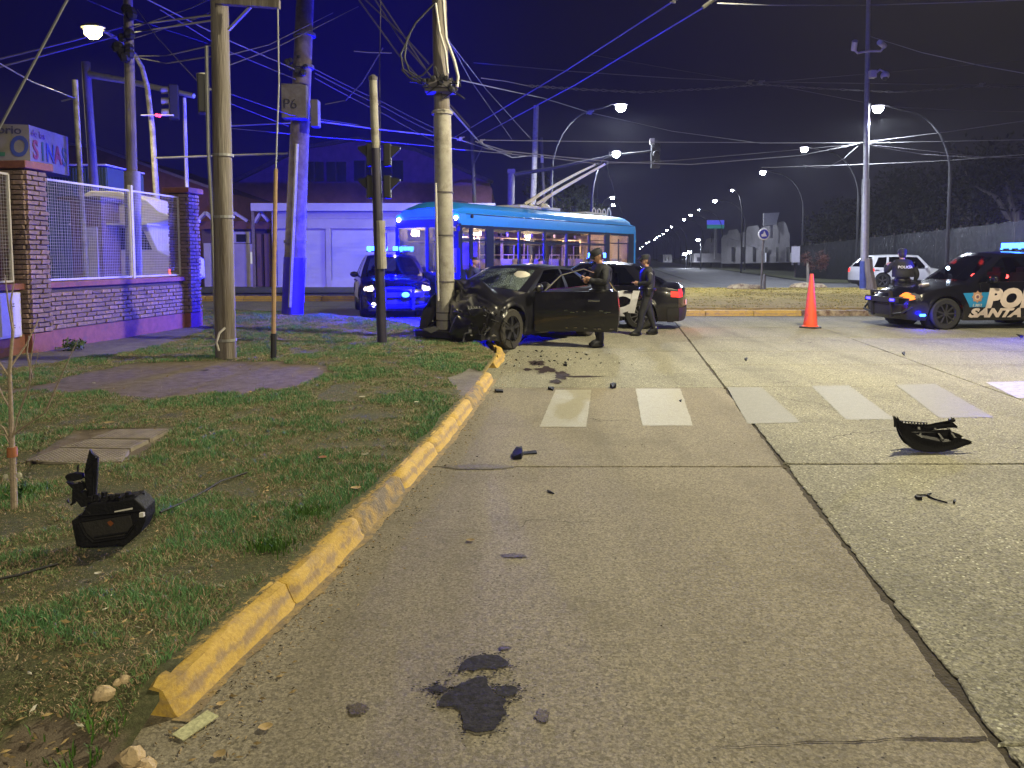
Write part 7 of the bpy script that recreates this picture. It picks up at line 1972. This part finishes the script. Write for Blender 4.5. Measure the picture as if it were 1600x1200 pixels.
frag('thin black strip touching the broken clip below the left crossing stripe', [(817, 708), (838, 707), (839, 710), (818, 711)], .012)
frag('dark shard standing on the joint just right of the left crossing stripe', [(953, 606), (958, 603), (963, 602), (962, 607), (957, 608)], .04)
frag('small dark shard on the joint at the left crossing stripe corner', [(856, 609), (866, 608), (864, 611)], .03)
frag('black shard near the stains by the officer', [(880, 571), (885, 569), (886, 573)], .02)
frag('dark chip on the road beside the kerb left of the crossing', [(773, 611), (786, 611), (786, 614), (776, 614)], .02)
frag('tiny dark flake in the middle of the road above the blue reflections', [(855, 767), (862, 770), (866, 773), (857, 770)], .008)
frag('dark chip on the slab near the right police car', [(1409, 553), (1414, 552), (1413, 556)], .03)
frag('dark debris flake right of the front wheel of the right police car', [(1588, 523), (1600, 525), (1596, 529)], .015)
frag('dark crumb behind the cone slab near the second long joint', [(1163, 562), (1168, 561), (1166, 565)], .02)
frag('small black crumb on the second crossing stripe', [(1061, 627), (1065, 626), (1064, 629)], .012)
# bent clip below the bumper
c = G(1448, 780, 0); S_ = c.y/1200; t_ = thing('bent_clip', 'thin bent black wire clip on the road below the torn bumper', 'car debris', c)
b = MB()
for pts in ([(1434, 781), (1434, 776), (1440, 773), (1455, 772), (1457, 777), (1460, 771), (1468, 769)], [(1455, 776), (1458, 782), (1468, 790)]):
    b.tube([Vector(((u-1448)*S_, (780-v)*S_*2.2, .008+.0*(781-v))) for u, v in pts], .006, 5)
b.build('wire', m_plas, t_, smooth=True); b = MB(); b.box(Vector(((1435-1448)*S_, 0, .012)), (.03, .04, .02)); b.build('end_block', m_plas, t_)
frag('black crumb right of the bent wire clip', [(1489, 784), (1493, 785), (1492, 788), (1489, 787)], .015)
# ---- fluid stains
def blot(label, cu, cv, ru, rv, seed, m, name='fluid_stain', lobes=1.0, group='dark fluid stains on the road', z=.0045):
    pts = []; n = 200
    for i in range(n):
        a = 2*math.pi*i/n; r = 1+lobes*(.32*noise.noise(Vector((math.cos(a)*1.4, math.sin(a)*1.4, seed)))+.14*noise.noise(Vector((math.cos(a)*5, math.sin(a)*5, seed+3)))+.04*noise.noise(Vector((math.cos(a)*13, math.sin(a)*13, seed+6)))+.015*noise.noise(Vector((math.cos(a)*34, math.sin(a)*34, seed+8))))*2
        pts.append(G(cu+ru*r*math.cos(a), cv+rv*r*math.sin(a), z))
    b = MB(); b.poly(pts); o = b.build(name, m, fixn=False); tag(o, label, 'stain', group)
    c_ = sum(pts, Vector())/len(pts); b = MB(); k_ = 1.0; ring = [c_+(p-c_)*(1.10+.05*noise.noise(Vector((i*.21, seed, 3)))) for i, p in enumerate(pts)]; b.poly([(p.x, p.y, .0025) for p in ring]); b.build('damp_edge', m_damp, o, fixn=False); return o
m_damp = concrete('damp_concrete', (.115, .10, .07), (.15, .135, .10), .1, 1, .6)
m_oil = concrete('oil_soaked_concrete', (.016, .0155, .015), (.028, .026, .025), .3, 1, .85)
m_oil2 = concrete('thin_stain', (.085, .07, .055), (.11, .09, .07), .1, 1, .6)
def traced(label, pts_px, name='fluid_stain', group='dark fluid stains on the road', m=None):
    A = [G(u, v, .0045) for u, v in pts_px]; out = []; n = len(A)
    for i in range(n):
        p0, p1, p2, p3 = A[i-1], A[i], A[(i+1) % n], A[(i+2) % n]
        for k in range(14):
            t = k/14; q_ = .5*((2*p1)+(-p0+p2)*t+(2*p0-5*p1+4*p2-p3)*t*t+(-p0+3*p1-3*p2+p3)*t**3)
            out.append(q_+Vector((fbm(q_.x, q_.y, 30, 4, 3), fbm(q_.x, q_.y, 30, 4, 9), 0))*.016)
    b = MB(); b.poly([(p.x, p.y, .0045) for p in out]); o = b.build(name, m or m_oil, fixn=False); tag(o, label, 'stain', group)
    c_ = sum(out, Vector())/len(out); b = MB()
    b.poly([(c_.x+(p.x-c_.x)*1.05+.010*fbm(p.x, p.y, 40, 3, 5), c_.y+(p.y-c_.y)*1.05+.010*fbm(p.x, p.y, 40, 3, 6), .0025) for p in out]); b.build('damp_edge', m_damp, o, fixn=False)
    b = MB(); r_ = random.Random(len(label))
    for k in range(150):
        p = r_.choice(out); d_ = (p-c_).normalized()*abs(r_.gauss(0, .035)); e_ = r_.uniform(.0015, .006); x, y = p.x+d_.x, p.y+d_.y
        b.poly([(x+e_*math.cos(a), y+e_*.8*math.sin(a), .0042) for a in (0, 1.05, 2.1, 3.14, 4.2, 5.2)])
    b.build('splash_drops', m_oil, o, fixn=False)['kind'] = 'stuff'; return o
z_ = lambda L_: [(500+x/3.2, 900+y/3.2) for x, y in L_]
traced('largest dark oil stain in the foreground with lobes on both sides', z_([(700, 540), (760, 516), (812, 500), (838, 522), (850, 560), (880, 592), (928, 622), (918, 655), (930, 690), (900, 728), (862, 770), (795, 780), (738, 768), (712, 748), (708, 700), (686, 662), (645, 655), (604, 645), (602, 612), (632, 584), (668, 570)]))
traced('narrow oil lobe reaching left from the largest stain', z_([(542, 562), (570, 546), (612, 550), (640, 566), (610, 580), (565, 576)])); traced('short oil lobe reaching right from the largest stain', z_([(880, 570), (905, 552), (960, 548), (990, 566), (965, 590), (915, 602), (885, 594)]))
traced('oval dark oil stain just beyond the largest one', z_([(694, 472), (706, 440), (735, 412), (790, 398), (850, 392), (895, 400), (940, 436), (905, 458), (860, 462), (820, 458), (775, 472), (735, 462)]))
blot('faint small stain left of the largest oil stain', 558, 1107, 17, 8, 5, m_oil2); blot('faint small brown stain right of the largest oil stain', 848, 1118, 12, 8, 6, m_oil2)
blot('narrow faint smear far above the oil stains', 788, 1012, 10, 3, 8, m_oil2); blot('pale dark smear in mid road', 802, 868, 16, 3, 12, m_oil2)
m_fl = concrete('coolant_stain', (.020, .011, .013), (.032, .018, .02), .1, 1, .8)
for i, (u, v, ru, rv, lb) in enumerate(((840, 567, 13, 4, 'first dark reddish streak leaking from the wreck'), (853, 578, 16, 4, 'second dark reddish streak, in the middle of the leak'), (876, 586, 12, 5, 'reddish splash at the lower right end of the leak'), (868, 596, 9, 2.5, 'small lowest splash of the leak'), (824, 577, 5, 2, 'little reddish spot at the left of the leak'), (905, 588, 26, 1, 'thin dark line trailing right from the leak'))):
    blot(lb, u, v, ru, rv, 20+i, m_fl, lobes=1.1, group='reddish fluid streaks by the wreck')
m_track = concrete('tyre_dust', (.135, .115, .09), (.17, .15, .12), .1, 1, .6)
blot('dark scuffed patch in the joint left of the stripes', 745, 729, 50, 4, 33, m_track, lobes=.5)
# ---- leaves, paper, stones, litter
m_leaf = mat('dry_leaf', (.36, .26, .12), .8, var=.35, scale=20, rnd=.3); m_paper = mat('paper', (.55, .52, .42), .8, var=.15, scale=20); m_stone = mat('rubble_stone', (.55, .42, .26), .9, var=.25, scale=14, bump=.8, bscale=30)
def leaf(label, u, v, s_, rz, m=m_leaf, z=None, name='dry_leaf', cat='leaf', curl=.3, group=None):
    g_ = G(u, v, .155 if z is None else z)
    zz = (vz(g_.x, g_.y)+.03) if z is None else z+.006
    b = MB(); n = 8; k = s_
    for i in range(n):
        a = i/n; c_ = (i+1)/n; wa = .42*math.sin(math.pi*a)**.7; wc = .42*math.sin(math.pi*c_)**.7
        h = lambda t_, w_: curl*(abs(t_-.5)**1.5+w_*.6)
        b.quad(((a-.5)*k, -wa*k, h(a, wa)*k), ((c_-.5)*k, -wc*k, h(c_, wc)*k), ((c_-.5)*k, 0, h(c_, 0)*k), ((a-.5)*k, 0, h(a, 0)*k))
        b.quad(((a-.5)*k, 0, h(a, 0)*k), ((c_-.5)*k, 0, h(c_, 0)*k), ((c_-.5)*k, wc*k, h(c_, wc)*k), ((a-.5)*k, wa*k, h(a, wa)*k))
    o = b.build(name, m, loc=(g_.x, g_.y, zz), fixn=False); o.rotation_euler = (0, 0, rz); tag(o, label, cat, group); return o
def on(u, v): pass
m_ppl = mat('printed_paper', (.50, .50, .30), .7, var=.5, scale=60)
g_ = G(306, 1138, .0); b = MB(); b.box((0, 0, 0), (.15, .062, .004)); o = b.build('folded_wrapper', m_ppl, loc=(g_.x, g_.y, .012)); o.rotation_euler = (.05, -.06, 1.05); tag(o, 'yellowish patterned paper wrapper lying by the broken kerb end', 'litter')
leaf('curled yellow leaf on the road right of the paper wrapper', 415, 1139, .055, .3, z=.0)
leaf('brown leaf at the foot of the kerb end', 343, 1182, .05, 1.2, z=.0); leaf('pale leaf fragment beside the kerb end', 345, 1102, .035, .5, z=0)
leaf('broad dry leaf on the grass by the middle of the kerb', 556, 763, .075, .4); leaf('pale scrap at the kerb foot near the grey kerb stone', 618, 772, .06, .2, z=0)
leaf('white scrap of paper on the grass near the left edge bottom', 153, 901, .035, .4, m_paper, name='paper_scrap', cat='litter'); leaf('white curled paper in the grass before the corner', 566, 622, .075, .8, m_paper, name='paper_scrap', cat='litter')
leaf('second white scrap on the grass nearer the kerb', 651, 631, .06, 2, m_paper, name='paper_scrap', cat='litter'); leaf('brown leaf on the grass in mid verge', 504, 717, .08, 1.4, mat('red_leaf', (.32, .14, .07), .8)); leaf('flat yellow leaf beside the buried paving slabs', 171, 664, .10, 0); leaf('small pale leaf on the grass under the paving slabs', 302, 690, .05, 1)
leaf('dark curled leaf on the dirt path', 320, 579, .12, .4, mat('dark_leaf', (.04, .03, .03), .8)); leaf('pale scrap by the base of the thick wooden pole', 374, 530, .09, .3, m_paper, name='paper_scrap', cat='litter')
leaf('small leaf on the road in front of the grey kerb stone', 735, 846, .055, .2, z=0); leaf('brown bent leaf at the kerb left of the oil', 533, 886, .04, .7, z=0)
for i, (u, v, s_, lb) in enumerate(((204, 1160, .045, 'largest yellow rubble stone at the bottom left'), (228, 1172, .035, 'pale rubble stone right of the largest one'), (216, 1182, .032, 'small rubble stone below the largest one'), (192, 1196, .035, 'rubble stone cut by the bottom frame edge'), (208, 1194, .028, 'rounded rubble stone at the bottom frame edge'), (245, 1196, .022, 'smallest rubble stone by the bottom frame edge'), (163, 1096, .04, 'buried brown brick chunk left of the kerb end'), (195, 1078, .022, 'small white pebble above the brick chunk'), (184, 1081, .018, 'smaller white pebble beside it above the brick chunk'))):
    g_ = G(u, v, .08); b = MB(); b.ball((0, 0, 0), s_, 10, (1, .8, .7)); o = b.build('rubble_stone', m_stone, smooth=False)
    for v_ in o.data.vertices: v_.co += noise.noise_vector(v_.co*40+Vector((i, 0, 0)))*s_*.35
    o.location = (g_.x, g_.y, max(.01, vz(g_.x, g_.y))+s_*.35); tag(o, lb, 'stone', 'rubble stones at the end of the kerb')
# fine litter: crumbs, twigs and grit nobody could count
def litter(label, name, n, rgn, m, size, seed, zf, flat=.5):
    r_ = random.Random(seed); b = MB(); c = 0
    while c < n:
        x, y = rgn(r_)
        if x is None: continue
        s_ = size*(.4+r_.random()**2*1.6); a = r_.random()*6.28; e = r_.uniform(.3, 1); z = zf(x, y)
        ca, sa = math.cos(a)*s_, math.sin(a)*s_; h = s_*flat*r_.random()
        b.v += [(x-ca, y-sa, z+h*.3), (x+sa*e*.4, y-ca*e*.4, z+.001), (x+ca, y+sa, z+h), (x-sa*e*.4, y+ca*e*.4, z+.002), (x, y, z+h+.003)]; k = len(b.v)-5
        b.f += [(k, k+1, k+4), (k+1, k+2, k+4), (k+2, k+3, k+4), (k+3, k, k+4)]; b.m += [0]*4; c += 1
    o = b.build(name, m, fixn=False); tag(o, label, 'litter', kind='stuff')
def by_kerb(r_):
    y = 2.6+10.5*r_.random()**1.6; return kerb_x(min(y, KW[-1].y))+.03+abs(r_.gauss(0, .13)), y
def near_end(r_):
    return r_.gauss(-1.35, .28), r_.uniform(2.3, 3.1)
def on_road(r_):
    y = 2.4+9*r_.random()**1.3; return r_.uniform(kerb_x(min(y, KW[-1].y))+.05, 4.5+.2*y), y
def on_grass(r_):
    y = 2.4+12*r_.random()**1.2; x = r_.uniform(-.75*y, kerb_x(min(y, KW[-1].y))-.2)
    return (x, y) if inside(x, y) else (None, None)
litter('dry leaf crumbs and twigs swept along the kerb foot', 'kerb_litter', 650, by_kerb, m_leaf, .008, 1, lambda x, y: .003)
litter('dark grit in the gutter along the kerb', 'gutter_grit', 700, by_kerb, m_bed, .006, 2, lambda x, y: .001)
litter('dry stalks and crumbs round the broken kerb end', 'kerb_end_litter', 260, near_end, m_leaf, .011, 3, lambda x, y: (vz(x, y)+.012 if inside(x, y) else .003))
litter('dark grit specks scattered on the road', 'road_grit', 500, on_road, m_bed, .0055, 4, lambda x, y: .001)
litter('straw and dry leaf bits lying in the grass', 'lawn_litter', 700, on_grass, m_leaf, .011, 5, lambda x, y: vz(x, y)+.02, .8)
litter('pale scraps and bits of glass lying in the grass', 'lawn_scraps', 90, on_grass, m_paper, .014, 6, lambda x, y: vz(x, y)+.025, .6)
# glass crumbs below the wreck
def by_wreck(r_): return r_.gauss(.2, .6), r_.uniform(11.8, 13.8)
litter('glittering glass grains scattered in front of the wreck', 'glass_grains', 260, by_wreck, mat('glass_grain', (.6, .65, .65), .15), .008, 9, lambda x, y: .002, 1)
litter('shards and plastic crumbs spilled in front of the wreck', 'crash_crumbs', 160, by_wreck, m_plas, .02, 8, lambda x, y: .002, 1)
# ================================================================== paving slabs in the grass
m_tile = mat('ribbed_paving', (.27, .235, .18), .9, var=.25, scale=8, bump=.4, dirt=(.17, .14, .10), dscale=5, damt=.4)
pv = tag(thing('footpath_slabs', None, None), kind='structure')
for pts in ([(40, 716), (92, 697), (202, 699), (190, 717), (120, 720)], [(94, 695), (140, 683), (232, 684), (204, 697)], [(142, 681), (180, 668), (262, 667), (270, 669), (234, 682)]):
    A = [G(u, v, .175) for u, v in pts]; b = MB(); n = len(A)
    b.v = [(p.x, p.y, .158) for p in A]+[(p.x, p.y, .12) for p in A]; b.f = [tuple(range(n))]+[(i, (i+1) % n, n+(i+1) % n, n+i) for i in range(n)]; b.m = [0]*(n+1); sl = b.build('paving_slab', m_tile, pv)
    b = MB(); x0 = min(p.x for p in A); x1 = max(p.x for p in A); y0 = min(p.y for p in A); y1 = max(p.y for p in A); x = x0
    P2 = [(p.x, p.y) for p in A]
    while x < x1:
        y = y0
        while y < y1:
            if poly_in(P2, x, y) and poly_in(P2, x+.03, y+.03): b.box((x+.015, y+.015, .159), (.022, .022, .006))
            y += .034
        x += .034
    b.build('raised_stud', m_tile, sl, fixn=False)['kind'] = 'stuff'
# ================================================================== bare sapling
m_bark = mat('pale_bark', (.34, .27, .20), .8, var=.3, scale=25, bump=.5)
g_ = G(22, 786, .17); Yt = g_.y
t = thing('sapling', 'thin leafless sapling with an orange tape wrap at the left frame edge', 'young tree', (g_.x, g_.y, .15))
def q(u, v, dy=0): return P(u, v, Yt+dy)-Vector((g_.x, g_.y, .15))
b = MB(); b.tube([q(23, 800), q(22, 786), q(21, 740), q(19, 700), q(17, 640), q(15, 580), q(20, 520), q(17, 470), q(22, 440)], [.022, .02, .019, .017, .013, .011, .009, .006, .003], 8); b.build('trunk', m_bark, t, smooth=True)
b = MB(); 
for pts in ([(18, 690), (28, 650), (40, 620), (50, 590), (62, 545)], [(20, 680), (45, 662), (70, 645), (95, 615)], [(16, 690), (5, 668), (-10, 655)], [(17, 640), (5, 620), (-8, 590)], [(15, 575), (40, 540), (60, 500)], [(15, 590), (-5, 560), (-20, 530)], [(19, 700), (8, 680), (-6, 678)], [(28, 650), (46, 600), (48, 560), (55, 520)], [(70, 645), (90, 600), (108, 560), (122, 530)], [(50, 590), (42, 550), (45, 525)], [(20, 520), (12, 470), (8, 430)]):
    b.tube([q(u, v, (i*.05)*(1 if pts[0][0] % 2 else -1)) for i, (u, v) in enumerate(pts)], [max(.0015, .007-.0017*i) for i in range(len(pts))], 5)
b.build('branches', m_bark, t, smooth=True)
b = MB(); b.lathe([(.022, -.03), (.03, -.03), (.028, .03), (.02, .03)], q(19, 706), 12); b.build('tape_wrap', mat('rusty_tape', (.38, .14, .06), .6, var=.3, scale=30), t, smooth=True)
b = MB(); b.ball(q(9, 745, -.02), .018, 8, (1, .6, 1)); b.ball(q(30, 743, -.02), .02, 8, (1, .6, 1)); b.build('pale_tie', m_paper, t)
# weeds at the foot of the wall
def bush(name, label, cat, c, r, n, ls, m, seed, sc=(1, 1, 1), trunk=None):
    r_ = random.Random(seed); t = thing(name, label, cat, c); b = MB()
    lob = [(Vector((r_.uniform(-.6, .6)*sc[0], r_.uniform(-.5, .5)*sc[1], r_.uniform(-.5, .6)*sc[2]))*r, r*r_.uniform(.35, .6)) for _ in range(9)]
    for k in range(n):
        lc, lr = r_.choice(lob); d = Vector((r_.gauss(0, 1), r_.gauss(0, 1), r_.gauss(0, 1))).normalized(); p = lc+d*lr*r_.random()**.35
        a = Vector((r_.gauss(0, 1), r_.gauss(0, 1), r_.gauss(0, 1))).normalized()*ls*r_.uniform(.5, 1.3); c2_ = a.cross(d).normalized()*ls*.4
        b.v += [tuple(p-a), tuple(p+c2_), tuple(p+a), tuple(p-c2_)]; i = len(b.v)-4; b.f.append((i, i+1, i+2, i+3)); b.m.append(0)
    hgt = (trunk or 0); o = b.build('crown' if trunk else 'leaves', m, t, fixn=False); o.location = (0, 0, hgt)
    if trunk:
        b = MB(); b.tube([(0, 0, -.1), (.1, 0, hgt*.5), (0, .1, hgt)], [r*.09, r*.07, r*.05], 8)
        for k in range(5):
            l_ = lob[k][0]; b.tube([(0, .05, hgt*.7), tuple(Vector((0, 0, hgt))+l_*.5), tuple(Vector((0, 0, hgt))+l_)], [r*.045, r*.03, r*.01], 6)
        b.build('trunk', m_wood, t, smooth=True)
    return t
m_lf = mat('dim_leaf', (.05, .065, .03), .6, var=.4, scale=.8); m_lfg = mat('weed_leaf', (.06, .11, .03), .6, var=.4, scale=8)
g_ = G(105, 545, .17); bush('weed_clump', 'low weed clump at the foot of the brick wall', 'weeds', (g_.x+.05, g_.y+.1, .2), .22, 260, .035, m_lfg, 3, (1.4, .5, .4))
for (u, v, s_, lb, sd_) in ((480, 800, .10, 'tall bright green grass tuft beside the kerb mid verge', 4), (180, 1130, .16, 'ragged green grass tuft at the bottom left by the kerb end', 5), (420, 850, .09, 'green grass tuft left of the kerb, below the tall one', 6), (22, 770, .12, 'green grass tuft at the foot of the sapling', 7)):
    g_ = G(u, v, .15); r_ = random.Random(sd_); b = MB(); C_ = []
    for k in range(420):
        a = r_.random()*6.28; rr_ = abs(r_.gauss(0, s_)); x, y = rr_*math.cos(a), rr_*math.sin(a)*.8
        if not inside(g_.x+x, g_.y+y): continue
        h = r_.uniform(.025, .07); l = r_.uniform(.1, .8); la = r_.random()*6.28; w_ = .0028
        wx, wy = math.cos(la+1.57)*w_, math.sin(la+1.57)*w_; lx, ly = math.cos(la)*h*l, math.sin(la)*h*l; z = vz(g_.x+x, g_.y+y)-.005
        b.v += [(x-wx, y-wy, z), (x+wx, y+wy, z), (x+wx+lx*.4, y+wy+ly*.4, z+h*.65), (x-wx+lx*.4, y-wy+ly*.4, z+h*.65), (x+lx, y+ly, z+h*.95)]; i = len(b.v)-5
        b.f += [(i, i+1, i+2, i+3), (i+3, i+2, i+4)]; b.m += [0, 0]; kk = r_.uniform(.7, 1.4); C_ += [(.06*kk, .14*kk, .02*kk, 1)]*5
    o = b.build('grass_tuft', M['blade'], loc=(g_.x, g_.y, 0), fixn=False); at_ = o.data.color_attributes.new('tint', 'FLOAT_COLOR', 'POINT'); at_.data.foreach_set('color', np.array(C_, dtype=np.float32).ravel()); tag(o, lb, 'grass tuft', 'taller grass tufts on the verge', kind='stuff')
# trees
for (u, v, Y, r, tr, lb, sd_) in ((880, 318, 60, 3.2, 4.2, 'dim round tree behind the trolley pole bases', 1), (925, 332, 64, 1.7, 3.6, 'smaller dim tree just right of the round one', 2), (905, 300, 70, 1.5, 6, 'thin dim tree top between the trolley poles', 9)):
    c_ = P(u, v, Y); bush('tree', lb, 'tree', (c_.x, Y, 0), r, 2600, .16, m_lf, sd_, (1, .8, .9), c_.z-.3)
m_lfd = mat('night_leaf', (.006, .008, .006), .7, var=.4, scale=.8)
for i, (u, v, Y, r) in enumerate(((1440, 330, 72, 5), (1520, 322, 66, 5.5), (1390, 345, 78, 4), (1300, 362, 84, 3.5), (1590, 315, 60, 6), (1340, 352, 90, 4.5))):
    c_ = P(u, v, Y); bush('tree', ['dark tree mass above the hoarding, behind the officer seen from behind', 'dark tree above the hoarding near the right edge', 'dark tree just right of the camera pole', 'low dark tree left of the camera pole', 'dark tree cut by the right frame edge', 'farthest dark tree behind the camera pole'][i], 'tree', (c_.x, Y, 0), r, 2600, .28, m_lfd, 20+i, (1.1, .8, 1), c_.z-.5)
# dark rust coloured bush behind the cone
c_ = P(1270, 408, 45); bush('shrub', 'dark reddish shrub right behind the tip of the traffic cone', 'shrub', (c_.x, 45, c_.z), .75, 900, .07, mat('rust_leaf', (.08, .03, .025), .7), 40, (1.3, .8, .8))
b = MB(); b.tube([(c_.x-.25, 45, 0), (c_.x-.3, 45, c_.z)], [.09, .07], 7); o = b.build('cut_post', m_wood); tag(o, 'stubby wooden post under the reddish shrub', 'post')
# ================================================================== night air
b = MB(); b.box((60, 560, 14), (1100, 1240, 30.4)); hz = b.build('haze', m_white)
m = bpy.data.materials.new('night_air'); m.use_nodes = True; N = m.node_tree.nodes; L = m.node_tree.links; N.remove(N['Principled BSDF'])
pvn = N.new('ShaderNodeVolumePrincipled'); pvn.inputs['Density'].default_value = .0005; pvn.inputs['Color'].default_value = (.9, .9, .95, 1); pvn.inputs['Anisotropy'].default_value = .2
L.new(pvn.outputs[0], N['Material Output'].inputs['Volume']); hz.data.materials.clear(); hz.data.materials.append(m); tag(hz, kind='stuff')
